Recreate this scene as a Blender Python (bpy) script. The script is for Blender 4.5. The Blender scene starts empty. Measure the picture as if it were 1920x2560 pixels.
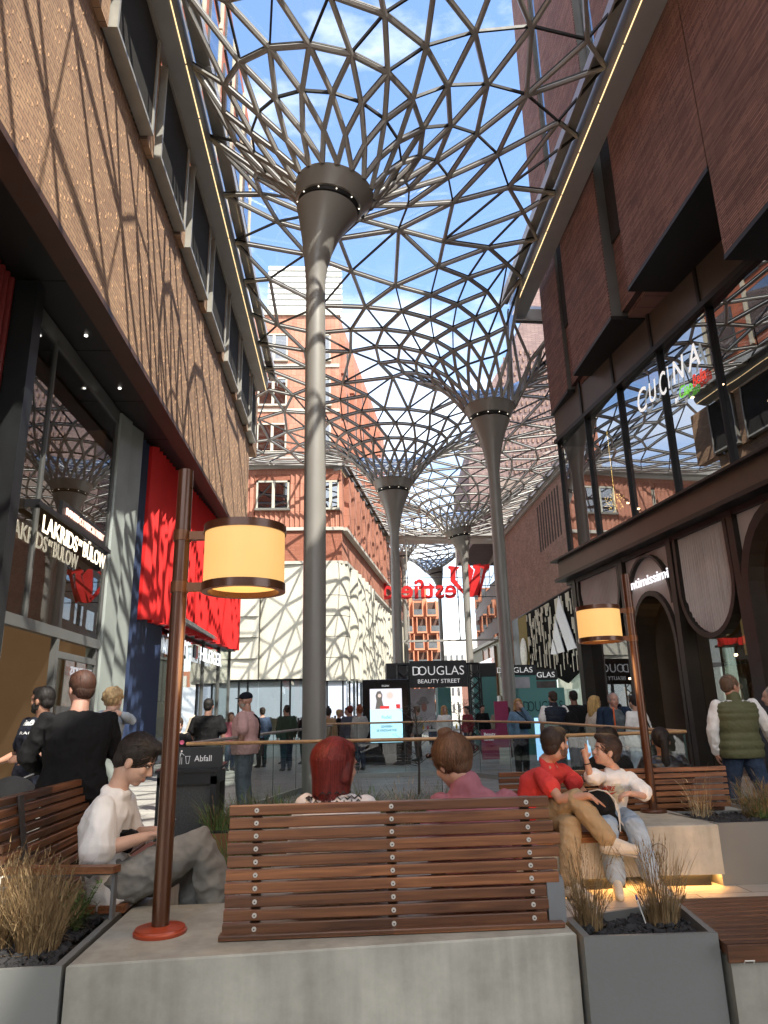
import bpy, bmesh, math, random
import numpy as np
from mathutils import Vector, Matrix, Euler, noise
from mathutils.geometry import delaunay_2d_cdt
rad=math.radians
random.seed(7)
sc=bpy.context.scene
COL=sc.collection
# ---------------- camera ----------------
CH=1.38
cd=bpy.data.cameras.new('camera'); cam=bpy.data.objects.new('camera',cd); COL.objects.link(cam)
_th,_yaw,_roll=rad(16.1),rad(3.28),rad(-1.40)
_F=Vector((math.sin(_yaw)*math.cos(_th),math.cos(_yaw)*math.cos(_th),math.sin(_th)))
_R0=Vector((math.cos(_yaw),-math.sin(_yaw),0)); _U0=_R0.cross(_F)
_R=_R0*math.cos(_roll)+_U0*math.sin(_roll); _U=_U0*math.cos(_roll)-_R0*math.sin(_roll)
M=Matrix((_R,_U,-_F)).transposed().to_4x4(); M.translation=Vector((0,0,CH))
cam.matrix_world=M
cd.sensor_fit='VERTICAL'; cd.sensor_height=25.6; cd.sensor_width=19.2; cd.lens=17.76
cd.clip_start=0.05; cd.clip_end=3000
sc.camera=cam
# ---------------- sky, sun, exposure ----------------
SUN=Vector((0.355,-0.48,0.80)).normalized()
w=bpy.data.worlds.new('World'); sc.world=w; w.use_nodes=True
nt=w.node_tree; nt.nodes.clear()
out=nt.nodes.new('ShaderNodeOutputWorld'); bg=nt.nodes.new('ShaderNodeBackground')
sky=nt.nodes.new('ShaderNodeTexSky'); sky.sky_type='NISHITA'; sky.sun_disc=False
sky.sun_elevation=math.asin(SUN.z); sky.sun_rotation=math.atan2(SUN.x,SUN.y)
sky.air_density=1.0; sky.dust_density=0.2; sky.ozone_density=2.5
tc=nt.nodes.new('ShaderNodeTexCoord'); mp=nt.nodes.new('ShaderNodeMapping'); mp.inputs['Scale'].default_value=(1.6,1.6,4.2)
mp.inputs['Location'].default_value=(0.35,0.2,0.1)
n1=nt.nodes.new('ShaderNodeTexNoise'); n1.inputs['Scale'].default_value=2.3; n1.inputs['Detail'].default_value=9; n1.inputs['Roughness'].default_value=.58
cr=nt.nodes.new('ShaderNodeValToRGB'); cr.color_ramp.elements[0].position=.44; cr.color_ramp.elements[1].position=.74
sx=nt.nodes.new('ShaderNodeSeparateXYZ'); mr=nt.nodes.new('ShaderNodeMapRange')
mr.inputs['From Min'].default_value=.78; mr.inputs['From Max'].default_value=.22; mr.inputs['To Min'].default_value=0; mr.inputs['To Max'].default_value=1
ad=nt.nodes.new('ShaderNodeMath'); ad.operation='MULTIPLY_ADD'; ad.inputs[1].default_value=.27
mx=nt.nodes.new('ShaderNodeMix'); mx.data_type='RGBA'; mx.inputs[7].default_value=(6.6,6.4,6.0,1)
L=nt.links.new
L(tc.outputs['Generated'],mp.inputs[0]); L(mp.outputs[0],n1.inputs[0]); L(tc.outputs['Generated'],sx.inputs[0]); L(sx.outputs[2],mr.inputs[0])
L(mr.outputs[0],ad.inputs[0]); L(n1.outputs[0],ad.inputs[2]); L(ad.outputs[0],cr.inputs[0])

bk=nt.nodes.new('ShaderNodeMapRange'); bk.inputs['From Min'].default_value=.25; bk.inputs['From Max'].default_value=-.35; bk.inputs['To Min'].default_value=0; bk.inputs['To Max'].default_value=.75
L(sx.outputs[1],bk.inputs[0]); mm=nt.nodes.new('ShaderNodeMath'); mm.operation='MAXIMUM'; L(cr.outputs[0],mm.inputs[0]); L(bk.outputs[0],mm.inputs[1]); L(mm.outputs[0],mx.inputs[0]); L(sky.outputs[0],mx.inputs[6]); L(mx.outputs[2],bg.inputs[0]); L(bg.outputs[0],out.inputs[0])
cr.color_ramp.elements[0].position=.58; cr.color_ramp.elements[1].position=1.0
bg.inputs[1].default_value=.15
sd=bpy.data.lights.new('sun','SUN'); sd.energy=3.3; sd.angle=rad(.5); sd.color=(1,.93,.81)
so=bpy.data.objects.new('sun',sd); COL.objects.link(so); so.rotation_euler=SUN.to_track_quat('Z','Y').to_euler(); so.location=(0,0,60)
sc.view_settings.view_transform='Standard'; sc.view_settings.look='None'; sc.view_settings.exposure=1.70; sc.view_settings.gamma=1
sc.cycles.max_bounces=7; sc.cycles.diffuse_bounces=4; sc.cycles.glossy_bounces=4; sc.cycles.transmission_bounces=4; sc.cycles.transparent_max_bounces=14
sc.cycles.caustics_reflective=False; sc.cycles.caustics_refractive=False
sc.cycles.use_denoising=True; sc.cycles.use_adaptive_sampling=True; sc.cycles.adaptive_threshold=.015
# ---------------- materials ----------------
MATS={}
def srgb(h):
    h=h.lstrip('#'); c=[int(h[i:i+2],16)/255 for i in (0,2,4)]
    return tuple([(x/12.92 if x<=.04045 else ((x+.055)/1.055)**2.4) for x in c])
def newmat(name):
    m=bpy.data.materials.new(name); m.use_nodes=True; MATS[name]=m
    return m,m.node_tree,m.node_tree.nodes['Principled BSDF']
def mat(name,col,rough=.6,metal=0,var=.12,scale=6,bump=0,bscale=80,emit=None,es=1,stretch=(1,1,1),spec=.5,coat=0,sheen=0,col2=None):
    if name in MATS: return MATS[name]
    m,t,b=newmat(name); N=t.nodes; K=t.links.new
    b.inputs['Roughness'].default_value=rough; b.inputs['Metallic'].default_value=metal
    b.inputs['Specular IOR Level'].default_value=spec
    if coat: b.inputs['Coat Weight'].default_value=coat; b.inputs['Coat Roughness'].default_value=.15
    if sheen: b.inputs['Sheen Weight'].default_value=sheen
    tc=N.new('ShaderNodeTexCoord'); mp=N.new('ShaderNodeMapping'); mp.inputs['Scale'].default_value=stretch; K(tc.outputs['Object'],mp.inputs[0])
    if var>0 or col2:
        n=N.new('ShaderNodeTexNoise'); n.inputs['Scale'].default_value=scale; n.inputs['Detail'].default_value=6; K(mp.outputs[0],n.inputs[0])
        r=N.new('ShaderNodeValToRGB'); r.color_ramp.elements[0].position=.3; r.color_ramp.elements[1].position=.7
        c2=col2 if col2 else tuple(min(1,c*(1+var)) for c in col)
        c1=col if col2 else tuple(c*(1-var) for c in col)
        r.color_ramp.elements[0].color=(*c1,1); r.color_ramp.elements[1].color=(*c2,1)
        K(n.outputs[0],r.inputs[0]); K(r.outputs[0],b.inputs['Base Color'])
        if rough>.2:
            m2=N.new('ShaderNodeMapRange'); m2.inputs['To Min'].default_value=max(0,rough-.08); m2.inputs['To Max'].default_value=min(1,rough+.08); K(n.outputs[0],m2.inputs[0]); K(m2.outputs[0],b.inputs['Roughness'])
    else: b.inputs['Base Color'].default_value=(*col,1)
    if bump:
        n=N.new('ShaderNodeTexNoise'); n.inputs['Scale'].default_value=bscale; n.inputs['Detail'].default_value=4; K(mp.outputs[0],n.inputs[0])
        bp=N.new('ShaderNodeBump'); bp.inputs['Strength'].default_value=bump; bp.inputs['Distance'].default_value=.02; K(n.outputs[0],bp.inputs['Height']); K(bp.outputs[0],b.inputs['Normal'])
    if emit: b.inputs['Emission Color'].default_value=(*emit,1); b.inputs['Emission Strength'].default_value=es
    return m
def brick_mat(name,c1,c2,mortar,bw,bh,ms=.012,du=(0,1,0),bump=.5,offset=.5,var=.35,rough=.85,squash=1,dist=.02):
    """bricks laid on a vertical wall: u runs along du, v up"""
    m,t,b=newmat(name); N=t.nodes; K=t.links.new
    tc=N.new('ShaderNodeTexCoord'); d=N.new('ShaderNodeVectorMath'); d.operation='DOT_PRODUCT'; d.inputs[1].default_value=du; K(tc.outputs['Object'],d.inputs[0])
    s=N.new('ShaderNodeSeparateXYZ'); K(tc.outputs['Object'],s.inputs[0]); c=N.new('ShaderNodeCombineXYZ'); K(d.outputs['Value'],c.inputs[0]); K(s.outputs[2],c.inputs[1])
    br=N.new('ShaderNodeTexBrick'); br.inputs['Scale'].default_value=1; br.inputs['Brick Width'].default_value=bw; br.inputs['Row Height'].default_value=bh
    br.inputs['Mortar Size'].default_value=ms; br.inputs['Mortar Smooth'].default_value=.2; br.inputs['Bias'].default_value=0; br.offset=offset; br.squash=squash
    br.inputs['Color1'].default_value=(*c1,1); br.inputs['Color2'].default_value=(*c2,1); br.inputs['Mortar'].default_value=(*mortar,1)
    K(c.outputs[0],br.inputs[0])
    n=N.new('ShaderNodeTexNoise'); n.inputs['Scale'].default_value=.9; n.inputs['Detail'].default_value=8; n.inputs['Roughness'].default_value=.65; K(tc.outputs['Object'],n.inputs[0])
    mr=N.new('ShaderNodeMapRange'); mr.inputs['From Min'].default_value=.3; mr.inputs['From Max'].default_value=.7; mr.inputs['To Min'].default_value=1-var; mr.inputs['To Max'].default_value=1+var; K(n.outputs[0],mr.inputs[0])
    mx=N.new('ShaderNodeVectorMath'); mx.operation='SCALE'; K(br.outputs['Color'],mx.inputs[0]); K(mr.outputs[0],mx.inputs['Scale']); K(mx.outputs[0],b.inputs['Base Color'])
    b.inputs['Roughness'].default_value=rough
    bp=N.new('ShaderNodeBump'); bp.inputs['Strength'].default_value=bump; bp.inputs['Distance'].default_value=dist; bp.invert=True; K(br.outputs['Fac'],bp.inputs['Height']); K(bp.outputs[0],b.inputs['Normal'])
    return m
def glass_mat(name,tint=(1,1,1),refl=.08,rough=.0,ior=1.5,wav=0):
    """thin pane: see-through with a fresnel mirror"""
    m,t,b=newmat(name); N=t.nodes; K=t.links.new; N.remove(b)
    o=N['Material Output']; tr=N.new('ShaderNodeBsdfTransparent'); tr.inputs[0].default_value=(*tint,1)
    gl=N.new('ShaderNodeBsdfGlossy'); gl.inputs['Roughness'].default_value=rough; gl.inputs['Color'].default_value=(.95,.97,1,1)
    f0=((ior-1)/(ior+1))**2; fr=N.new('ShaderNodeLayerWeight'); fr.inputs[0].default_value=.5
    pw=N.new('ShaderNodeMath'); pw.operation='POWER'; pw.inputs[1].default_value=5; K(fr.outputs['Facing'],pw.inputs[0])
    a=N.new('ShaderNodeMath'); a.operation='MULTIPLY_ADD'; a.inputs[1].default_value=1-f0-refl; a.inputs[2].default_value=f0*1.6+refl; a.use_clamp=True; K(pw.outputs[0],a.inputs[0])
    mx=N.new('ShaderNodeMixShader'); K(a.outputs[0],mx.inputs[0]); K(tr.outputs[0],mx.inputs[1]); K(gl.outputs[0],mx.inputs[2]); K(mx.outputs[0],o.inputs[0])
    if wav:
        tc=N.new('ShaderNodeTexCoord'); n=N.new('ShaderNodeTexNoise'); n.inputs['Scale'].default_value=.8; n.inputs['Detail'].default_value=1; K(tc.outputs['Object'],n.inputs[0])
        bp=N.new('ShaderNodeBump'); bp.inputs['Strength'].default_value=wav; bp.inputs['Distance'].default_value=.05; K(n.outputs[0],bp.inputs['Height']); K(bp.outputs[0],gl.inputs['Normal'])
    return m
def emit_mat(name,col,s,var=0):
    return mat(name,col,.5,0,0,emit=col,es=s)
# ---------------- mesh builder ----------------
def P3(p): return np.array(p,float)
class MB:
    def __init__(s): s.v=[]; s.f=[]; s.m=[]; s.n=0
    def add(s,vs,fs,mi=0):
        o=s.n; s.v.extend([tuple(map(float,p)) for p in vs]); s.n+=len(vs)
        s.f.extend([tuple(i+o for i in f) for f in fs]); s.m.extend([mi]*len(fs)); return s
    def box(s,a,b,mi=0):
        (x0,y0,z0),(x1,y1,z1)=[min(p,q) for p,q in zip(a,b)],[max(p,q) for p,q in zip(a,b)]
        return s.add([(x0,y0,z0),(x1,y0,z0),(x1,y1,z0),(x0,y1,z0),(x0,y0,z1),(x1,y0,z1),(x1,y1,z1),(x0,y1,z1)],
            [(0,3,2,1),(4,5,6,7),(0,1,5,4),(1,2,6,5),(2,3,7,6),(3,0,4,7)],mi)
    def bar(s,p,q,w,h,mi=0,up=(0,0,1)):
        """box from p to q, w across (horizontal), h along up"""
        p=P3(p);q=P3(q);d=q-p;L=np.linalg.norm(d);d/=L;u=P3(up);u=u-d*(u@d)
        if np.linalg.norm(u)<1e-5: u=P3((0,1,0))-d*d[1]
        u/=np.linalg.norm(u);r=np.cross(d,u)
        vs=[c+r*a*w/2+u*b*h/2 for c in (p,q) for a,b in ((-1,-1),(1,-1),(1,1),(-1,1))]
        return s.add(vs,[(0,1,2,3),(7,6,5,4),(0,4,5,1),(1,5,6,2),(2,6,7,3),(3,7,4,0)],mi)
    def rbox(s,c,size,rz=0,mi=0,bev=0,rot=None):
        R=np.array(Euler((0,0,rz)).to_matrix()) if rot is None else np.array(rot)
        x,y,z=[k/2 for k in size]
        if bev<=0:
            vs=[(a*x,b*y,d*z) for d in (-1,1) for a,b in ((-1,-1),(1,-1),(1,1),(-1,1))]
            fs=[(0,3,2,1),(4,5,6,7),(0,1,5,4),(1,2,6,5),(2,3,7,6),(3,0,4,7)]
        else:
            e=bev; vs=[]; fs=[]
            # chamfered box: rounded in all directions by stacking loops
            lv=[(-z,e,),( -z+e,0),(z-e,0),(z,e)]
            def loop(i): return [(-x+i,-y+max(i,e)*1.0),(-x+max(i,e),-y+i),(x-max(i,e),-y+i),(x-i,-y+max(i,e)),(x-i,y-max(i,e)),(x-max(i,e),y-i),(-x+max(i,e),y-i),(-x+i,y-max(i,e))]
            for zz,i in lv:
                if i>0: vs+=[(px,py,zz) for px,py in [(-x+e,-y+e*1.4),(-x+e*1.4,-y+e),(x-e*1.4,-y+e),(x-e,-y+e*1.4),(x-e,y-e*1.4),(x-e*1.4,y-e),(-x+e*1.4,y-e),(-x+e,y-e*1.4)]]
                else: vs+=[(px,py,zz) for px,py in loop(0)]
            for k in range(3):
                for j in range(8): fs.append((k*8+j,k*8+(j+1)%8,(k+1)*8+(j+1)%8,(k+1)*8+j))
            fs.append(tuple(range(7,-1,-1))); fs.append(tuple(range(24,32)))
        return s.add([R@P3(v)+P3(c) for v in vs],fs,mi)
    def quad(s,a,b,c,d,mi=0): return s.add([a,b,c,d],[(0,1,2,3)],mi)
    def prism(s,poly,vec,mi=0,mi2=None):
        """poly: list of 3D points (planar), extruded by vec"""
        n=len(poly); vs=[P3(p) for p in poly]; vs+= [p+P3(vec) for p in vs]
        s.add(vs,[tuple(range(n-1,-1,-1)),tuple(range(n,2*n))],mi)
        o=s.n-2*n
        for i in range(n): s.f.append((o+i,o+(i+1)%n,o+n+(i+1)%n,o+n+i)); s.m.append(mi if mi2 is None else mi2)
        return s
    def tube(s,pts,r,n=8,mi=0,cap=True,flat=1.0):
        pts=[P3(p) for p in pts]; k=len(pts); rs=[r]*k if np.isscalar(r) else list(r)
        d0=pts[1]-pts[0]; u=P3((0,0,1)) if abs(d0[2])<.9*np.linalg.norm(d0) else P3((0,1,0))
        vs=[]
        for i,p in enumerate(pts):
            d=(pts[min(i+1,k-1)]-pts[max(i-1,0)]); d=d/(np.linalg.norm(d)+1e-9)
            x=np.cross(u,d); x/=np.linalg.norm(x)+1e-9; y=np.cross(d,x); u=y
            for j in range(n):
                a=2*math.pi*j/n; vs.append(p+rs[i]*(x*math.cos(a)+y*math.sin(a)*flat))
        fs=[(i*n+j,i*n+(j+1)%n,(i+1)*n+(j+1)%n,(i+1)*n+j) for i in range(k-1) for j in range(n)]
        if cap: fs+=[tuple(range(n-1,-1,-1)),tuple((k-1)*n+j for j in range(n))]
        return s.add(vs,fs,mi)
    def lathe(s,prof,c=(0,0,0),n=24,mi=0,cen=None,cap=True,tilt=None):
        """prof: (r,z[,mi]); cen: optional (dx,dy) per ring"""
        vs=[];k=len(prof)
        for i,pr in enumerate(prof):
            dx,dy=(cen[i] if cen else (0,0))
            for j in range(n):
                a=2*math.pi*j/n; X=pr[0]*math.cos(a); Y=pr[0]*math.sin(a); Z=pr[1]
                if tilt: Z+=X*tilt[i][0]+Y*tilt[i][1]
                vs.append((c[0]+dx+X,c[1]+dy+Y,c[2]+Z))
        o=s.n; s.add(vs,[],mi)
        for i in range(k-1):
            mm=prof[i][2] if len(prof[i])>2 else mi
            for j in range(n): s.f.append((o+i*n+j,o+i*n+(j+1)%n,o+(i+1)*n+(j+1)%n,o+(i+1)*n+j)); s.m.append(mm)
        if cap:
            s.f.append(tuple(o+j for j in range(n-1,-1,-1))); s.m.append(mi); s.f.append(tuple(o+(k-1)*n+j for j in range(n))); s.m.append(mi)
        return s
    def ell(s,c,r,mi=0,nu=14,nv=9,R=None):
        vs=[];R=np.eye(3) if R is None else np.array(R)
        for i in range(nv+1):
            t=math.pi*i/nv
            for j in range(nu):
                a=2*math.pi*j/nu
                vs.append(R@P3((r[0]*math.sin(t)*math.cos(a),r[1]*math.sin(t)*math.sin(a),r[2]*math.cos(t)))+P3(c))
        fs=[(i*nu+j,(i+1)*nu+j,(i+1)*nu+(j+1)%nu,i*nu+(j+1)%nu) for i in range(nv) for j in range(nu)]
        return s.add(vs,fs,mi)
    def mesh(s,name,mats,smooth=False,org=(0,0,0),merge=0):
        me=bpy.data.meshes.new(name); V=np.array(s.v,float).reshape(-1,3)-P3(org)
        me.from_pydata(V.tolist(),[],s.f)
        if not isinstance(mats,(list,tuple)): mats=[mats]
        for m in mats: me.materials.append(m)
        if len(mats)>1: me.polygons.foreach_set('material_index',s.m)
        if smooth:
            me.polygons.foreach_set('use_smooth',[True]*len(me.polygons))
            if smooth!=True: me.set_sharp_from_angle(angle=rad(smooth))
        me.update(); return me
    def build(s,name,mats,parent=None,smooth=False,local=False,**kw):
        org=(0,0,0)
        if parent is not None and not local: org=tuple(parent.get('_org',(0,0,0)))
        ob=bpy.data.objects.new(name,s.mesh(name,mats,smooth,org)); COL.objects.link(ob)
        if parent is not None: ob.parent=parent
        ob['_org']=org
        if kw: tag(ob,**kw)
        return ob
def tag(o,label=None,cat=None,group=None,kind=None):
    if label: o['label']=label
    if cat: o['category']=cat
    if group: o['group']=group
    if kind: o['kind']=kind
    return o
def thing(name,loc,label,cat,group=None,rz=0):
    o=bpy.data.objects.new(name,None); COL.objects.link(o); o.location=loc; o.rotation_euler=(0,0,rz); o.empty_display_size=.2
    o['_org']=tuple(loc); return tag(o,label,cat,group)
def copy_tree(o,parent=None):
    c=o.copy(); COL.objects.link(c)
    if parent is not None: c.parent=parent
    for ch in o.children: copy_tree(ch,c)
    return c
_txc={}
def text_mesh(body,size,extrude=.01,shear=0,offset=0,spacing=1.0,res=3,align='LEFT'):
    cu=bpy.data.curves.new('t','FONT'); cu.body=body; cu.size=size; cu.extrude=extrude; cu.shear=shear; cu.offset=offset; cu.space_character=spacing; cu.resolution_u=res; cu.align_x=align
    ob=bpy.data.objects.new('t',cu); COL.objects.link(ob); dg=bpy.context.evaluated_depsgraph_get(); me=bpy.data.meshes.new_from_object(ob.evaluated_get(dg))
    V=np.array([v.co[:] for v in me.vertices]); F=[tuple(p.vertices) for p in me.polygons]
    bpy.data.objects.remove(ob); bpy.data.curves.remove(cu); bpy.data.meshes.remove(me); return V,F
def text(mb,body,o,dx,dz,width=None,height=None,size=1,mi=0,extrude=.01,**kw):
    """lay text at o; dx = reading direction, dz = up; scaled so it is `width` wide / cap height `height`"""
    V,F=text_mesh(body,1,0.5,**kw)
    x0,x1=V[:,0].min(),V[:,0].max(); cap=.7
    sxx=(width/(x1-x0)) if width else size; syy=(height/cap) if height else sxx
    if width is None and height: sxx=syy
    dx=P3(dx);dx/=np.linalg.norm(dx);dz=P3(dz);dz/=np.linalg.norm(dz);n=np.cross(dx,dz)
    W=[P3(o)+dx*(v[0]-x0)*sxx+dz*v[1]*syy+n*(v[2]+.5)*extrude for v in V]
    return mb.add(W,F,mi)
# =============== palette ===============
def floor_mat():
    m,t,b=newmat('paving'); N=t.nodes; K=t.links.new
    tc=N.new('ShaderNodeTexCoord'); br=N.new('ShaderNodeTexBrick'); br.inputs['Scale'].default_value=1
    br.inputs['Brick Width'].default_value=.9; br.inputs['Row Height'].default_value=.3; br.inputs['Mortar Size'].default_value=.006
    br.inputs['Color1'].default_value=(.40,.385,.35,1); br.inputs['Color2'].default_value=(.30,.29,.27,1); br.inputs['Mortar'].default_value=(.10,.095,.09,1)
    n=N.new('ShaderNodeTexNoise'); n.inputs['Scale'].default_value=.7; n.inputs['Detail'].default_value=9; n.inputs['Roughness'].default_value=.7
    mr=N.new('ShaderNodeMapRange'); mr.inputs['To Min'].default_value=.7; mr.inputs['To Max'].default_value=1.25
    mx=N.new('ShaderNodeVectorMath'); mx.operation='SCALE'
    K(tc.outputs['Object'],br.inputs[0]); K(tc.outputs['Object'],n.inputs[0]); K(n.outputs[0],mr.inputs[0]); K(br.outputs[0],mx.inputs[0]); K(mr.outputs[0],mx.inputs['Scale']); K(mx.outputs[0],b.inputs['Base Color'])
    b.inputs['Roughness'].default_value=.55
    return m
STEEL=mat('canopy steel',(.34,.325,.30),.36,.1,.06,2)
DARK=mat('black rubber',(.012,.012,.012),.6,0,.1)
COLM=mat('column paint',(.27,.258,.235),.38,.1,.05,1.2,bump=.02,bscale=30)
BEAM=mat('beam sheet metal',(.36,.355,.34),.42,.1,.08,1.5)
CREAM=mat('cream painted beam',(.62,.61,.55),.5,0,.08,1)
ROOFG=glass_mat('roof glass',(.95,.97,.99),.0,.0,1.42)
LED=emit_mat('warm led',(1,.70,.34),.62)
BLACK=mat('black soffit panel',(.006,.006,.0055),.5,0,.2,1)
BRONZE=mat('dark bronze metal',(.038,.033,.028),.42,.5,.15,3)
BROWNM=mat('brown fascia metal',(.090,.068,.052),.45,.4,.12,2)
GREYM=mat('grey metal panel',(.14,.142,.135),.4,.3,.12,1.2)
PANEL=mat('pale green-grey panel',(.36,.40,.375),.35,.2,.2,.8)
DGREY=mat('anthracite steel',(.018,.020,.021),.45,.4,.15,3)
ALU=mat('pale aluminium frame',(.40,.39,.35),.4,.3,.1,4)
# =============== ground ===============
g=MB(); g.quad((-200,-60,0),(200,-60,0),(200,400,0),(-200,400,0)); g.build('ground',floor_mat(),kind='structure')
# =============== canopy ===============
COLS=[ # axis x,y, rim z, rim r, lean x, tilt
 (-.60,13.7,13.0,.90,.42,.18),(5.6,25.0,12.75,.98,.0,.0),(2.40,33.5,12.6,1.02,.0,.0),(7.75,45.0,13.1,.92,-.35,-.25)]
def canopy(name,poly,cols,zt,label,rr=(0,.32,.72,1.2,1.8,2.5,3.35,4.4,5.7),N=20,lat=1.9,beamw=.5,leds=(),bulge=-1.0):
    P2=[]; ring=[]; zz=[]
    poly=[np.array(p,float) for p in poly]
    def inside(p):
        c=False;n=len(poly)
        for i in range(n):
            a,b=poly[i],poly[(i+1)%n]
            if (a[1]>p[1])!=(b[1]>p[1]) and p[0]<(b[0]-a[0])*(p[1]-a[1])/(b[1]-a[1])+a[0]: c=not c
        return c
    def edist(p):
        d=1e9
        for i in range(len(poly)):
            a,b=poly[i],poly[(i+1)%len(poly)]; t=max(0,min(1,((p-a)@(b-a))/((b-a)@(b-a)))); d=min(d,np.linalg.norm(p-a-t*(b-a)))
        return d
    def cen(c,k):
        f=math.exp(-rr[k]/1.6); return np.array([c[0]+c[4]*f,c[1]])
    RR,NN=rr,N
    for ci,c in enumerate(cols):
        rr,N=((0,.38,.85,1.45,2.2,3.1,4.2,5.5),17) if (ci==0 and len(cols)>2) else (RR,NN)
        for k,dr in enumerate(rr):
            for i in range(N):
                a=2*math.pi*(i+.5*(k%2))/N; r=c[3]+dr; p=cen(c,k)+r*np.array([math.cos(a),math.sin(a)])
                if not inside(p) or (edist(p)<.7 and k>3): continue
                dd=sorted([(np.linalg.norm(p-np.array(q[:2])),j) for j,q in enumerate(cols)])
                if k>4 and dd[0][1]!=ci: continue
                if k>4 and len(dd)>1 and dd[1][0]-dd[0][0]<.9: continue
                ed=edist(p); e=math.exp(-dr/2.1)*(ed/(ed+.45*dr*dr/3+1e-6) if dr>0 else 1); z=zt-(zt-c[2])*e+bulge*(1-e)*min(1,ed/3.5)*.7+ (p[0]-cen(c,k)[0])*c[5]*math.exp(-dr/.8)*-1
                P2.append(p); ring.append((ci,k)); zz.append(z)
    # interior lattice
    xs=[p[0] for p in poly]; ys=[p[1] for p in poly]; j=0; y=min(ys)
    while y<max(ys):
        x=min(xs)+(j%2)*lat/2
        while x<max(xs):
            p=np.array([x,y])
            if inside(p) and edist(p)>1.0 and (len(P2)==0 or min(np.linalg.norm(np.array(P2)-p,axis=1))>1.3):
                P2.append(p); ring.append((-1,0)); zz.append(zt+bulge*min(1,edist(p)/3.5))
            x+=lat
        y+=lat*.8; j+=1
    nb0=len(P2); segs=[]
    for i in range(len(poly)):
        a,b=poly[i],poly[(i+1)%len(poly)]; n=max(1,int(round(np.linalg.norm(b-a)/2.2)))
        for q in range(n): P2.append(a+(b-a)*q/n); ring.append((-2,0)); zz.append(zt)
    nb1=len(P2); segs=[(nb0+i,nb0+(i+1)%(nb1-nb0)) for i in range(nb1-nb0)]
    vv,ee,ff,ov,_,_=delaunay_2d_cdt([Vector(p) for p in P2],segs,[],1,1e-4)
    mp=[o[0] if o else -1 for o in ov]
    G=MB(); Gl=MB(); seen=set(); pos=[]
    for i,v in enumerate(vv):
        pos.append(np.array([v[0],v[1],zz[mp[i]] if mp[i]>=0 else zt]))
    def okf(f):
        rs=[ring[mp[i]] if mp[i]>=0 else (-2,0) for i in f]
        return not all(r[0]>=0 and r[1]==0 for r in rs)
    for f in ff:
        if not okf(f): continue
        a,b,c=[pos[i]+np.array([0,0,.16]) for i in f]; m=(a+b+c)/3
        Gl.add([m+(q-m)*.985 for q in (a,b,c)],[(0,1,2)])
        for q in range(3):
            i0,i1=f[q],f[(q+1)%3]; key=(min(i0,i1),max(i0,i1))
            if key in seen: continue
            seen.add(key)
            r0=ring[mp[i0]] if mp[i0]>=0 else (-2,0); r1=ring[mp[i1]] if mp[i1]>=0 else (-2,0)
            if r0[0]==-2 and r1[0]==-2: continue
            same=r0[0]>=0 and r0==r1
            A,B_=pos[i0],pos[i1]
            if same and r0[1]==0: continue
            if not (same and r0[1]<2):
                thin=same and r0[1]<3
                if not same:
                    if r0[0]>=0 and r0[0]==r1[0] and min(r0[1],r1[1])>=3:
                        c=cols[r0[0]]; I,O=(A,B_) if r0[1]<r1[1] else (B_,A); ai=math.atan2(I[1]-c[1],I[0]-c[0]); ao=math.atan2(O[1]-c[1],O[0]-c[0]); dd_=(ao-ai+math.pi)%(2*math.pi)-math.pi; thin=dd_>0
                    elif r0[0]<0 or r1[0]<0 or r0[0]!=r1[0]:
                        an=math.degrees(math.atan2(B_[1]-A[1],B_[0]-A[0]))%180; thin=105<an<140
                if thin:
                    G.bar(A+P3((0,0,.06)),B_+P3((0,0,.06)),.045,.07,1)
                else:
                    G.tube([A,B_],.060,6,0,cap=False); G.bar(A+P3((0,0,.085)),B_+P3((0,0,.085)),.07,.04,1)
    root=thing(name,(poly[0][0],poly[0][1],zt),label,'canopy')
    G.build('steel_grid',[STEEL,DARK],root,smooth=50)
    Gl.build('glass_roof',ROOFG,root)
    return root
HZ=16.5
mainpoly=[(-3.55,-4),(6.45,-4),(6.45,24.2),(13.6,24.6),(13.6,60.0),(3.4,59.6),(-.15,41.7),(-13,41.2),(-13,31.2),(-3.55,31.2)]
can=canopy('glass_canopy',mainpoly,COLS,HZ,'steel lattice and glass canopy flaring out of the grey columns over the street')
# edge beams with led strips
def edge(a,b,side,name='edge_beam',par=can,z=HZ,led=True,m0=None,w=.62):
    """side: unit vector pointing away from the glass"""
    a=P3((*a,z));b=P3((*b,z)); s=P3((*side,0)); e=MB()
    m0=m0 or BEAM
    up=P3((0,0,1))
    prof=[(0,.28),(0,-.12),(.10,-.30),(w,-.36),(w,.1),(w-.3,.42)]
    e.prism([a+s*x+up*q for x,q in prof],b-a)
    e.build(name,m0,par)
    g_=MB(); g_.bar(a+s*(-.22)+up*.22,b+s*(-.22)+up*.22,.34,.10); g_.bar(a+s*(-.42)+up*.05,b+s*(-.42)+up*.05,.05,.3); g_.build('gutter',STEEL,par)
    if led:
        l=MB(); n=max(1,int(np.linalg.norm(b-a)/1.56)); d=(b-a)/n
        for i in range(n): l.bar(a+d*(i+.02)+s*.08+up*-.30,a+d*(i+.98)+s*.08+up*-.30,.020,.02)
        l.build('led_strip',LED,par)
edge((-3.55,-4),(-3.55,30.6),(-1,0))
edge((6.45,-4),(6.45,24.0),(1,0))
edge((-13,41.45),(-.15,41.95),(0,1),m0=CREAM,led=False,w=.35)
edge((-.15,41.7),(3.4,59.6),(-.98,.19))
edge((3.4,59.75),(13.6,60.1),(0,1),m0=CREAM,led=False,w=1.6)
edge((13.6,60),(13.6,26),(.3,0),w=.9,led=False)
edge((6.6,24.45),(13.6,24.8),(0,-1),m0=BEAM,led=False,w=.3)
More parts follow.
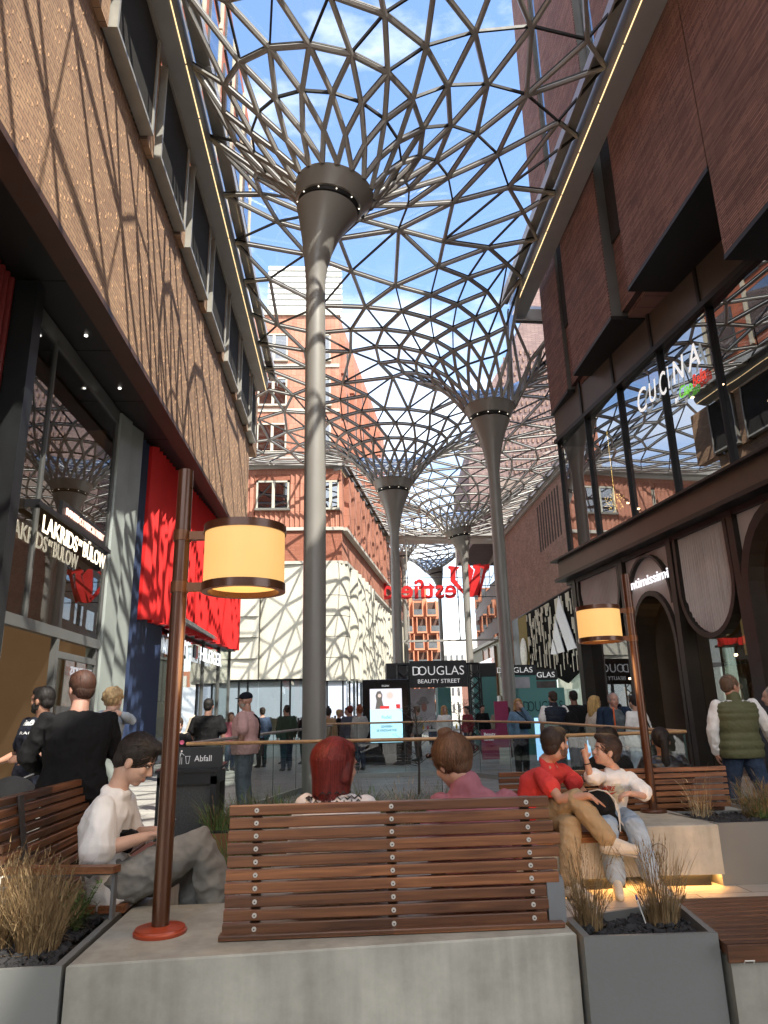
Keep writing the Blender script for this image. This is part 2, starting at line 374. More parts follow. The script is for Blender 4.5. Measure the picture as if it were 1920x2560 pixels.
# second canopy beyond the end wall
COLS2=[(5.6,67.0,16.6,.80,0,0),(10.7,80.0,17.6,1.05,-.5,-.3)]
can2=canopy('glass_canopy',[(3.6,61.4),(14.2,61.6),(13.4,86),(5.2,86)],COLS2,20.0,'far smaller lattice canopy beyond the red script sign','x' and (0,.4,.9,1.6,2.5,3.7),N=14,lat=2.5)
# ---------------- columns ----------------
def column(c,label,spots=6):
    x,y,zr,rr,lx,tl=c
    root=thing('funnel_column',(x,y,0),label,'column','funnel columns carrying the canopy')
    k=rr/.95; sh=MB(); s0=.225*k**.3
    sh.lathe([(s0*1.0,0),(s0,4),(s0*.98,8),(s0*.95,zr-2.75*k)],(x,y,0),28,0); sh.build('shaft',COLM,root,smooth=40)
    def ctr(z): t=max(0,(z-(zr-2.4))/2.4); return (lx*t*t,0)
    def tilt(z): t=max(0,(z-(zr-2.4))/2.4)**2; return (-tl*t,0)
    pr=[(s0*.95,-2.75*k),(s0*.98,-2.5*k),(.27*k,-2.1*k),(.34*k,-1.7*k),(.44*k,-1.3*k),(.56*k,-.95*k),(.66*k,-.70*k),(.73*k,-.56*k),(.66*k,-.545*k)]
    f=MB(); f.lathe([(r,zr+z) for r,z in pr],(x,y,0),40,0,cen=[ctr(zr+z) for _,z in pr],tilt=[tilt(zr+z) for _,z in pr]); f.build('funnel',COLM,root,smooth=50)
    pr=[(.60*k,-.55*k),(.72*k,-.50*k),(.74*k,-.40*k)]
    f=MB(); f.lathe([(r,zr+z) for r,z in pr],(x,y,0),40,0,cen=[ctr(zr+z) for _,z in pr],tilt=[tilt(zr+z) for _,z in pr]); f.build('shadow_gap',DARK,root,smooth=50)
    pr=[(.70*k,-.41*k),(.79*k,-.405*k),(.86*k,-.2*k),(.95*k,.02),(.91*k,.02),(.80*k,-.35*k)]
    f=MB(); f.lathe([(r,zr+z) for r,z in pr],(x,y,0),40,0,cen=[ctr(zr+z) for _,z in pr],tilt=[tilt(zr+z) for _,z in pr]); f.build('collar',COLM,root,smooth=40)
    for i in range(spots):
        a=-math.pi*.95+i*(math.pi*.9)/max(1,spots-1); cx,cy=ctr(zr-.46*k); tx=tilt(zr-.46*k)[0]
        q=MB(); R=.745*k; q.ell((x+cx+R*math.cos(a),y+R*math.sin(a),zr-.46*k+R*math.cos(a)*tx),(.015,.015,.015),0,8,5); q.build('spotlight',emit_mat('spot lamp',(1,.9,.72),.9),root)
    return root
labs=['nearest and tallest grey funnel column rising left of centre behind the bench','grey funnel column standing at the right in front of the turquoise stand','grey funnel column in the middle directly left of the black truss gate','slim far grey funnel column crossing the first letters of the red sign']
for c,l in zip(COLS,labs): column(c,l)
column(COLS2[0],'far grey column left, seen behind the red sign next to the orange flats',0)
column(COLS2[1],'farthest grey funnel column standing alone against the pale sky',0)
# =============== left brick building ===============
YB0,YB1=-7.5,30.4
LB=thing('brick_building',(-4.3,12,0),'sunlit tan brick building overhanging the shops on the left','building')
BRL=brick_mat('tan brick',srgb('#B39070'),srgb('#9A785F'),srgb('#6C5A4C'),.26,.078,.007,(0,1,0),.8,var=.18)
BRE=mat('brick header',srgb('#C09A76'),.85,0,.25,1.5)
b=MB(); b.box((-9,YB0,8.72),(-4.3,YB1,13.35)); b.box((-9,YB0,13.35),(-4.62,YB1,17.2)); b.build('wall',BRL,LB)
hd=MB(); rnd=random.Random(3)
z=8.80; row=0
while z<13.3:
    y=1.5+(row%4)*.13+rnd.random()*.02
    while y<YB1-.1:
        if rnd.random()<.42:
            o=.004+rnd.random()*.005; q_=.018
            hd.add([(-4.3,y,z),(-4.3,y+q_,z),(-4.3+o,y+q_,z),(-4.3+o,y,z),(-4.3,y+.012,z+.07),(-4.3,y+q_+.012,z+.07),(-4.3+o,y+q_+.012,z+.07),(-4.3+o,y+.012,z+.07)],[(0,1,2,3),(7,6,5,4),(3,2,6,7),(2,1,5,6),(0,3,7,4)])
        y+=.39
    z+=.078; row+=1
hd.build('protruding_bricks',BRE,LB)
s=MB(); s.box((-4.68,YB0,8.60),(-4.29,YB1,8.718)); s.build('lower_edge',mat('dark red-brown edge',(.075,.035,.022),.55,0,.15,2),LB)
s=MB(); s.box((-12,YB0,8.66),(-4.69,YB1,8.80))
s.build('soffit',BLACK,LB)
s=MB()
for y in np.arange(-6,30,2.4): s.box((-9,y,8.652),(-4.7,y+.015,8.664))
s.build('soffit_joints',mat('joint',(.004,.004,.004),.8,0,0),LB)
for y,x in ((12.6,-5.0),(14.9,-5.05)):
    q=MB(); q.lathe([(.032,0),(.032,.02)],(x,y,8.635),12); q.build('downlight',emit_mat('downlight lamp',(1,.95,.85),1.6),LB)
# bays between: brick piers, grille windows
MESHG=mat('perforated mesh',(.035,.034,.032),.55,.4,0)
def mesh_shader(name,c1,c2,sc_,du=(0,1,0)):
    m,t,bs=newmat(name); N=t.nodes; K=t.links.new
    tc=N.new('ShaderNodeTexCoord'); wv=N.new('ShaderNodeTexWave'); wv.bands_direction='Z'; wv.inputs['Scale'].default_value=sc_; K(tc.outputs['Object'],wv.inputs[0])
    r=N.new('ShaderNodeValToRGB'); r.color_ramp.elements[0].color=(*c1,1); r.color_ramp.elements[1].color=(*c2,1); r.color_ramp.elements[0].position=.42; r.color_ramp.elements[1].position=.58
    K(wv.outputs[0],r.inputs[0]); K(r.outputs[0],bs.inputs['Base Color']); bs.inputs['Roughness'].default_value=.9; bs.inputs['Specular IOR Level'].default_value=.1
    bp=N.new('ShaderNodeBump'); bp.inputs['Strength'].default_value=.6; K(wv.outputs[0],bp.inputs['Height']); K(bp.outputs[0],bs.inputs['Normal']); return m
SLAT=mesh_shader('louvre slats',(.008,.008,.008),(.075,.07,.065),9)
for k in range(-4,7):
    y0=10.09+3.12*k; y1=y0+2.5
    if y1>YB1: y1=YB1-.05
    w_=MB()
    w_.box((-4.30,y0,13.44),(-4.02,y1,13.52)); w_.box((-4.06,y0,13.52),(-4.02,y0+.07,16.05)); w_.box((-4.06,y1-.07,13.52),(-4.02,y1,16.05)); w_.box((-4.06,y0,16.0),(-4.02,y1,16.08)); w_.box((-4.30,y0,13.52),(-4.06,y0+.05,16.05))
    f=w_.build('window_frame',ALU,LB)
    q=MB(); q.box((-4.20,y0+.05,13.52),(-4.08,y1-.05,16.0)); q.build('grille',SLAT,f)
    p=MB(); p.box((-4.62,y1+.06,13.35),(-4.16,y0+3.06,16.1)); p.build('brick_pier',BRL,LB)
# upper storeys above the canopy
UPB=brick_mat('orange upper brick',srgb('#B3603F'),srgb('#9C4F33'),srgb('#6B4A3A'),.25,.075,.006,(0,1,0),.4)
SKYG=glass_mat('window glass',(.25,.30,.33),.22,.02,1.5,.02)
u=MB(); u.box((-9,YB0,17.2),(-4.75,YB1,31.0)); u.build('upper_wall',UPB,LB)
for k in range(-1,8):
    y0=8.3+2.9*k
    for zz_ in (18.3,21.4,24.5,27.6):
        f=MB(); f.box((-4.76,y0,zz_),(-4.68,y0+1.7,zz_+2.4)); f=f.build('window',mat('window backing',(.05,.06,.07),.5,0,0),LB)
        q=MB(); q.box((-4.675,y0+.06,zz_+.06),(-4.66,y0+1.64,zz_+2.34)); q.build('pane',SKYG,f)
        q=MB(); q.box((-4.745,y0+1.72,zz_-.3),(-4.60,y0+1.92,zz_+2.7)); q.build('brick_fin',mat('cream reveal',(.5,.44,.33),.7),f)
# ---------------- left shop level ----------------
SH=thing('shop_arcade',(-5.5,15,0),'dark shop level under the tan brick overhang with tall glass, pale pillars and fins','shop front')
MULL=mat('black mullion',(.02,.02,.022),.4,.5,.1)
s=MB(); s.box((-9.2,YB0,0),(-9.0,31,8.6)); s.box((-9.0,10.6,0.0),(-5.9,10.75,8.6)); s.box((-9,30.2,0),(-5.2,30.35,8.6)); s.build('back_wall',mat('dim interior wall',(.09,.065,.045),.8,0,.2,1),SH)
r=MB()
y=-2.0
while y<10.7: r.prism([(-5.62,y,3.2),(-5.5,y+.05,3.2),(-5.5,y+.10,3.2),(-5.62,y+.14,3.2)],(0,0,5.4)); y+=.17
r.box((-5.9,-2,3.2),(-5.62,10.8,8.6)); r.build('ribbed_cladding',mat('dark red ribs',(.16,.014,.012),.5,0,.1),SH)
r=MB(); r.box((-5.6,-2,0),(-5.55,10.6,3.15)); r.build('lower_glass',glass_mat('dark shop glass',(.12,.11,.10),.12,0,1.5,.01),SH)
p=MB(); p.box((-5.75,10.75,0),(-5.15,11.05,8.62)); p.box((-5.7,11.05,0),(-5.35,11.45,8.62)); p.build('dark_pillar',DGREY,SH)
SHG=glass_mat('shop glass',(.45,.44,.40),.10,0,1.55,.004)
g_=MB(); g_.box((-5.46,11.45,3.12),(-5.44,16.1,8.35)); g_.build('upper_glass',SHG,SH)
p=MB()
for y in (11.5,12.35,16.05): p.box((-5.52,y-.03,0 if y!=12.35 else 3.1),(-5.40,y+.03,8.4))
p.box((-5.52,11.45,2.95),(-5.38,16.1,3.14)); p.box((-5.52,11.45,8.3),(-5.40,16.1,8.62))
p.build('mullions',GREYM,SH)
for a_,c_ in (((-5.50,11.54,0),(-5.41,11.62,2.94)),((-5.50,13.7,0),(-5.385,13.82,2.94)),((-5.50,15.9,0),(-5.41,16.01,2.94)),((-5.49,13.82,2.6),(-5.40,15.9,2.72))): p=MB(); p.box(a_,c_); p.build('door_post',GREYM,SH)
g_=MB(); g_.box((-5.45,13.82,.05),(-5.435,15.9,2.6)); g_.build('door_glass',glass_mat('door glass',(.6,.6,.56),.16,0,1.5,.02),SH)
i=MB(); i.box((-8.9,17.0,0.01),(-5.8,17.1,8.5)); i.build('lit_wall',mat('lit display wall',(.14,.10,.068),.7,0,.25,1,emit=(1,.55,.25),es=.03),SH)  # inside lighting of the shop put in as a faint wall glow
i=MB()
for yy in (11.9,13.1):
    for xx in (-6.6,-6.2): i.box((xx,yy,0),(xx+.03,yy+.03,2.3))
for zz_ in (.4,1.1,1.75,2.27): i.box((-6.6,11.9,zz_),(-6.17,13.13,zz_+.03))
i.build('shelf_rack',MULL,SH)
rnd=random.Random(5); i=MB()
for zz_ in (.43,1.13,1.78):
    for q in range(9): i.box((-6.5,11.98+q*.12,zz_),(-6.3,12.05+q*.12,zz_+.12+rnd.random()*.14))
i.build('boxed_goods',mat('boxed goods',(.10,.07,.05),.5,0,.6,9),SH)
# pale faceted pillars
p=MB()
def vpoly(mb,pts,z0,z1,mi=0): mb.prism([(x,y,z0) for x,y in pts],(0,0,z1-z0),mi)
vpoly(p,[(-5.7,16.12),(-5.38,16.2),(-5.28,16.75),(-5.7,16.8)],0,8.62); vpoly(p,[(-5.7,16.83),(-5.34,16.85),(-5.20,17.45),(-5.7,17.5)],0,8.62)
p.build('pale_pillar',PANEL,SH)
p=MB(); vpoly(p,[(-5.7,17.5),(-5.42,17.52),(-5.36,17.75),(-5.7,17.8)],0,8.62); p.build('dark_strip',DGREY,SH)
def fins(pts0,pts1,pitch,depth,z0a,z0b,z1,m,name,rndz=.0,seed=1):
    f=MB(); a=P3((*pts0,0)); b_=P3((*pts1,0)); d=b_-a; Ln=np.linalg.norm(d); d/=Ln; nrm=P3((d[1],-d[0],0)); n=int(Ln/pitch); rr=random.Random(seed)
    for i in range(n):
        q=a+d*i*pitch; t=i/n; z0=z0a+(z0b-z0a)*t+rr.uniform(-rndz,rndz)
        A=q; B2=q+d*pitch*.36+nrm*depth; C=q+d*pitch*.46+nrm*.0; D=q-nrm*.12; E2=q+d*pitch-nrm*.12
        f.prism([(*A[:2],z0),(*B2[:2],z0),(*C[:2],z0),(*E2[:2],z0),(*D[:2],z0)],(0,0,z1-z0))
    return f.build(name,m,SH)
REDF=mat('red lacquer fins',(.70,.022,.022),.42,0,.08,1); BLUF=mat('navy lacquer fins',(.020,.035,.085),.4,0,.15,1)
fins((-5.42,17.8),(-5.38,20.8),.30,.17,0.0,0.0,8.6,BLUF,'blue_fins')
fins((-5.20,18.35),(-4.62,31.0),.31,.16,3.95,4.25,8.6,REDF,'red_fins',.05)
g_=MB(); g_.bar((-5.45,20.9,2.1),(-4.95,30.9,2.1),.02,4.2); g_.build('corner_glass',glass_mat('pale shop glass',(.72,.76,.70),.14,0,1.5,.02),SH)
p=MB()
for t in (0,.28,.55,.8,1.0): 
    q=P3((-5.43,20.9,0))*(1-t)+P3((-4.93,30.9,0))*t; p.box((q[0]-.04,q[1]-.04,0),(q[0]+.05,q[1]+.04,4.3))
p.box((-5.5,20.7,4.2),(-4.7,31,4.32)); p.build('slim_mullions',GREYM,SH)
i=MB()
for k in range(22):
    yy=21.3+k*.42; i.box((-6.3-.1*(k%2),yy,2.1),(-6.25-.1*(k%2),yy+.33,4.1))
i.build('curtain_strips',mat('pale curtain',(.62,.66,.55),.8,0,.1,1),SH)
i=MB(); i.box((-6.6,21,1.55),(-6.2,30,2.02)); i.build('timber_counter',mat('ply counter',(.55,.38,.18),.6,0,.1),SH)
i=MB(); i.box((-8,21,.01),(-7.7,30,1.5)); i.box((-6.5,21.5,.01),(-6.0,29,1.0)); i.build('counter_block',mat('dim counter',(.06,.06,.06),.6,0,.3,2),SH)
# =============== orange corner building ===============
dirB=P3((.190,.982,0)); nB=P3((.982,-.19,0))
OB=thing('terracotta_building',(0,41.8,0),'orange terracotta corner building with windows and white curved cladding over the glazed shop','building')
def terra(name,du,c1='#B8806A',c2='#A56F5A'): return brick_mat(name,srgb(c1),srgb(c2),srgb('#7A3A26'),.30,.9,.008,du,.5,var=.14,rough=.75)
TERX=terra('terracotta panel',(1,0,0)); TERY=terra('terracotta panel side',(.19,.982,0)); TERB=brick_mat('terracotta courses',srgb('#A86C56'),srgb('#98604B'),srgb('#6E3425'),.6,.07,.008,(1,0,0),.6,var=.12)
def folded_x(mb,x0,x1,y,z0,z1,p=.30,d=.12,mi=0):
    x=x0
    while x<x1-.02:
        e=min(p,x1-x); mb.prism([(x,y,z0),(x+e*.12,y-d,z0),(x+e,y-.01,z0),(x+e,y+.1,z0),(x,y+.1,z0)],(0,0,z1-z0),mi); x+=p
Y0=41.8; ob=MB()
ob.box((-14,Y0,10.3),(-.2,Y0+14,16.3)); ob.build('core_wall',TERX,OB)
f=MB()
for a,c in ((-14,-8.2),(-7.9,-5.45),(-3.35,-1.5)): folded_x(f,a,c,Y0,12.5,15.9)
folded_x(f,-5.45,-3.35,Y0,12.5,13.6); folded_x(f,-1.5,-.25,Y0,12.5,13.6)
f.build('folded_tiles',TERX,OB)
f=MB(); f.box((-14,Y0-.10,10.42),(-.2,Y0,12.30)); f.box((-5.45,Y0-.06,15.55),(-3.35,Y0,15.9)); f.box((-1.5,Y0-.06,15.55),(-.2,Y0,15.9)); f.build('brick_courses',TERB,OB)
f=MB(); f.box((-14,Y0-.22,12.30),(-.1,Y0+.05,12.5)); f.box((-14,Y0-.2,10.24),(-.15,Y0+.05,10.42)); f.build('cornice',mat('pale stone ledge',(.50,.48,.42),.6,0,.1,1),OB)
FRW=mat('stone coloured window frame',(.52,.50,.42),.5,0,.06)
def win_x(par,x0,x1,y,z0,z1,n=2,name='window'):
    f=MB(); t=.11
    f.box((x0,y-.12,z0),(x0+t,y,z1));f.box((x1-t,y-.12,z0),(x1,y,z1));f.box((x0,y-.12,z1-t),(x1,y,z1));f.box((x0-.05,y-.24,z0-.06),(x1+.05,y,z0+t*.6))
    for k in range(1,n): xm=x0+(x1-x0)*(k/n+.02); f.box((xm-.09,y-.11,z0),(xm+.09,y,z1))
    f=f.build(name,FRW,par); q=MB(); q.box((x0+.05,y-.05,z0),(x1-.05,y-.04,z1-.05)); q.build('pane',SKYG,f)
    q=MB(); q.box((x0+.02,y-.02,z0),(x1-.02,y-.004,z1)); q.build('dark_room',mat('dark room',(.02,.025,.028),.6,0,0),f); return f
win_x(OB,-5.4,-3.4,Y0,13.65,15.5); win_x(OB,-1.42,-.35,Y0,13.65,15.5); win_x(OB,-8.1,-7.95,Y0,13.65,15.5,1)
# corner face + side
sd_=MB(); A=P3((-.2,Y0,0)); Ls=33
sd_.prism([(*A[:2],10.3),(*(A+dirB*Ls)[:2],10.3),(*(A+dirB*Ls-nB*6)[:2],10.3),(*(A-nB*6+dirB*1.2)[:2],10.3)],(0,0,6.0)); sd_.build('side_wall',TERY,OB)
def side(t,z,off=0): q=A+dirB*t+nB*off; return (q[0],q[1],z)
def sbox(mb,t0,t1,z0,z1,o0,o1,mi=0): mb.prism([side(t0,z0,o0),side(t0,z0,o1),side(t1,z0,o1),side(t1,z0,o0)],(0,0,z1-z0),mi)
fn=MB(); t=.9; k=0
while t<32:
    sbox(fn,t,t+.75,12.5,16.0,0,.30); 
    sbox(fn,t+1.0,t+1.25,12.5,16.0,0,.42)
    t+=2.1
fn.build('terracotta_fins',TERY,OB)
sl=MB(); sbox(sl,0,Ls,12.30,12.5,0,.34); sbox(sl,0,Ls,10.24,10.42,0,.32); sl.build('side_cornice',MATS['pale stone ledge'],OB)
t=.9
while t<30:
    f=MB(); sbox(f,t+1.3,t+2.05,13.4,15.6,.01,.10); f=f.build('window',MATS['dark room'],OB); q=MB(); sbox(q,t+1.32,t+1.36,13.4,15.6,.10,.20); sbox(q,t+1.3,t+2.05,13.3,13.4,.1,.25); q.build('frame',FRW,f)
    t+=2.1
# upper tower above the canopy
tw=MB(); ty=45.0
tw.prism([(-6.6,ty,16.6),(-.3,ty,16.6),(4.0,ty+22,16.6),(-6.6,ty+22,16.6)],(0,0,12.4)); tw.build('tower_wall',TERX,OB)
tr=MB(); tr.box((-6.75,ty-.15,29.0),(-.2,ty+.5,29.5)); 
for z in (18.5,21.9,25.3): tr.box((-6.6,ty-.09,z-.35),(-.3,ty,z-.12))
tr.build('tower_cornice',MATS['pale stone ledge'],OB)
for z in (18.6,22.0,25.4):
    win_x(OB,-5.9,-3.9,ty,z,z+2.1); win_x(OB,-2.6,-.9,ty,z,z+2.1)
    for q_ in range(6):
        a_=P3((-.3,ty,0)); d_=P3((4.3,22,0)); d_/=np.linalg.norm(d_); n_=P3((d_[1],-d_[0],0)); p0=a_+d_*(1+q_*3.3)
        f=MB(); f.bar((*(p0+n_*.04)[:2],z+1.0),(*(p0+d_*1.8+n_*.04)[:2],z+1.0),.12,2.0); f.build('side_window',MATS['dark room'],OB)
        f=MB(); f.bar((*(p0-d_*.5+n_*.1)[:2],z+.9),(*(p0-d_*.1+n_*.1)[:2],z+.9),.5,3.1); f.build('tower_fin',TERY,OB)
# white cladding: undulating sheet + rounded corner + scallops
WC=mat('ivory fibre concrete',(.58,.56,.475),.6,0,.06,1.2,bump=.08,bscale=5)
def sheet(name,x0,x1,y,z0,z1,nx=40,nz=60,topcut=None,wave=.16,ph=0):
    s=MB(); vs=[];fs=[]
    for j in range(nz+1):
        for i_ in range(nx+1):
            u=i_/nx; v=j/nz; x=x0+(x1-x0)*u; zt_=z1-(topcut*(1-u)**2.2 if topcut else 0); z=z0+(zt_-z0)*v
            d=wave*(math.sin(v*9+u*2.2+ph)+.6*math.sin(v*4.3-u*3+1+ph))*math.sin(math.pi*min(1,u*1.05)) - .25*(u>.93)*(u-.93)/.07*-1
            vs.append((x,y-.25-d*.5,z))
    for j in range(nz):
        for i_ in range(nx): a=j*(nx+1)+i_; fs.append((a,a+1,a+nx+2,a+nx+1))
    s.add(vs,fs); n0=len(vs)
    # close back
    s.box((x0+.01,y-.05,z0),(x1-.01,y+.3,z0+.05)); return s.build(name,WC,OB,smooth=60)
sheet('cladding_sheet',-8.35,-5.0,Y0,3.6,10.2,topcut=1.0)
sheet('cladding_sheet',-4.95,-2.35,Y0+.12,3.6,10.2,nx=24,wave=.08,ph=1)
cw=MB(); cw.box((-8.4,Y0+.02,3.55),(-.9,Y0+.4,10.24)); cw.build('cladding_backing',WC,OB)
cj=MB()
for z in (4.75,5.95,7.15,8.35): cj.box((-8.36,Y0-.37,z),(-5.0,Y0-.1,z+.015))
cj.build('panel_joints',mat('dark joint',(.12,.115,.10),.8,0,0),OB)
def curvewall(pts,z0,z1,name,th=.05):
    s=MB(); n=len(pts); vs=[(x,y,z0) for x,y in pts]+[(x,y,z1) for x,y in pts]; s.add(vs,[(i,i+1,n+i+1,n+i) for i in range(n-1)]+[tuple(range(n-1,-1,-1))]); return s.build(name,WC,OB,smooth=60)
# rounded corner: from (-1.2,Y0-.25) round to side
pts=[(-2.3,Y0-.28)]+[(-2.3+.05,Y0-.30)]
R_=1.0; cx_,cy_=-.72,Y0+.72
pts=[(-2.35,Y0-.28)]+[(cx_+R_*math.cos(a),cy_+R_*math.sin(a)) for a in np.linspace(-math.pi/2,math.radians(-11),14)]+[(cx_+.98,cy_+.3),(-2,cy_+.3)]
curvewall(pts,3.45,10.24,'rounded_corner')
cj=MB()
for z in (4.75,5.95,7.15,8.35):
    cj.tube([(x*1+0,y,z) for x,y in [(-2.33,Y0-.285)]+[(cx_+(R_+.006)*math.cos(a),cy_+(R_+.006)*math.sin(a)) for a in np.linspace(-math.pi/2,math.radians(-11),14)]],.012,4)
cj.build('panel_joints',MATS['dark joint'],OB)
t=1.5
while t<31:
    L_=1.25
    p_=[side(t+L_*u,0,.15+.55*math.sin(math.pi*u)**.7*(1-.35*u))[:2] for u in np.linspace(0,1,10)]+[side(t+L_,0,-.2)[:2],side(t,0,-.2)[:2]]
    curvewall(p_,3.6,10.2 if t<9 else 9.6,'scallop'); t+=L_+.12
# glazed shop under the cladding
sg=MB(); sg.box((-14,Y0+.15,0),(-1.2,Y0+.17,3.5)); sg.build('shop_glass',glass_mat('street shop glass',(.75,.78,.76),.10,0,1.5,.01),OB)
sg=MB(); 
for x in (-8.4,-6.1,-5.6,-3.7,-3.2,-1.1,-.2): sg=MB(); sg.box((x-.05,Y0+.05,0),(x+.05,Y0+.25,3.5)); sg.build('shop_mullion',DGREY,OB)
sg=MB(); sg.box((-8.4,Y0,3.5),(-.2,Y0+1.2,3.62)); sg.build('shop_head_frame',DGREY,OB)
for k in range(12): q=side(1.5+k*2.6,0,.1); sg=MB(); sg.box((q[0]-.06,q[1]-.06,0),(q[0]+.06,q[1]+.06,3.6)); sg.build('shop_mullion',DGREY,OB)
sg=MB(); sg.prism([side(1.2,0,0),side(31,0,0),side(31,0,-.02),side(1.2,0,-.02)],(0,0,3.6)); sg.build('side_shop_glass',glass_mat('side shop glass',(.4,.42,.42),.22,0,1.5,.02),OB)
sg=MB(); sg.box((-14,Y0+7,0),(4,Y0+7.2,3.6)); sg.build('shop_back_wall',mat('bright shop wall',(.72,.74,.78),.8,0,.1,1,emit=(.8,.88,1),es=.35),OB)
sg=MB(); sg.box((-14,Y0+.2,3.45),(0,Y0+7,3.5)); sg.build('shop_ceiling',mat('white ceiling',(.7,.7,.7),.8,0,0),OB)
rnd=random.Random(11); cl=MB()
for k in range(46):
    x=-8+k*.165; zz_=1.1+rnd.random()*.1; cl.box((x,Y0+1.4+rnd.random()*.5,.55),(x+.12,Y0+2.0+rnd.random()*.3,zz_+.35),rnd.randrange(4))
cl.build('clothes_rail',[mat('cloth cream',(.55,.5,.4),.9),mat('cloth tan',(.35,.25,.16),.9),mat('cloth white',(.7,.7,.68),.9),mat('cloth dark',(.05,.05,.06),.9)],OB)
# recessed corner between the two left buildings (balcony, stairs, glass)
RC=thing('passage_block',(-11,36,0),'dim side passage block with balcony rail seen beside the red fins','building')
q=MB(); q.box((-14,40.9,4.0),(-8.4,41.7,10.2)); q.build('wall',mat('brown plaster',(.13,.10,.075),.8,0,.2,1),RC)
q=MB(); q.box((-13,40.2,3.95),(-8.45,40.9,4.2)); q.box((-14,40.6,5.75),(-8.4,40.9,5.95)); q.build('balcony_slab',mat('grey slab',(.25,.25,.24),.7),RC)
q=MB()
for k in range(26): q.box((-12.5+k*.16,40.62,5.95),(-12.47+k*.16,40.65,6.95))
q.box((-12.5,40.6,6.95),(-8.4,40.68,7.0)); q.build('railing',GREYM,RC)
q=MB(); q.box((-14,40.8,0),(-8.45,40.82,5.7)); q.build('glass',MATS['pale shop glass'],RC)
q=MB(); q.box((-14,41.5,0),(-8.4,41.6,5.7)); q.build('inner_wall',mat('light green plaster',(.55,.60,.50),.8,0,.1,1),RC)
for k,(x,z) in enumerate(((-9.3,7.25),(-9.1,6.95),(-9.35,6.9),(-9.55,6.3),(-9.15,4.9),(-8.9,8.1),(-9.2,3.4))):
    q=MB(); q.ell((x,40.3,z),(.13,.13,.13),0,12,8); q.build('globe_lamp',mat('opal globe',(.75,.75,.72),.3,0,0,emit=(1,.98,.9),es=.25),RC,smooth=True)

# shop signs on the left
LBL=emit_mat('lit warm letter',(1,.88,.66),.5)
S=thing('shop_sign',(-5.2,14,4.4),'glowing cream confectionery shop lettering on a dark bar across the tall left glass','sign')
q=MB(); q.box((-5.22,11.8,4.98),(-5.17,15.6,5.06)); q.box((-5.25,12.8,5.04),(-5.18,15.2,5.36))
for y in (11.9,15.5): q.box((-5.45,y-.03,4.95),(-5.2,y+.03,5.1))
q.build('carrier_bar',MULL,S)
q=MB(); Dn=(0,1,0)
def lt(body,y,z,w_,h_,**k): text(q,body,(-5.16,y,z),Dn,(0,0,1),width=w_,height=h_,extrude=.012,offset=.010,**k)
lt('LAKRIDS',12.0,4.56,1.62,.30); lt('BY',13.68,4.72,.2,.12); lt('BÜLOW',13.94,4.56,1.30,.30); q.build('main_letters',LBL,S)
q=MB(); text(q,'DANISH CONFECTIONERY',(-5.17,12.95,5.13),Dn,(0,0,1),width=2.1,height=.13,extrude=.02,offset=.01); q.build('small_letters',emit_mat('lit rose letter',(1,.62,.5),.35),S)
S=thing('shop_sign',(-5.1,24,3.6),'white fashion shop lettering with small flag below the red fins','sign')
q=MB(); d_=P3((.05,1,0)); d_/=np.linalg.norm(d_); o_=P3((-5.22,21.3,3.42))
for body,y,w_ in (('TOMMY',21.3,2.3),('HILFIGER',25.2,3.3)): text(q,body,tuple(o_+d_*(y-21.3)),d_,(0,0,1),width=w_,height=.46,extrude=.015,offset=.012)
q.build('letters',emit_mat('lit cool letter',(.92,.95,1),.4),S)
q=MB(); q.bar(tuple(o_+d_*3.0+P3((0,0,.22))),tuple(o_+d_*3.25+P3((0,0,.22))),.05,.42); q.build('flag_blue',BLUF,S); q=MB(); q.bar(tuple(o_+d_*3.25+P3((0,0,.22))),tuple(o_+d_*3.5+P3((0,0,.22))),.05,.42); q.build('flag_red',REDF,S)
# =============== right brick building ===============
dF=P3((-.1157,.9933,0)); nF=P3((-.9933,-.1157,0))
def fp(y,z,off=0): return (10-.1165*y+nF[0]*off, y+nF[1]*off, z)
RB=thing('brick_building',(8.5,14,0),'dark red-brown brick building with stepped bays, mirror glass floor and arched shops on the right','building')
BRR=brick_mat('long dark brick',srgb('#A47C6E'),srgb('#7A5850'),srgb('#4A3630'),.52,.052,.009,(0,1,0),.9,var=.22,offset=.37,dist=.03)
BRRx=brick_mat('long dark brick end',srgb('#A47C6E'),srgb('#7A5850'),srgb('#4A3630'),.52,.052,.009,(1,0,0),.9,var=.22,offset=.37,dist=.03)
def fbox(mb,y0,y1,z0,z1,o0,o1,mi=0): mb.prism([fp(y0,z0,o0),fp(y0,z0,o1),fp(y1,z0,o1),fp(y1,z0,o0)],(0,0,z1-z0),mi)
TOP=34.0
# core mass
q=MB(); q.prism([(x,y,10.45) for x,y in ((7.62,22.5),(20,22.5),(20,-8),(11.3,-8),(10.3,3))],(0,0,1.0)); q.build('band_core',BROWNM,RB)
q=MB(); q.prism([(x,y,11.45) for x,y in ((7.55,22.65),(20,22.65),(20,15.2),(7.6,15.2))],(0,0,TOP-11.45)); q.prism([(x,y,11.45) for x,y in ((7.9,15.2),(20,15.2),(20,5.5),(8.2,5.5))],(0,0,11.5)); q.prism([(x,y,11.45) for x,y in ((8.2,5.5),(20,5.5),(20,-30),(8.2,-30))],(0,0,10.5)); q.build('wall',BRR,RB)  # unseen near stretch, its height shaped to shade the seating
def bay(y0,y1,x,z0,xb=8.3,top=TOP):
    q=MB(); q.box((x,y0,z0),(xb,y1,top)); q.build('brick_bay',BRR,RB)
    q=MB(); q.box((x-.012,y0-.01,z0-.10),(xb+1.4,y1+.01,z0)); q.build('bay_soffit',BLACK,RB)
    q=MB(); q.box((x+.02,y0-.012,z0),(xb,y0-.002,top)); q.build('bay_side_sheet',GREYM,RB)
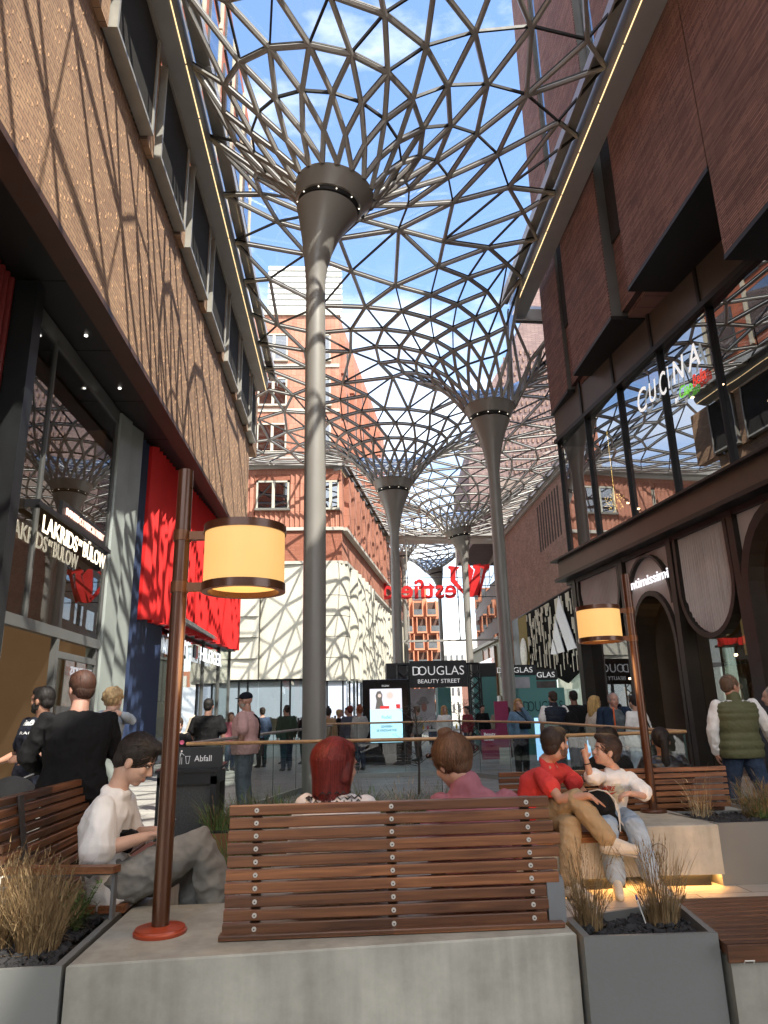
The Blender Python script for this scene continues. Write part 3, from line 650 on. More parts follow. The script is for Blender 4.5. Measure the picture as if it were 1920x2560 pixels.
bay(20.8,22.72,7.28,11.5); bay(16.4,19.65,7.12,11.5); bay(11.05,15.1,7.08,11.5,top=24.5); bay(5.5,10.98,7.06,9.45,top=22.5); bay(-8,5.4,7.1,9.45,top=22)  # near bay tops out of view, heights shaped for sun and shade
for y0,y1 in ((15.12,16.38),(19.67,20.78)):
    q=MB(); q.box((7.42,y0,11.6),(8.3,y1,TOP)); q.build('recess_wall',BRR,RB)
    q=MB(); q.box((7.36,y0+.05,13.7),(7.42,y1-.05,17.2)); q.build('vent_grille',SLAT,RB)
    q=MB(); q.box((7.38,y0+.05,17.6),(7.40,y1-.05,TOP)); q.build('stair_window',SKYG,RB)
    q=MB(); q.box((7.41,y0+.02,17.5),(7.418,y1-.02,TOP)); q.build('window_lining',mat('pale reveal',(.35,.38,.42),.5),RB)
# band above mirror glass
q=MB(); fbox(q,0,22.55,10.40,11.5,-.5,.05); q.build('top_band',mat('taupe band metal',(.13,.10,.078),.4,.35,.12,1.5),RB)
q=MB(); fbox(q,0,22.6,10.28,10.42,-.5,.14); 
for y in (20.4,18.3,16.2,14.1,12.0): fbox(q,y,y+.09,10.42,11.6,.05,.10)
q.build('band_trim',BRONZE,RB)
# mirror glass floor
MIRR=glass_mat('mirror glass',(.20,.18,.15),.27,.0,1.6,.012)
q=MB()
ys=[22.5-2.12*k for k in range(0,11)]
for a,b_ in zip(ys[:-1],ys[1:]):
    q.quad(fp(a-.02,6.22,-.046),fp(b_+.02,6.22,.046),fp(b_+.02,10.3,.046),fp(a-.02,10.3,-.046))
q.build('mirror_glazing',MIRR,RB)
q=MB()
for y in ys: q=MB(); fbox(q,y-.022,y+.022,6.2,10.3,-.06,.055); q.build('glazing_mullion',MULL,RB)
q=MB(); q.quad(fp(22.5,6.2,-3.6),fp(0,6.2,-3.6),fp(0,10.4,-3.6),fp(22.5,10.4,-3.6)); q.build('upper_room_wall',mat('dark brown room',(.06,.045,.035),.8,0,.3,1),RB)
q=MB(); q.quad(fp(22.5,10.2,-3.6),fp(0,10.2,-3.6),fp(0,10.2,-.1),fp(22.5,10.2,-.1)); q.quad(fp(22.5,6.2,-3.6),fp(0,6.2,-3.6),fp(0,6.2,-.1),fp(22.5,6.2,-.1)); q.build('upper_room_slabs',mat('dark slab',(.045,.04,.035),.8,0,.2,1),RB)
WL=emit_mat('room lamp',(1,.82,.5),9)
for y,z,o in ((20.6,7.6,-1.2),(20.2,7.3,-1.3),(16.0,9.4,-1.6),(13.6,9.2,-1.5),(14.6,8.3,-2),(12.4,8.0,-1.8),(15.2,8.6,-2.2),(17.4,9.7,-1.7)):
    q=MB(); q.ell(fp(y,z,o),(.05,.05,.03),0,8,5); q.build('ceiling_spot',WL,RB)
cl=MB(); rnd=random.Random(8); c0=P3(fp(21.0,7.75,-1.0))
for k in range(90):
    a=rnd.uniform(0,2*math.pi); b_=rnd.uniform(-1,1); r_=rnd.uniform(.12,.34); s_=math.sqrt(1-b_*b_)
    p=c0+P3((math.cos(a)*s_,math.sin(a)*s_,b_))*r_; cl.ell(p,(.013,.013,.013),0,5,3)
cl.tube([c0,c0+P3((0,0,2.4))],.006,4,0)
cl.build('sparkle_chandelier',emit_mat('gold sparkle',(1,.72,.25),3.5),RB)
# fascia over the shops
q=MB(); fbox(q,0,22.75,5.62,6.16,-.4,.34); q.build('fascia',mat('fascia taupe',(.105,.082,.064),.38,.4,.1,2),RB)
q=MB(); fbox(q,0,22.95,6.16,6.22,-.4,.52); fbox(q,0,22.85,5.50,5.60,-.4,.46); fbox(q,0,22.75,5.36,5.50,-.4,.10); q.build('fascia_trim',BRONZE,RB)
# shop bays
PINK=mat('pinkish plaster',(.56,.49,.455),.75,0,.10,1.6,bump=.1,bscale=25)
def arcpts(y0,y1,zs,h,up=True,n=18):
    """half-ellipse from y0 to y1 springing at zs"""
    c=(y0+y1)/2; a=(y1-y0)/2; return [(c-a*math.cos(t),zs+(h if up else -h)*math.sin(t)) for t in np.linspace(0,math.pi,n)]
def fpoly(mb,pts,o0,o1,mi=0):
    P=[fp(y,z,o0) for y,z in pts]; mb.prism(P,tuple(nF*(o1-o0)),mi)
def ring(mb,pts,w,o0,o1,mi=0,closed=False):
    """frame band following pts (list of y,z) of width w inward-outward"""
    n=len(pts); P=[np.array(p) for p in pts]
    for i in range(n-1):
        a,b_=P[i],P[i+1]
        d=(b_-a)/np.linalg.norm(b_-a); nr=np.array([-d[1],d[0]])*w/2
        fpoly(mb,[tuple(a-nr-d*.01),tuple(b_-nr+d*.01),tuple(b_+nr+d*.01),tuple(a+nr-d*.01)],o0,o1,mi)
piers=[22.2,19.15,16.7,14.3,11.4,8.4,5.4,2.4]
for y in piers: q=MB(); fbox(q,y-.10,y+.10,0,5.45,-.25,.12); q.build('shop_pier',BRONZE,RB)
q=MB(); fbox(q,22.4,22.6,0,5.45,-3,.02); q.build('corner_pier',BRONZE,RB)
SG=glass_mat('boutique glass',(.50,.45,.36),.13,0,1.5,.015)
def upanel(y0,y1,zb,par=RB):
    sp=zb+(y1-y0)*.52; arc=arcpts(y0+.14,y1-.14,sp,sp-zb,False)
    q=MB(); fpoly(q,[(y0+.14,5.36)]+arc+[(y1-.14,5.36)],-.06,-.02); q.build('plaster_panel',PINK,par)
    q=MB(); y=y0+.2; c=(y0+y1)/2; a=(y1-y0)/2-.14
    while y<y1-.18:
        zz_=sp-(sp-zb)*math.sqrt(max(0,1-((y+.025-c)/a)**2)); q.tube([fp(y+.03,zz_+.03,-.02),fp(y+.03,5.36,-.02)],.03,6,0,cap=False); y+=.085
    q.build('plaster_flutes',PINK,par,smooth=60)
    q=MB(); ring(q,[(y0+.12,5.36)]+arcpts(y0+.10,y1-.10,sp,sp-zb+.05,False)+[(y1-.12,5.36)],.11,-.16,.10); q.build('panel_frame',BRONZE,par)
def shopglass(y0,y1,z1=5.3):
    q=MB(); q.quad(fp(y0,0.05,-.22),fp(y1,0.05,-.22),fp(y1,z1,-.22),fp(y0,z1,-.22)); q.build('shop_window',SG,RB)
upanel(19.25,22.1,3.5); upanel(14.4,16.6,3.0); 
upanel(5.5,8.3,3.0)
shopglass(19.25,22.1); shopglass(14.4,16.6); shopglass(11.5,14.2); shopglass(8.5,11.3); shopglass(5.5,8.3)
# arched door bay 17.2-19.75
y0,y1=16.8,19.05
arc=arcpts(y0+.12,y1-.12,2.85,1.45)
q=MB(); fpoly(q,[(y0,5.36),(y0,0)]+[(y0+.12,0)]+arc+[(y1-.12,0),(y1,0),(y1,5.36)],-.06,-.01); q.build('door_wall',PINK,RB)
q=MB(); ring(q,[(y0+.12,0)]+arc+[(y1-.12,0)],.12,-.5,.10); ring(q,arcpts(y0+.04,y1-.04,3.9,1.38),.07,-.05,.12); q.build('arch_frame',BRONZE,RB)
q=MB(); fbox(q,16.9,17.3,0,4.2,-1.5,-1.2); fbox(q,18.6,19.0,0,4.2,-1.5,-1.2); fbox(q,16.9,19.0,3.1,4.3,-1.5,-1.3); q.build('door_reveal',DGREY,RB)
q=MB(); fbox(q,17.9,18.5,1.95,3.0,-1.62,-1.6); fbox(q,17.9,18.5,.15,1.8,-1.62,-1.6); q.build('lit_door_panel',mat('lit amber glass',(.6,.35,.15),.4,0,.15,2,emit=(1,.52,.17),es=.32),RB)
q=MB(); text(q,'intimissimi',fp(18.78,4.52,.10),-dF,(0,0,1),width=1.95,height=.26,extrude=.02,offset=.012)
s_=thing('shop_sign',fp(18.5,4.5,0),'white raised lower-case letters of the lingerie shop name over the arched door','sign'); q.build('letters',emit_mat('lit white letter',(.95,.95,1),.35),s_)
# big arched window bays near camera
for y0,y1 in ((11.45,14.25),(8.45,11.35)):
    arc=arcpts(y0+.15,y1-.15,3.6,1.65)
    q=MB(); fpoly(q,[(y0,5.36),(y0,0)]+[(y0+.15,0)]+arc+[(y1-.15,0),(y1,0),(y1,5.36)],-.06,-.01); q.build('arch_wall',PINK,RB)
    q=MB(); ring(q,[(y0+.15,0)]+arc+[(y1-.15,0)],.22,-.5,.14); q.build('arch_frame',BRONZE,RB)
# corner bay arch on the end
q=MB(); ring(q,arcpts(21.3,23.2,3.6,1.4),.12,.0,.06); 
# interior
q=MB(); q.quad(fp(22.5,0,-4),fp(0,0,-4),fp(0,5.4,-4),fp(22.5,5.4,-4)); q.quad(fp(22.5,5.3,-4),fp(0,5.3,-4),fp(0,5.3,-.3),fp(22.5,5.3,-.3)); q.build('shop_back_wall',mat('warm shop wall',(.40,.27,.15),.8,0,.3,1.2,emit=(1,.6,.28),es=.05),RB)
for y in (14.3,16.7,19.15,22.45): q=MB(); q.quad(fp(y,0,-4),fp(y,0,-.3),fp(y,5.3,-.3),fp(y,5.3,-4)); q.build('party_wall',mat('dim party wall',(.14,.11,.085),.8,0,.2,1),RB)
for k,(y,z,o) in enumerate(((15.9,2.55,-.7),(15.0,2.5,-.9),(15.6,2.2,-1),(13.1,4.1,-1.2),(10.3,4.3,-1.4),(21,2.3,-.8),(12.2,3.7,-1.0),(13.8,2.9,-1.4),(14.9,1.2,-1.3))):
    q=MB(); q.ell(fp(y,z,o),(.04,.04,.03),0,8,5); q.build('shop_spot',WL,RB)
q=MB(); fbox(q,14.8,16.9,2.35,2.42,-.9,-.84); fbox(q,14.8,16.9,.9,.97,-1.2,-.8); q.build('display_rail',DGREY,RB)
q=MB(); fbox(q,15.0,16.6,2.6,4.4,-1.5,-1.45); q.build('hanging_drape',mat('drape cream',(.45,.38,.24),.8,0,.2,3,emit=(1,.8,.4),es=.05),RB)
for k,y in enumerate((15.4,16.2,20.4,21.3)):
    q=MB(); b_=fp(y,1.25,-.75); q.ell((b_[0],b_[1],1.62),(.17,.12,.30),0,12,8); q.ell((b_[0],b_[1],1.86),(.20,.10,.10),0,12,8); q.tube([(b_[0],b_[1],1.95),(b_[0],b_[1],2.08)],.05,8); q.tube([(b_[0],b_[1],0),(b_[0],b_[1],1.4)],.02,6); q.build('mannequin_torso',mat('mannequin cream',(.55,.45,.35),.5,0,.1),RB,smooth=50)
q=MB()
for k in range(9): fbox(q,11.9+k*.3,12.05+k*.3,1.2,4.6,-1.9,-1.8)
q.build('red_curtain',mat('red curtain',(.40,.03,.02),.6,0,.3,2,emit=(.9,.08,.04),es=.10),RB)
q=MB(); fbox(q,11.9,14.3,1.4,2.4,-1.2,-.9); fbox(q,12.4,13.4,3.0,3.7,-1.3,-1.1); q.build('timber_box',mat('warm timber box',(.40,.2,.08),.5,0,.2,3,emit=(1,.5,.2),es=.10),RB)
# CUCINA lettering on the mirror glass
s_=thing('window_lettering',fp(15.5,9,0),'white slanted restaurant name with green and red line on the mirror glass floor','sign')
q=MB(); 
def gt(body,y,z,w_,h_,m,mb): text(mb,body,fp(y,z,.10),-dF,(0,0,1),width=w_,height=h_,extrude=.012,shear=.18,offset=.0)
gt('C',17.2,9.0,.48,.66,0,q);gt('U',16.6,9.05,.34,.56,0,q);gt('C',16.1,9.0,.30,.62,0,q);gt('I',15.72,9.05,.07,.60,0,q);gt('N',15.5,9.05,.50,.58,0,q);gt('A',14.88,9.05,.48,.60,0,q)
q.build('white_letters',emit_mat('white letter film',(.95,.96,.95),.22),s_)
q=MB(); gt('BY',15.55,8.55,.16,.14,0,q); q.build('by_letters',MATS['white letter film'],s_)
q=MB(); gt('Ciao',15.34,8.58,.52,.30,0,q); q.build('green_letters',emit_mat('green letter',(.25,.85,.08),.2),s_)
q=MB(); gt('Bella',14.78,8.62,.50,.30,0,q); q.build('red_letters',emit_mat('red letter',(.9,.08,.05),.2),s_)
# =============== right far building with sport shop sign ===============
R2=thing('brick_building',(13.8,42,0),'brown brick building with slatted black and white shop sign beyond the mirror glass','building')
BR2=brick_mat('brown brick',srgb('#A08274'),srgb('#86695E'),srgb('#5E4C44'),.26,.078,.01,(0,1,0),.8,var=.2)
q=MB(); q.box((13.8,23.5,0),(24,60.0,16.3)); q.build('wall',BR2,R2)
q=MB()
for k in range(9): q.box((13.78,43.2+k*.62,12.3),(13.805,43.45+k*.62,15.6))
q.build('slot_openings',mat('slot dark',(.02,.015,.013),.8,0,0),R2)
q=MB(); q.box((13.55,23.5,16.3),(14.2,60,16.6)); q.build('roof_edge',BEAM,R2)
q=MB(); q.box((13.70,40.2,4.2),(13.79,58.3,8.75)); q.build('lit_shop_strip',BLACK,R2)  # plain black strip behind the slatted sign
q=MB(); q.box((13.72,28,0),(13.79,56,3.9)); q.build('shop_glass',MATS['street shop glass'],R2)
q=MB(); q.box((13.74,24,0.02),(13.795,58,3.92)); q.build('shop_inside',mat('pale green shop inside',(.45,.50,.42),.7,0,.25,1,emit=(.8,.95,.8),es=.12),R2)
S=thing('shop_sign',(13.6,45,4),'black and white slatted sign panel with white slanted three-bar logo','sign')
q=MB(); q.box((13.62,40.9,4.2),(13.70,55.8,8.65)); q.build('back_panel',mat('sign black',(.008,.008,.008),.9,0,0,spec=.1),S)
rnd=random.Random(21); q=MB(); yy=41.2
while yy<52.8:
    for _ in range(2):
        z0=4.2-.5*math.sin((yy-41)*.5)+rnd.uniform(-.3,4.0); h_=rnd.uniform(.6,2.0); z1=min(8.45,z0+h_)
        if z1>z0+.2 : q.box((13.50,yy,max(3.6,z0)),(13.56,yy+.10,z1))
    yy+=.26
q.build('white_slats',mat('ivory slat',(.70,.68,.55),.5,0,0),S)
q=MB(); yy=41.2
while yy<47.5: q.box((13.52,yy,3.1+abs(yy-44)*.22),(13.62,yy+.12,4.6)); yy+=.25
q.build('black_slats',MATS['sign black'],S)
lg=MB()
def lgp(pts): lg.prism([(13.44,y,z) for y,z in pts],(.05,0,0))
lgp([(46.9,5.1),(46.2,6.0),(45.55,5.0),(45.5,4.95)]); lgp([(46.0,6.15),(45.2,7.2),(43.9,5.0),(44.9,5.0),(45.3,5.0)]); lgp([(45.0,7.35),(44.1,8.5),(41.5,5.0),(43.2,5.0)])
lg.build('logo_bars',mat('pale logo grey',(.62,.66,.70),.35,.1,.06),S)
S=thing('shop_sign',(13.6,55,4),'narrow olive lattice sign panel carrying a pale round woman emblem','sign')
q=MB(); q.box((13.60,53.2,4.3),(13.68,55.8,8.6)); q.build('lattice_panel',mesh_shader('olive lattice',(.18,.15,.06),(.34,.30,.14),5),S)
q=MB(); q.ell((13.5,54.3,5.8),(.10,1.05,1.15),0,20,12); q.build('emblem_disc',mat('pale emblem',(.60,.62,.56),.4,0,.25,6),S,smooth=True)
# building 3 (olive panel corner, coffee shop) and the brown block beyond
R3=thing('coffee_corner',(13,66,0),'slim corner shop with olive panels and painted orange reflections below the brown brick','building')
q=MB(); q.box((13.2,60.5,0),(15,76,7.6)); q.build('wall',mat('olive panel',(.16,.14,.06),.5,.1,.15,2),R3)
q=MB(); q.box((13.1,63,0.1),(13.19,68.5,7.2)); q.build('glazing',mat('orange reflection glass',(.50,.20,.12),.2,0,.5,.7),R3)  # orange reflection painted into the glass colour
q=MB(); q.box((13.0,62,1.9),(13.18,70,2.9)); q.build('canopy_band',mat('white band',(.6,.6,.58),.5),R3)
q=MB(); 
for y in (63,65.7,68.5): q.box((13.0,y-.06,0),(13.1,y+.06,7.3))
q.box((12.9,60.5,7.5),(15,77,7.8)); q.build('frames',mat('pale bronze frame',(.3,.27,.2),.5,.2,0),R3)
S=thing('shop_sign',(12.9,66,5.6),'small white upper-case coffee shop lettering on the corner glass','sign'); q=MB(); text(q,'STARBUCKS',(12.95,69.3,5.5),(0,-1,0),(0,0,1),width=5.4,height=.75,extrude=.1); q.build('letters',MATS['lit white letter'],S)
R4=thing('brown_block',(14.5,70,0),'tall brown rendered block behind the coffee corner with slanted opening','building')
q=MB(); q.prism([(14.0,60.3,0),(20,60.3,0),(20,90,0),(16.5,90,0)],(0,0,22)); q.build('wall',mat('brown render',(.24,.19,.165),.85,0,.12,.8,bump=.1,bscale=12),R4)
R4.location
for k,z in enumerate((3.5,7,10.5,14,17.5)):
    for t in range(6):
        q=MB(); yy=64+t*4.2; xx=14.0+(yy-60.3)*2.5/29.7; q.box((xx-.05,yy,z),(xx+.1,yy+2.2,z+1.9)); q.build('window',SKYG,R4)
# big brick tower behind the canopy on the right
R5=thing('brick_tower',(20,66,0),'large grey-brown brick building with slanted top rising behind the canopy on the right','building')
q=MB(); Yt=64.0
q.prism([(11.9,Yt,16.7),(11.9,Yt,24.5),(14.6,Yt,33.0),(17.2,Yt,37.5),(20.5,Yt,45),(34,Yt,50),(34,Yt,16.7)],(0,10,0)); q.build('wall',brick_mat('grey brown brick',srgb('#9A8480'),srgb('#80696A'),srgb('#5E4C4A'),.8,.12,.03,(1,0,0),.6,var=.15),R5)
q=MB()
for j in range(24):
    for i_ in range(28):
        x=15.6+i_*.5+(j%2)*.25; z=18+j*.8
        if x>14.5+(z-33)*.6 or z<33: q.box((x,Yt-.12,z),(x+.16,Yt,z+.42))
q.build('relief_bricks',BR2,R5)
# =============== end wall with red script sign ===============
EW=thing('end_screen',(8,60,0),'slender glazed steel screen closing the canopy at the far end','glass screen')
q=MB()
for x in (5.3,9.6,13.2): q.box((x-.05,59.9,7.4),(x+.05,60.05,16.3))
for z,x0,x1 in ((7.35,3.2,13.6),): q.box((x0,59.85,z),(x1,60.05,z+.16))
q.tube([(9.6,59.9,7.5),(11.2,59.9,10.2),(13.4,59.9,14.2)],.02,4)
q.build('frame',STEEL,EW)
q=MB(); q.quad((3.3,60.02,7.5),(13.5,60.02,7.5),(13.5,60.02,16.2),(3.3,60.02,16.2)); q.build('glazing',glass_mat('screen glass',(.97,.98,.98),0,0,1.3),EW)
S=thing('script_sign',(8,59.6,12),'large red mirrored script lettering of the shopping centre hung under the canopy edge','sign')
q=MB()
for z,x0,x1 in ((11.05,4.4,13.0),(12.0,4.4,13.0),(12.75,3.4,12.6)): q.tube([(x0,59.7,z),(x1,59.7,z)],.035,5)
q.build('rails',DGREY,S)
RS=mat('sign red',(.50,.012,.014),.4,0,.15,1)
q=MB()
# seen from behind: reading direction runs toward -X
text(q,'estfield',(9.45,59.62,11.0),(-1,0,0),(0,0,1),width=6.3,height=1.6,extrude=.2,shear=-.0,offset=.02)
q.build('letters',RS,S)
q=MB()
Wp=[((12.75,13.85),(12.0,13.75),(11.95,13.6),(12.2,13.4),(11.55,11.05),(11.75,11.05),(12.45,13.3),(12.75,13.5)),
    ((12.0,13.9),(11.35,13.8),(11.3,13.6),(11.5,13.4),(10.6,11.0),(10.9,11.0),(11.75,11.2),(11.9,13.2)),
    ((10.95,13.85),(10.55,13.8),(10.5,13.5),(10.4,11.1),(10.75,11.0),(11.35,13.3)),
    ((10.2,13.6),(9.2,13.75),(9.15,13.55),(9.35,13.4),(9.3,12.4),(10.4,11.2),(10.6,11.3),(9.75,12.5),(9.8,13.3))]
for p in Wp: q.prism([(x-.35,59.5,z) for x,z in p],(0,.2,0))
q.build('capital_letter',RS,S)
# =============== far street: orange flats, pale blocks ===============
FB=thing('balcony_flats',(8,112,0),'far orange apartment block with staggered balconies under the red sign','building')
OR=mat('orange render',(.52,.22,.125),.8,0,.06,.5); ORD=mat('orange reveal',(.36,.13,.06),.8,0,.1,.5); BGL=mat('balcony glass',(.14,.15,.16),.25,.2,.2,1)
YF=110.
def wx(px,Y=YF): return (px-866)/1776*Y*1.035
q=MB(); q.box((3.8,YF,0),(14.6,YF+14,18.6)); q.box((5,YF+1,18.6),(12.8,YF+12,20.8)); q.build('wall',OR,FB)
rnd=random.Random(4)
for r_ in range(7):
    for c_ in range(5):
        x=4.2+c_*2.1+(.5 if r_%2 else 0); z=1.2+r_*2.55
        f=MB(); f.box((x,YF-.05,z),(x+1.25,YF+.02,z+1.9)); f=f.build('loggia',mat('loggia shade',(.10,.055,.04),.8,0,.2),FB)
        q=MB(); q.box((x-.15,YF-.8,z-.25),(x-.0,YF-.04,z+2.1)); q.box((x-.15,YF-.9,z-.35),(x+1.45,YF-.04,z-.12)); q.box((x+1.3,YF-.8,z-.25),(x+1.45,YF-.04,z+2.1)); q.build('loggia_frame',OR,f)
        q=MB(); q.box((x,YF-.85,z-.1),(x+1.3,YF-.82,z+.75)); q.build('balustrade',BGL,f)
for k in range(3):
    q=MB(); q.box((5.3+k*2.6,YF+.93,18.9),(6.9+k*2.6,YF+1.0,20.6)); q.build('penthouse_window',BGL,FB)
FW=thing('white_office',(20,140,0),'very far white office block glimpsed above the black sign','building')
q=MB(); q.box((18.6,150,0),(30,165,15.8)); q.box((17.4,150,0),(19.2,165,14.2)); q.build('wall',mat('white render',(.70,.70,.66),.7,0,.05),FW)
for k in range(9):
    for r_ in range(4):
        q=MB(); q.box((19.4+k*1.15,149.9,2+r_*3.3),(19.9+k*1.15,150.02,3.6+r_*3.3)); q.build('window',BGL,FW)
FO=thing('rust_office',(26,128,0),'far rust red block between the truss gate and the coffee corner','building')
q=MB(); q.box((22.2,128,0),(34,140,10)); q.build('wall',mat('rust render',(.40,.17,.10),.8,0,.1,.5),FO)
for k in range(6):
    for r_ in range(3):
        q=MB(); q.box((22.8+k*1.8,127.9,1.2+r_*3),(23.9+k*1.8,128.02,3.2+r_*3)); q.build('window',mat('pale window',(.55,.55,.5),.4),FO)
FS=thing('striped_tower',(-5,70,0),'pale tower with white horizontal louvres behind the tall orange corner','building')
q=MB(); q.box((-8.0,68,0),(-.2,80,49)); q.build('wall',mat('grey louvre shade',(.30,.32,.33),.6,0,.1),FS)
q=MB(); z=30.
while z<49: q.box((-8.1,67.8,z),(-.1,68.0,z+.42)); z+=.72
q.build('louvres',mat('white louvre',(.75,.76,.74),.5,0,.04),FS)
# unseen block added behind the camera, kept low to let skylight in
BB=thing('rear_building',(0,-30,0),'unseen low brick block added far behind the viewpoint for the light','building')
q=MB(); q.box((-14,-34,0),(24,-26,9)); q.build('wall',BRRx,BB)
for k in range(9):
    q=MB(); q.box((-8+k*2.6,-25.99,4),(-6.6+k*2.6,-25.95,7)); q.build('window',SKYG,BB)
# =============== street furniture ===============
def wood_mat(name,c1,c2,axis=0,rough=.42,coat=.25):
    m,t,b=newmat(name); N=t.nodes; K=t.links.new
    tc=N.new('ShaderNodeTexCoord'); mp=N.new('ShaderNodeMapping'); s=[22,22,22]; s[axis]=1.1; mp.inputs['Scale'].default_value=s; K(tc.outputs['Object'],mp.inputs[0])
    n=N.new('ShaderNodeTexNoise'); n.inputs['Scale'].default_value=2.2; n.inputs['Detail'].default_value=7; n.inputs['Distortion'].default_value=.6; K(mp.outputs[0],n.inputs[0])
    mp2=N.new('ShaderNodeMapping'); s2=[.3,.3,18.3]; mp2.inputs['Scale'].default_value=s2; mp2.inputs['Location'].default_value=(0,0,-.177); K(tc.outputs['Object'],mp2.inputs[0])
    n2=N.new('ShaderNodeTexWhiteNoise'); sn=N.new('ShaderNodeVectorMath'); sn.operation='SNAP'; sn.inputs[1].default_value=(1e3 if axis==0 else 1,1e3 if axis==1 else 1,1); K(mp2.outputs[0],sn.inputs[0]); K(sn.outputs[0],n2.inputs[0])
    r=N.new('ShaderNodeValToRGB'); r.color_ramp.elements[0].position=.32; r.color_ramp.elements[1].position=.72; r.color_ramp.elements[0].color=(*c1,1); r.color_ramp.elements[1].color=(*c2,1); K(n.outputs[0],r.inputs[0])
    mr=N.new('ShaderNodeMapRange'); mr.inputs['To Min'].default_value=.5; mr.inputs['To Max'].default_value=1.5; K(n2.outputs[0],mr.inputs[0])
    mx=N.new('ShaderNodeVectorMath'); mx.operation='SCALE'; K(r.outputs[0],mx.inputs[0]); K(mr.outputs[0],mx.inputs['Scale']); K(mx.outputs[0],b.inputs['Base Color'])
    b.inputs['Roughness'].default_value=rough; b.inputs['Coat Weight'].default_value=coat; b.inputs['Coat Roughness'].default_value=.25
    bp=N.new('ShaderNodeBump'); bp.inputs['Strength'].default_value=.12; bp.inputs['Distance'].default_value=.004; K(n.outputs[0],bp.inputs['Height']); K(bp.outputs[0],b.inputs['Normal']); return m
WX=wood_mat('oiled hardwood',srgb('#57331D'),srgb('#895937'),0); WY=wood_mat('oiled hardwood lengthwise',srgb('#57331D'),srgb('#895937'),1)
RAILW=wood_mat('oak handrail',srgb('#A87C4E'),srgb('#D0A878'),0,.4,.1)
def conc_mat():
    m,t,b=newmat('cast concrete'); N=t.nodes; K=t.links.new
    tc=N.new('ShaderNodeTexCoord'); n=N.new('ShaderNodeTexNoise'); n.inputs['Scale'].default_value=3.2; n.inputs['Detail'].default_value=9; n.inputs['Roughness'].default_value=.68; K(tc.outputs['Object'],n.inputs[0])
    r=N.new('ShaderNodeValToRGB'); E_=r.color_ramp.elements; E_[0].position=.30; E_[1].position=.72; E_[0].color=(.30,.292,.248,1); E_[1].color=(.49,.475,.41,1); K(n.outputs[0],r.inputs[0])
    v=N.new('ShaderNodeTexVoronoi'); v.inputs['Scale'].default_value=70; K(tc.outputs['Object'],v.inputs[0]); r2=N.new('ShaderNodeValToRGB'); r2.color_ramp.elements[0].position=.03; r2.color_ramp.elements[1].position=.09; r2.color_ramp.elements[0].color=(.62,.62,.62,1); r2.color_ramp.elements[1].color=(1,1,1,1); K(v.outputs['Distance'],r2.inputs[0])
    n3=N.new('ShaderNodeTexNoise'); n3.inputs['Scale'].default_value=1.0; n3.inputs['Detail'].default_value=3; K(tc.outputs['Object'],n3.inputs[0]); mr=N.new('ShaderNodeMapRange'); mr.inputs['From Min'].default_value=.35; mr.inputs['From Max'].default_value=.65; mr.inputs['To Min'].default_value=.80; mr.inputs['To Max'].default_value=1.15; K(n3.outputs[0],mr.inputs[0])
    m1=N.new('ShaderNodeVectorMath'); m1.operation='MULTIPLY'; K(r.outputs[0],m1.inputs[0]); K(r2.outputs[0],m1.inputs[1]); m2=N.new('ShaderNodeVectorMath'); m2.operation='SCALE'; K(m1.outputs[0],m2.inputs[0]); K(mr.outputs[0],m2.inputs['Scale']); K(m2.outputs[0],b.inputs['Base Color'])
    mp=N.new('ShaderNodeMapping'); mp.inputs['Scale'].default_value=(9,9,.7); K(tc.outputs['Object'],mp.inputs[0]); n4=N.new('ShaderNodeTexNoise'); n4.inputs['Scale'].default_value=1.6; n4.inputs['Detail'].default_value=5; K(mp.outputs[0],n4.inputs[0]); m4=N.new('ShaderNodeMapRange'); m4.inputs['From Min'].default_value=.3; m4.inputs['From Max'].default_value=.62; m4.inputs['To Min'].default_value=.84; m4.inputs['To Max'].default_value=1.03; K(n4.outputs[0],m4.inputs[0])
    m3=N.new('ShaderNodeVectorMath'); m3.operation='SCALE'; K(m2.outputs[0],m3.inputs[0]); K(m4.outputs[0],m3.inputs['Scale']); K(m3.outputs[0],b.inputs['Base Color'])
    b.inputs['Roughness'].default_value=.72; bp=N.new('ShaderNodeBump'); bp.inputs['Strength'].default_value=.15; bp.inputs['Distance'].default_value=.01; K(n.outputs[0],bp.inputs['Height']); K(bp.outputs[0],b.inputs['Normal']); return m
CONC=conc_mat()
PLM=mat('planter grey metal',(.165,.172,.165),.5,0,.06,2,bump=.03,bscale=60)
SCR=mat('screw head steel',(.62,.60,.55),.35,.25,0)
BRK=mat('bracket dark steel',(.07,.06,.055),.5,.4,.1)
BRG=mat('bracket grey paint',(.22,.23,.24),.38,.3,.08,3)
def bev_poly(mb,poly,z0,z1,bv=.008,mi=0):
    """vertical prism with a chamfered top edge"""
    n=len(poly); P=[np.array(p,float) for p in poly]; c=sum(P)/n
    ins=[p+(c-p)/np.linalg.norm(c-p)*bv*1.4 for p in P]
    vs=[(*p,z0) for p in P]+[(*p,z1-bv) for p in P]+[(*p,z1) for p in ins]
    fs=[(i,(i+1)%n,n+(i+1)%n,n+i) for i in range(n)]+[(n+i,n+(i+1)%n,2*n+(i+1)%n,2*n+i) for i in range(n)]+[tuple(range(2*n,3*n)),tuple(range(n-1,-1,-1))]
    mb.add(vs,fs,mi)
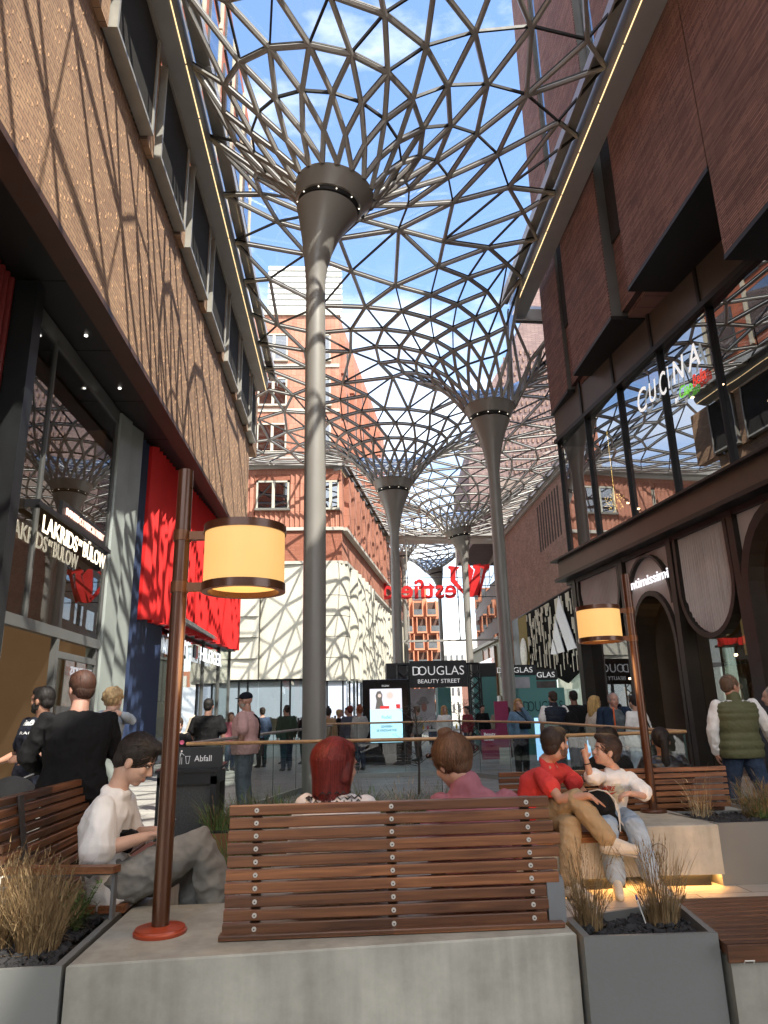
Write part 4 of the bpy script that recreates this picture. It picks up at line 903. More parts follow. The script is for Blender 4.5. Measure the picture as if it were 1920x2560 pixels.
def slat(mb,p,q,w,h,jit=0):
    p=P3(p);q=P3(q);d=(q-p)/np.linalg.norm(q-p);u=P3((0,0,1));r=np.cross(d,u);e=.004
    sec=[(-w/2+e,-h/2),(w/2-e,-h/2),(w/2,-h/2+e),(w/2,h/2-e),(w/2-e,h/2),(-w/2+e,h/2),(-w/2,h/2-e),(-w/2,-h/2+e)]
    vs=[c+r*a+u*b for c in (p,q) for a,b in sec]; mb.add(vs,[tuple(range(7,-1,-1)),tuple(range(8,16))]+[(i,(i+1)%8,8+(i+1)%8,8+i) for i in range(8)])
def screw(x,y,z,ax,par):
    s=MB(); d=P3(ax)
    s.tube([P3((x,y,z)),P3((x,y,z))+d*.004],.0105,14,0); s.tube([P3((x,y,z))+d*.004,P3((x,y,z))+d*.007],.0065,10,1); s.tube([P3((x,y,z))+d*.007,P3((x,y,z))+d*.0075],.0035,6,2)
    return s.build('screw',[SCR,SCR,DARK],par,smooth=40)
# ---- front bench (backrest toward the viewer) ----
FBn=thing('park_bench',(.2,3.75,.45),'near slatted hardwood bench seen from behind with ten back slats and steel screws','bench')
s=MB()
for k in range(10):
    z=.487+k*.0545; xl=-.545+.012*(9-k)*-1*.15; xr=.962 if k>2 else .905
    slat(s,(xl+.002*((k*7)%3),3.60,z),(xr+.012*math.sin(k*1.3)+(.02 if 3<=k<=6 else 0),3.60,z),.042,.0445)
bk=s.build('backrest',WX,FBn)
for x in (-.42,.205,.845):
    q=MB(); q.box((x-.022,3.622,.46),(x+.022,3.64,1.0)); q.build('back_bracket',BRK,FBn)
    for k in range(10): screw(x,3.579,.487+k*.0545,(0,-1,0),bk)
s=MB(); slat(s,(-.57,3.57,.463),(.972,3.57,.463),.07,.022); s.build('base_board',WX,FBn)
s=MB()
for k in range(7): slat(s,(-.53,3.68+k*.065,.478),(.97,3.68+k*.065,.478),.052,.035)
s.build('seat',WX,FBn)
s=MB(); s.prism([(.915,3.582,.462),(.995,3.582,.462),(.995,3.582,.635),(.985,3.582,.648),(.93,3.582,.648),(.915,3.582,.64)],(0,.03,0)); s.box((.93,3.60,.636),(.995,4.0,.65)); s.build('arm_bracket',BRG,FBn)
# ---- concrete blocks ----
def block(poly,h,label,z0=.07,base=True):
    c=sum(np.array(p) for p in poly)/len(poly); T=thing('concrete_block',(c[0],c[1],0),label,'plinth'); s=MB(); bev_poly(s,poly,z0,h); s.build('body',CONC,T)
    if base:
        s=MB(); P=[c+(np.array(p)-c)*.78 for p in poly]; s.prism([(*p,0) for p in P],(0,0,z0+.001)); s.build('recessed_base',DGREY,T)
    return T
block([(-1.135,3.315),(1.0,3.47),(1.0,4.25),(-1.14,4.25)],.45,'wide pale concrete plinth in the foreground carrying the near bench and lamp',0,False)
block([(1.615,3.34),(3.4,3.26),(3.4,4.30),(1.70,4.30)],.36,'low concrete plinth at the right edge under the backless timber deck',0,False)
block([(-1.92,4.20),(-1.12,4.20),(-1.10,6.25),(-2.05,6.25)],.42,'concrete plinth below the seated young man on the left bench')
b2=block([(2.42,6.20),(3.03,6.16),(3.03,7.12),(2.42,7.12)],.47,'raised concrete plinth carrying the farther floor lamp',.10)
s=MB(); s.tube([(2.52,6.185,.27),(2.52,6.178,.27)],.072,28); s.build('round_cover',mat('cover rim',(.12,.12,.11),.5),b2)
s=MB(); s.tube([(2.52,6.179,.27),(2.52,6.174,.27)],.066,28); s.build('cover_disc',mat('cover disc',(.30,.295,.26),.6),b2)
block([(.95,6.10),(2.415,6.20),(2.415,7.12),(.95,7.05)],.40,'lower concrete plinth beneath the seated man and boy',.10)
block([(2.2,7.3),(4.7,7.3),(4.7,7.9),(2.2,7.9)],.42,'rear concrete plinth under the far long bench',.08)
LEDF=emit_mat('under bench led',(1,.46,.12),19)
LS=thing('plinth_light',(2,6.3,.05),'warm glowing light strip under the farther plinths','light strip')
s=MB(); s.box((.98,6.25,.090),(5.0,6.29,.098)); s.build('led_bar',LEDF,LS)
LS=thing('plinth_light',(2.5,4.45,.05),'warm light strip hidden behind the backless timber deck','light strip')
s=MB(); s.box((1.0,4.31,.2),(3.4,4.33,.23)); s.build('led_bar',LEDF,LS)
# ---- right backless deck ----
T=thing('timber_deck_bench',(2.4,3.7,.36),'backless slatted timber bench at the right edge beside the grey planter','bench')
s=MB()
for k in range(11): slat(s,(1.60+k*.010,3.35+k*.072,.40),(3.4,3.29+k*.075,.40),.058,.04)
s.build('seat',WX,T)
s=MB(); slat(s,(1.60,3.33,.385),(3.4,3.25,.385),.02,.07); s.build('front_board',WX,T)
s=MB(); s.tube([(1.66,3.315,.350),(1.66,3.305,.362),(1.70,3.303,.362),(1.70,3.313,.350)],.003,6); s.build('wire_clip',SCR,T)
# ---- left bench ----
T=thing('park_bench',(-1.5,5,.45),'left slatted hardwood bench running away from the viewer with the young man','bench')
s=MB()
for k in range(8): slat(s,(-1.72+k*.078,4.13+.0*k,.465),(-1.78+k*.085,6.15,.465),.060,.036)
s.build('seat',WY,T)
s=MB()
for k in range(9):
    z=.53+k*.056; x=-1.80-.012*k; slat(s,(x,4.12+.02*(8-k),z),(x-.06,6.12,z),.05,.043)
s.build('backrest',WY,T)
for y in (4.45,5.9): s=MB(); s.bar((-1.765,y,.47),(-1.865,y,1.0),.05,.012,up=(1,0,0)); s.build('back_bracket',BRK,T)
s=MB(); s.prism([(-1.72,3.99,.668),(-1.16,3.93,.668),(-1.14,3.99,.668),(-1.66,4.06,.668)],(0,0,.032)); s.build('armrest',WX,T)
s=MB(); s.box((-1.70,3.99,.652),(-1.165,4.03,.667)); s.box((-1.18,3.985,.45),(-1.165,4.04,.66)); s.build('arm_bracket',BRG,T)
# ---- bench of man and boy with long back ----
T=thing('park_bench',(2.4,7.1,.45),'long farther hardwood bench whose back runs behind the man in coral','bench')
s=MB()
for k in range(7): slat(s,(1.45,7.18,.495+k*.0545),(3.70,7.22,.495+k*.0545),.042,.041)
bk=s.build('backrest',WX,T)
for x in (1.75,2.92): 
    s=MB(); s.box((x-.02,7.21,.46),(x+.02,7.235,.85)); s.build('back_bracket',BRK,T)
    for k in range(7): screw(x,7.155,.495+k*.0545,(0,-1,0),bk)
s=MB()
for k in range(8): slat(s,(1.0,6.14+k*.07,.425),(2.41,6.235+k*.07,.425),.056,.04)
s.build('seat',WX,T)
s=MB(); slat(s,(.98,6.10,.40),(2.41,6.195,.40),.02,.07); s.build('front_board',WX,T)
s=MB()
for k in range(6): slat(s,(1.5,7.32+k*.07,.445),(3.7,7.36+k*.07,.445),.056,.035)
s.build('rear_seat',WX,T)
# ---- planters ----
LAVA=mat('lava rock',(.022,.022,.024),.9,0,.5,30)
def planter(poly,h,label,seed,rock=.022,z0=0):
    c=sum(np.array(p) for p in poly)/len(poly); T=thing('metal_planter',(c[0],c[1],0),label,'planter'); s=MB(); n=len(poly); P=[np.array(p,float) for p in poly]
    I=[c+(p-c)*(1-.028/max(.2,np.linalg.norm(p-c))*1.3) for p in P]
    vs=[(*p,z0) for p in P]+[(*p,h) for p in P]+[(*p,h) for p in I]+[(*p,h-.07) for p in I]
    fs=[]
    for k in range(3): fs+=[(k*n+i,k*n+(i+1)%n,(k+1)*n+(i+1)%n,(k+1)*n+i) for i in range(n)]
    s.add(vs,fs); s.build('box',PLM,T)
    s=MB(); s.add([(*p,h-.045) for p in I],[tuple(range(n))]); s.build('soil',mat('soil',(.012,.011,.010),.95),T)
    rr=random.Random(seed); A=[c+(q-c)*.93 for q in I]; R=MB(); area=abs(np.cross(I[1]-I[0],I[3]-I[0])); cnt=min(2600,int(area/(rock*rock*1.9)))
    ico=[(0,0,1),(.9,0,.35),(.28,.85,.4),(-.72,.53,.45),(-.72,-.53,.4),(.28,-.85,.45),(.72,.53,-.4),(-.28,.85,-.45),(-.9,0,-.4),(-.28,-.85,-.4),(.72,-.53,-.45),(0,0,-1)]
    F=[(0,1,2),(0,2,3),(0,3,4),(0,4,5),(0,5,1),(1,6,2),(2,7,3),(3,8,4),(4,9,5),(5,10,1),(2,6,7),(3,7,8),(4,8,9),(5,9,10),(1,10,6),(11,7,6),(11,8,7),(11,9,8),(11,10,9),(11,6,10)]
    for _ in range(cnt):
        u,v=rr.random(),rr.random(); p=(A[0]*(1-u)+A[1]*u)*(1-v)+(A[3]*(1-u)+A[2]*u)*v; r_=rock*rr.uniform(.5,1.15); a=rr.uniform(0,6.28)
        E_=np.array(Euler((rr.uniform(0,3),rr.uniform(0,3),a)).to_matrix())
        R.add([E_@(P3(q)*r_*(1+rr.uniform(-.28,.28)))*P3((1,1,.75))+P3((p[0],p[1],h-.035+rr.uniform(0,.02))) for q in ico],F)
    g_=R.build('lava_gravel',LAVA,T); g_['kind']='stuff'
    return T
planter([(-2.75,3.20),(-1.15,3.305),(-1.165,4.17),(-2.75,4.12)],.452,'grey metal planter at the lower left corner filled with lava rock',1)
planter([(1.01,3.395),(1.59,3.372),(1.665,3.93),(1.02,3.70)],.452,'grey metal planter in the foreground right of the near bench',2)
planter([(3.045,6.24),(5.2,6.2),(5.2,6.75),(2.92,7.03)],.47,'dark grey metal planter right of the farther lamp',3,.03)
planter([(3.9,7.35),(5.6,7.35),(5.6,8.0),(3.9,8.0)],.45,'grey metal planter behind the far bench at the right edge',4,.03)
# ---- grasses and herbs ----
def gmat(name,c,rough=.7): return mat(name,c,rough,0,.35,25)
STRAW=gmat('dry straw',srgb('#8C7654')); STRAW2=gmat('brown straw',srgb('#7A6242')); GREENL=gmat('fresh leaf',srgb('#5E7A3C')); DKG=gmat('dark grass',srgb('#4A5C30')); PALE=gmat('pale plume',srgb('#C0AE8C'))
def blade(mb,p,az,h,lean,w,mi,curl=0,seg=5):
    p=P3(p); d=P3((math.cos(az),math.sin(az),0)); sd_=P3((-d[1],d[0],0)); vs=[]
    for i in range(seg+1):
        t=i/seg; c=p+P3((0,0,1))*h*(t-curl*t**3)+d*(lean*t**1.6+curl*h*.5*t**3); ww=w*(1-t*.85); a_=sd_*math.cos(t*1.2)+d*math.sin(t*1.2); vs+= [c-a_*ww,c+a_*ww]
    mb.add(vs,[(2*i,2*i+1,2*i+3,2*i+2) for i in range(seg)],mi)
def tuft(loc,n,h,spread,label,group,seed,mats=(STRAW,STRAW2),lean=.12,w=.0022,name='grass_tuft',curl=.0,heads=.25):
    T=thing(name,loc,label,'grass plant',group); R=random.Random(seed); m=MB(); n=int(n*2.1)
    for i in range(n):
        a=R.uniform(0,6.28); r_=spread*R.random()**.5; az=a+R.uniform(-.8,.8); hh=h*R.uniform(.35,1.05); x=loc[0]+r_*math.cos(a); y=loc[1]+r_*math.sin(a)
        ln=lean*R.uniform(.1,1.3); mi=R.randrange(len(mats)); c_=curl*R.random(); blade(m,(x,y,loc[2]),az,hh,ln,w*R.uniform(.6,1.4),mi,c_)
        if R.random()<heads and c_<.1:
            tx=x+math.cos(az)*ln; ty=y+math.sin(az)*ln
            for q in range(4): blade(m,(tx-math.cos(az)*.008*q,ty-math.sin(az)*.008*q,loc[2]+hh*(1-.05*q)),az+R.uniform(-1,1),.035,.02,w*1.2,mi,0,2)
        if R.random()<.3:
            t=R.uniform(.2,.7); blade(m,(x+math.cos(az)*ln*t**1.6,y+math.sin(az)*ln*t**1.6,loc[2]+hh*t),R.uniform(0,6.28),.07,.08,w*1.3,mi,.6,3)
    for i in range(int(n*.05)):
        a=R.uniform(0,6.28); r_=spread*R.uniform(.3,1.3); x=loc[0]+r_*math.cos(a); y=loc[1]+r_*math.sin(a); blade(m,(x,y,loc[2]+.015),a+R.uniform(-1.2,1.2),h*.12*R.random(),h*.5*R.uniform(.4,1),w,R.randrange(len(mats)),.6)
    m.build('blades',list(mats),T); return T
G1='dry grasses in the planters'
tuft((-1.36,3.60,.41),230,.34,.085,'dense upright straw grass tuft nearest the lower left corner beside the green herb',G1,1,lean=.10)
tuft((-1.62,3.70,.41),260,.42,.12,'tall straw grass tuft at the left picture edge before the bench end',G1,2,lean=.16)
tuft((-1.48,3.95,.41),130,.34,.08,'thin straw tuft rising in front of the left bench slats',G1,3,lean=.14)
tuft((-1.85,3.55,.41),160,.40,.10,'straw tuft cut off by the left picture edge',G1,4,lean=.14)
tuft((1.47,3.66,.41),110,.36,.075,'straw grass tuft at the right side of the foreground planter',G1,5,lean=.10)
tuft((1.12,3.66,.41),95,.37,.06,'straw grass tuft beside the end of the near bench back',G1,6,lean=.09)
tuft((3.18,6.75,.43),34,.50,.10,'sparse curling tall pale grass just right of the farther lamp',G1,7,mats=(PALE,STRAW),lean=.22,curl=.55,w=.003,heads=0)
tuft((3.68,6.62,.43),150,.34,.16,'bushy straw grass in front of the olive-vest man',G1,8,mats=(STRAW,STRAW2,DKG),lean=.14,w=.003)
tuft((4.2,6.55,.43),110,.28,.16,'brownish grass tuft at the right picture edge in the dark planter',G1,9,mats=(STRAW,STRAW2),lean=.2,w=.003,curl=.2)
tuft((3.72,6.42,.43),160,.11,.16,'low green grass cushion under the bushy straw tuft',G1,10,mats=(DKG,GREENL),lean=.08,w=.003,heads=0)
tuft((4.4,7.6,.42),90,.30,.25,'straw grass in the back planter right of the far bench',G1,11,lean=.15,w=.003)
def herb(loc,n,h,label,seed,leaf=.055,wd=.006,mats=(GREENL,DKG)):
    T=thing('leafy_plant',loc,label,'plant'); R=random.Random(seed); st=MB(); lf=MB()
    for i in range(n):
        az=R.uniform(0,6.28); ln=R.uniform(.03,.5)*h; hh=h*R.uniform(.5,1); pts=[]
        for t in np.linspace(0,1,6): pts.append(P3(loc)+P3((math.cos(az)*ln*t**1.4,math.sin(az)*ln*t**1.4,hh*t)))
        st.tube(pts,[.0018]*5+[.0008],4)
        for t in np.linspace(.25,1,9):
            p=P3(loc)+P3((math.cos(az)*ln*t**1.4,math.sin(az)*ln*t**1.4,hh*t))
            for q in range(2): blade(lf,p,R.uniform(0,6.28),leaf*R.uniform(.2,.6),leaf*R.uniform(.7,1.2),wd*R.uniform(.6,1.1),R.randrange(len(mats)),.5,4)
    st.build('stems',DKG,T); lf.build('leaves',list(mats),T); return T
herb((-1.30,3.88,.41),26,.24,'fresh green leafy herb under the left bench armrest',1)
T=thing('plant_label',(1.37,3.62,.40),'white plant label stick with blue tip stuck in the foreground planter','plant label')
s=MB(); s.bar((1.375,3.60,.41),(1.345,3.62,.535),.012,.003,0); s.build('stick',mat('label white',(.6,.6,.58),.5),T); s=MB(); s.bar((1.345,3.62,.535),(1.342,3.622,.555),.013,.005,0); s.build('tip',mat('label blue',(.02,.05,.35),.5),T)
T=thing('plant_label',(4.02,6.85,.42),'white plant label stick at the right picture edge','plant label'); s=MB(); s.bar((4.02,6.85,.43),(4.02,6.85,.56),.018,.004,0); s.build('stick',MATS['label white'],T)
# ---- lamps ----
PIPE=mat('brown lacquered steel',(.085,.030,.012),.30,.35,.08,3,coat=.4); CLAMP=mat('clamp copper brown',(.16,.065,.028),.32,.4,.05)
REDP=mat('red-orange plate',(.36,.055,.02),.35,.1,.05); SHADE=None
def shade_mat():
    m,t,b=newmat('lit lamp shade'); N=t.nodes; K=t.links.new; b.inputs['Base Color'].default_value=(.42,.27,.10,1); b.inputs['Roughness'].default_value=.55
    tc=N.new('ShaderNodeTexCoord'); n=N.new('ShaderNodeTexNoise'); n.inputs['Scale'].default_value=3; K(tc.outputs['Object'],n.inputs[0])
    r=N.new('ShaderNodeValToRGB'); r.color_ramp.elements[0].color=(1,.47,.13,1); r.color_ramp.elements[1].color=(1,.60,.22,1); K(n.outputs[0],r.inputs[0]); K(r.outputs[0],b.inputs['Emission Color']); b.inputs['Emission Strength'].default_value=.27; return m
SHM=shade_mat()
def lamp(x,y,z0,zt,side,label,redplate):
    T=thing('street_lamp',(x,y,z0),label,'lamp','drum-shade lamps on brown poles'); s=MB(); s.tube([(x,y,z0+.02),(x,y,zt)],.040,24); s.build('pole',PIPE,T,smooth=40)
    s=MB(); s.lathe([(.118,0),(.120,.006),(.120,.014),(.114,.018),(.112,.026),(.060,.030),(.045,.034)],(x,y,z0),32); s.build('base_plate',REDP if redplate else PIPE,T,smooth=30)
    D=.212; za,zb=zt-.37,zt-.645; cx=x+side*.335; cy=y-.02
    for z in (za-.0,zb+.0):
        s=MB(); s.tube([(x,y,z-.028),(x,y,z+.028)],.046,24); s.box((x+side*.035,y-.022,z-.022),(cx-side*(D-.02),y+.018,z+.022)); s.build('arm_clamp',CLAMP,T,smooth=30)
    zt_,zb_=za+.040,zb-.035
    s=MB(); s.lathe([(D-.003,zb_+.038),(D-.003,zt_-.038)],(cx,cy,0),48,cap=False); s.lathe([(D-.03,zb_+.03),(.0,zb_+.031)],(cx,cy,0),48,cap=False); s.lathe([(D-.03,zt_-.03),(.0,zt_-.031)],(cx,cy,0),48,cap=False); s.build('lamp_shade',SHM,T,smooth=40)
    for a,b_ in ((zb_,zb_+.042),(zt_-.042,zt_)):
        s=MB(); s.lathe([(D-.028,a),(D+.004,a),(D+.004,b_),(D-.028,b_),(D-.028,a)],(cx,cy,0),48,cap=False); s.build('shade_rim',PIPE,T,smooth=30)
    ld=bpy.data.lights.new('lamp_bulb','POINT'); ld.energy=4.5; ld.color=(1,.62,.28); ld.shadow_soft_size=.22; lo=bpy.data.objects.new('lamp_bulb',ld); COL.objects.link(lo); lo.parent=T; lo.location=(cx-x,cy-y,zb_-.30-z0)
    return T
lamp(-.865,3.72,.45,2.70,1,'large near lamp with glowing drum shade on a brown pole with red foot plate',True)
lamp(2.85,7.0,.47,2.72,-1,'smaller farther lamp with glowing drum shade before the arched shop door',False)
# ---- litter bin ----
BINM=mat('bin charcoal',(.030,.032,.034),.45,.3,.1,3)
T=thing('litter_bin',(-1.75,8.4,0),'charcoal litter bin with white pictogram sign, behind the near lamp pole','litter bin')
s=MB()
for x in (-1.98,-1.42):
    for y in (8.15,8.7): s.box((x-.03,y-.03,0),(x+.03,y+.03,.82))
s.box((-2.01,8.12,.74),(-1.39,8.73,.86)); s.box((-2.01,8.12,.02),(-1.39,8.73,.12)); s.build('frame',BINM,T)
s=MB(); s.box((-1.95,8.17,.1),(-1.44,8.68,.76)); s.build('mesh_panel',mat('bin mesh',(.075,.08,.082),.5,.3,.25,60),T)
s=MB(); s.prism([(-2.03,8.1,.86),(-1.37,8.1,.86),(-1.37,8.75,.90),(-2.03,8.75,.90)],(0,0,.03)); s.build('lid',BINM,T)
s=MB(); s.box((-1.93,8.28,.90),(-1.36,8.33,1.11)); sg_=s.build('sign_plate',mat('sign plate',(.035,.04,.042),.5),T)
s=MB(); text(s,'Abfall',(-1.66,8.278,.965),(1,0,0),(0,0,1),width=.185,height=.062,extrude=.003)
s.tube([(-1.80,8.275,1.075),(-1.80,8.272,1.075)],.010,10); 
for a,b_ in (((-1.80,1.062),(-1.815,1.02)),((-1.815,1.06),(-1.815,1.0)),((-1.80,1.055),(-1.77,1.03)),((-1.813,1.0),(-1.815,.94)),((-1.795,1.01),(-1.795,.94)),((-1.755,1.02),(-1.745,.945)),((-1.745,.945),(-1.72,.945)),((-1.72,.945),(-1.71,1.02)),((-1.76,1.02),(-1.705,1.02))): s.bar((a[0],8.275,a[1]),(b_[0],8.275,b_[1]),.004,.005,up=(0,1,0))
s.build('lettering',mat('sign white',(.75,.75,.75),.5,0,0,emit=(1,1,1),es=.05),sg_)
# ---- balustrade ----
BAL=glass_mat('balustrade glass',(.80,.86,.84),.035,0,1.45)
T=thing('balustrade',(0,9.6,0),'glass balustrade with rounded oak handrail around the planted opening','railing')
def rail(pts,rz,glassgap=True,par=T,m=RAILW,w=.075,h=.042):
    P=[P3((x,y,z)) for (x,y),z in zip(pts,rz)]
    s=MB(); s.tube([p for p in P],[w*.5]*len(P),12,0,flat=.62); s.build('handrail',m,par,smooth=50)
    for a,b_ in zip(P[:-1],P[1:]):
        n=max(1,int(np.linalg.norm(b_-a)/1.05)); 
        for i in range(n):
            q0=a+(b_-a)*(i+.012)/n; q1=a+(b_-a)*(i+.988)/n
            s=MB(); s.quad((q0[0],q0[1],.06),(q1[0],q1[1],.06),(q1[0],q1[1],q1[2]-.02),(q0[0],q0[1],q0[2]-.02)); s.build('glass_panel',BAL,par)
            s=MB(); s.bar((q1[0],q1[1],.0),(q1[0],q1[1],q1[2]-.02),.012,.012); s.build('joint',mat('glass edge',(.05,.09,.08),.3),par)
    s=MB(); 
    for a,b_ in zip(P[:-1],P[1:]): s.bar((a[0],a[1],.05),(b_[0],b_[1],.05),.08,.10)
    s.build('base_channel',mat('channel metal',(.40,.41,.40),.4,.3,0),par)
rail([(-2.12,10.05),(-.3,9.6),(1.2,9.40),(2.8,9.38),(4.46,9.62)],[1.10,1.10,1.10,1.10,1.10])
rail([(-2.1,10.1),(-1.3,13.4),(-.35,17.2)],[1.10,1.16,1.22],m=mat('grey rail underside',(.28,.25,.22),.5))
rail([(-.9,18.0),(2.6,18.2),(4.0,15.0),(4.52,9.75)],[1.25,1.25,1.2,1.10])
T=thing('timber_planter',(0,8.0,0),'rust brown planted trough behind the near bench with green grasses and a light','planter')
s=MB(); s.box((-1.5,7.75,0),(1.5,9.1,.30)); s.build('box',mat('rust brown panel',(.20,.075,.028),.6,0,.12,1.5),T)
s=MB(); s.box((-1.45,7.8,.28),(1.45,9.05,.31)); s.build('soil',MATS['soil'],T)
s=MB(); s.box((.02,7.74,.0),(.14,7.752,.26)); s.build('light_slot',mat('light slot',(.8,.45,.2),.4,0,0,emit=(1,.6,.3),es=.8),T)
T=thing('stone_ledge',(.6,12,0),'grey ledge of the planted opening behind the women','ledge'); s=MB(); s.box((-.4,11.6,0),(2.6,12.4,.12)); s.box((-.4,11.55,.12),(2.6,12.4,.17)); s.build('slab',mat('ledge grey',(.2,.2,.2),.5),T)
G2='green grasses in the trough behind the bench'
for k in range(13):
    x=-1.35+k*.22; tuft((x,8.0+.35*((k*37)%5)/5,.30),70,.34+.10*((k*13)%4)/4,.13,['lush green grass clump in the rust trough behind the near bench','lush green grass clump in the rust trough behind the near bench'][0],G2,30+k,mats=(DKG,GREENL,STRAW2),lean=.20,w=.0045,heads=.05,curl=.15)
tuft((.62,7.9,.30),60,.52,.10,'pale feathery dry grass between the two women',G1,50,mats=(PALE,STRAW),lean=.22,w=.003,curl=.45)
tuft((-2.0,7.2,.0),90,.42,.20,'dark green grass beside the litter bin and the bench end',G1,51,mats=(DKG,GREENL),lean=.2,w=.004,heads=0)
tuft((-.95,7.4,.0),120,.50,.25,'dark green grass directly right of the litter bin',G1,52,mats=(DKG,DKG,GREENL),lean=.2,w=.004,heads=0)
def sapling(loc,h,label,seed,n=26,cr=.55):
    T=thing('young_tree',loc,label,'tree'); R=random.Random(seed); tk=MB(); br=MB(); lf=MB(); L0=P3(loc)
    pts=[L0+P3((.02*math.sin(t*5),.02*math.cos(t*4),h*t)) for t in np.linspace(0,.8,7)]; tk.tube(pts,list(np.linspace(.022,.009,7)),7); tk.build('trunk',mat('sapling bark',(.07,.055,.045),.8,0,.3,20),T)
    for i in range(n):
        t=R.uniform(.3,.98); p=L0+P3((0,0,h*t*.82)); az=R.uniform(0,6.28); ln=cr*R.uniform(.4,1)*(1.15-t*.6); e=p+P3((math.cos(az)*ln,math.sin(az)*ln,ln*R.uniform(.3,1.0))); m_=(p+e)/2+P3((0,0,-.05*ln)); br.tube([p,m_,e],[.006,.004,.0015],4)
        for q in range(34):
            u=R.uniform(.25,1.05); c=p*(1-u)+e*u+P3([R.gauss(0,.035) for _ in range(3)]); blade(lf,c,R.uniform(0,6.28),R.uniform(-.02,.03),.035,.006,0,.3,2)
    br.build('branches',MATS['sapling bark'],T); lf.build('crown',mat('grey olive leaf',(.055,.065,.045),.7,0,.3,20),T); return T
sapling((1.15,12.2,.1),1.75,'sparse grey-leaved sapling in front of the digital screen',3)
sapling((2.05,13.4,.1),1.9,'second sparse sapling in front of the beauty stand poster',5)
# ---- digital kiosk ----
T=thing('digital_kiosk',(1.18,22,0),'black upright digital advertising screen with blue lower half behind the balustrade','screen')
s=MB(); s.rbox((1.18,22.1,1.25),(1.40,.22,2.45),bev=.02); s.build('housing',mat('gloss black',(.012,.012,.014),.15,.2,0),T)
s=MB(); s.box((.70,21.984,.66),(1.66,21.988,1.60)); s.build('screen_lower',mat('screen blue',(.1,.1,.1),.4,0,0,emit=(.42,.76,.92),es=.62),T)
s=MB(); s.box((.70,21.984,1.60),(1.66,21.988,2.20)); up_=s.build('screen_upper',mat('screen grey',(.1,.1,.1),.4,0,0,emit=(.55,.54,.60),es=.55),T)
e1=lambda n,c,k=.6: mat(n,(.1,.1,.1),.4,0,0,emit=c,es=k)
s=MB(); s.prism([(x,21.980,z) for x,z in ((.86,1.62),(.90,1.85),(.87,2.0),(.92,2.12),(1.02,2.14),(1.08,2.02),(1.06,1.88),(1.12,1.62))],(0,.002,0)); s.build('picture_woman',e1('pic dark',(.10,.09,.08),.5),up_)
s=MB(); s.tube([(.99,21.9785,2.0),(.99,21.9775,2.0)],.055,14); s.tube([(1.30,21.9785,2.0),(1.30,21.9775,2.0)],.10,14); s.build('picture_face',e1('pic skin',(.62,.48,.42),.5),up_)
s=MB(); s.prism([(x,21.980,z) for x,z in ((1.15,1.62),(1.18,1.82),(1.28,1.9),(1.42,1.85),(1.5,1.62))],(0,.002,0)); s.build('picture_figure',e1('pic white',(.7,.72,.78),.6),up_)
s=MB(); s.box((1.0,21.977,1.62),(1.28,21.979,1.70)); s.box((1.48,21.977,1.62),(1.6,21.979,1.74)); s.build('picture_red',e1('pic red',(.6,.02,.02),.5),up_)
s=MB(); text(s,'OCEAN',(1.06,21.98,2.26),(1,0,0),(0,0,1),width=.22,height=.05,extrude=.003); s.build('brand_line',e1('pic pale',(.7,.7,.7),.3),T)
s=MB(); text(s,'Westfield',(1.03,21.981,1.33),(1,0,0),(0,0,1),width=.30,height=.10,extrude=.003); text(s,'GENIEßEN',(1.01,21.981,1.08),(1,0,0),(0,0,1),width=.34,height=.065,extrude=.003,offset=.015); text(s,'SIE EINZIGARTIGE',(.88,21.981,.97),(1,0,0),(0,0,1),width=.60,height=.065,extrude=.003,offset=.015); s.build('screen_text',mat('screen ink',(.01,.03,.04),.6,0,0),T)
# ---- beauty street truss gate and turquoise stands ----
TEAL=mat('turquoise panel',(.115,.31,.295),.5,0,.04,.6); BSG=mat('gate sign black',(.022,.022,.024),.5,0,.05)
def truss(x,y,z1,w_=.42,d=.42,label='black lattice truss leg'):
    m=MB(); 
    for a in (-1,1):
        for b_ in (-1,1): m.tube([(x+a*w_/2,y+b_*d/2,0),(x+a*w_/2,y+b_*d/2,z1)],.035,6)
    z=0
    while z<z1-.3:
        for b_ in (-1,1): m.tube([(x-w_/2,y+b_*d/2,z),(x+w_/2,y+b_*d/2,z+.38)],.02,5); m.tube([(x+w_/2,y+b_*d/2,z),(x-w_/2,y+b_*d/2,z+.38)],.02,5)
        z+=.38
    return m
T=thing('truss_gate',(3.4,28,0),'black truss gate with wide black beauty street sign above the far rail','gate')
for x in (2.18,4.95): truss(x,28,3.30).build('truss_leg',mat('truss black',(.015,.015,.016),.45,.4,0),T)
m=MB(); m.tube([(2.0,27.8,3.3),(5.1,27.8,3.3)],.03,6); m.tube([(2.0,28.2,3.3),(5.1,28.2,3.3)],.03,6); m.build('truss_beam',MATS['truss black'],T)
s=MB(); s.box((2.42,27.68,2.42),(4.62,27.76,3.42)); sp=s.build('sign_board',BSG,T)
LW=mat('sign lettering white',(.75,.75,.75),.5,0,0,emit=(1,1,1),es=.12)
s=MB()
def douglas(mb,o,dx,wd,h,ex=.01): text(mb,'D',o,dx,(0,0,1),width=wd*.15,height=h,extrude=ex,offset=-.006); d=P3(dx)/np.linalg.norm(P3(dx)); text(mb,'OUGLAS',P3(o)+d*wd*.10,dx,(0,0,1),width=wd*.9,height=h,extrude=ex,offset=-.006)
douglas(s,(2.53,27.67,2.88),(1,0,0),1.98,.34); text(s,'BEAUTY STREET',(2.72,27.67,2.58),(1,0,0),(0,0,1),width=1.62,height=.15,extrude=.01); s.build('lettering',LW,sp)
def box_thing(name,a,b_,m,label,cat,group=None):
    c=((a[0]+b_[0])/2,(a[1]+b_[1])/2,a[2]); T=thing(name,c,label,cat,group); s=MB(); s.box(a,b_); s.build('panel',m,T); return T
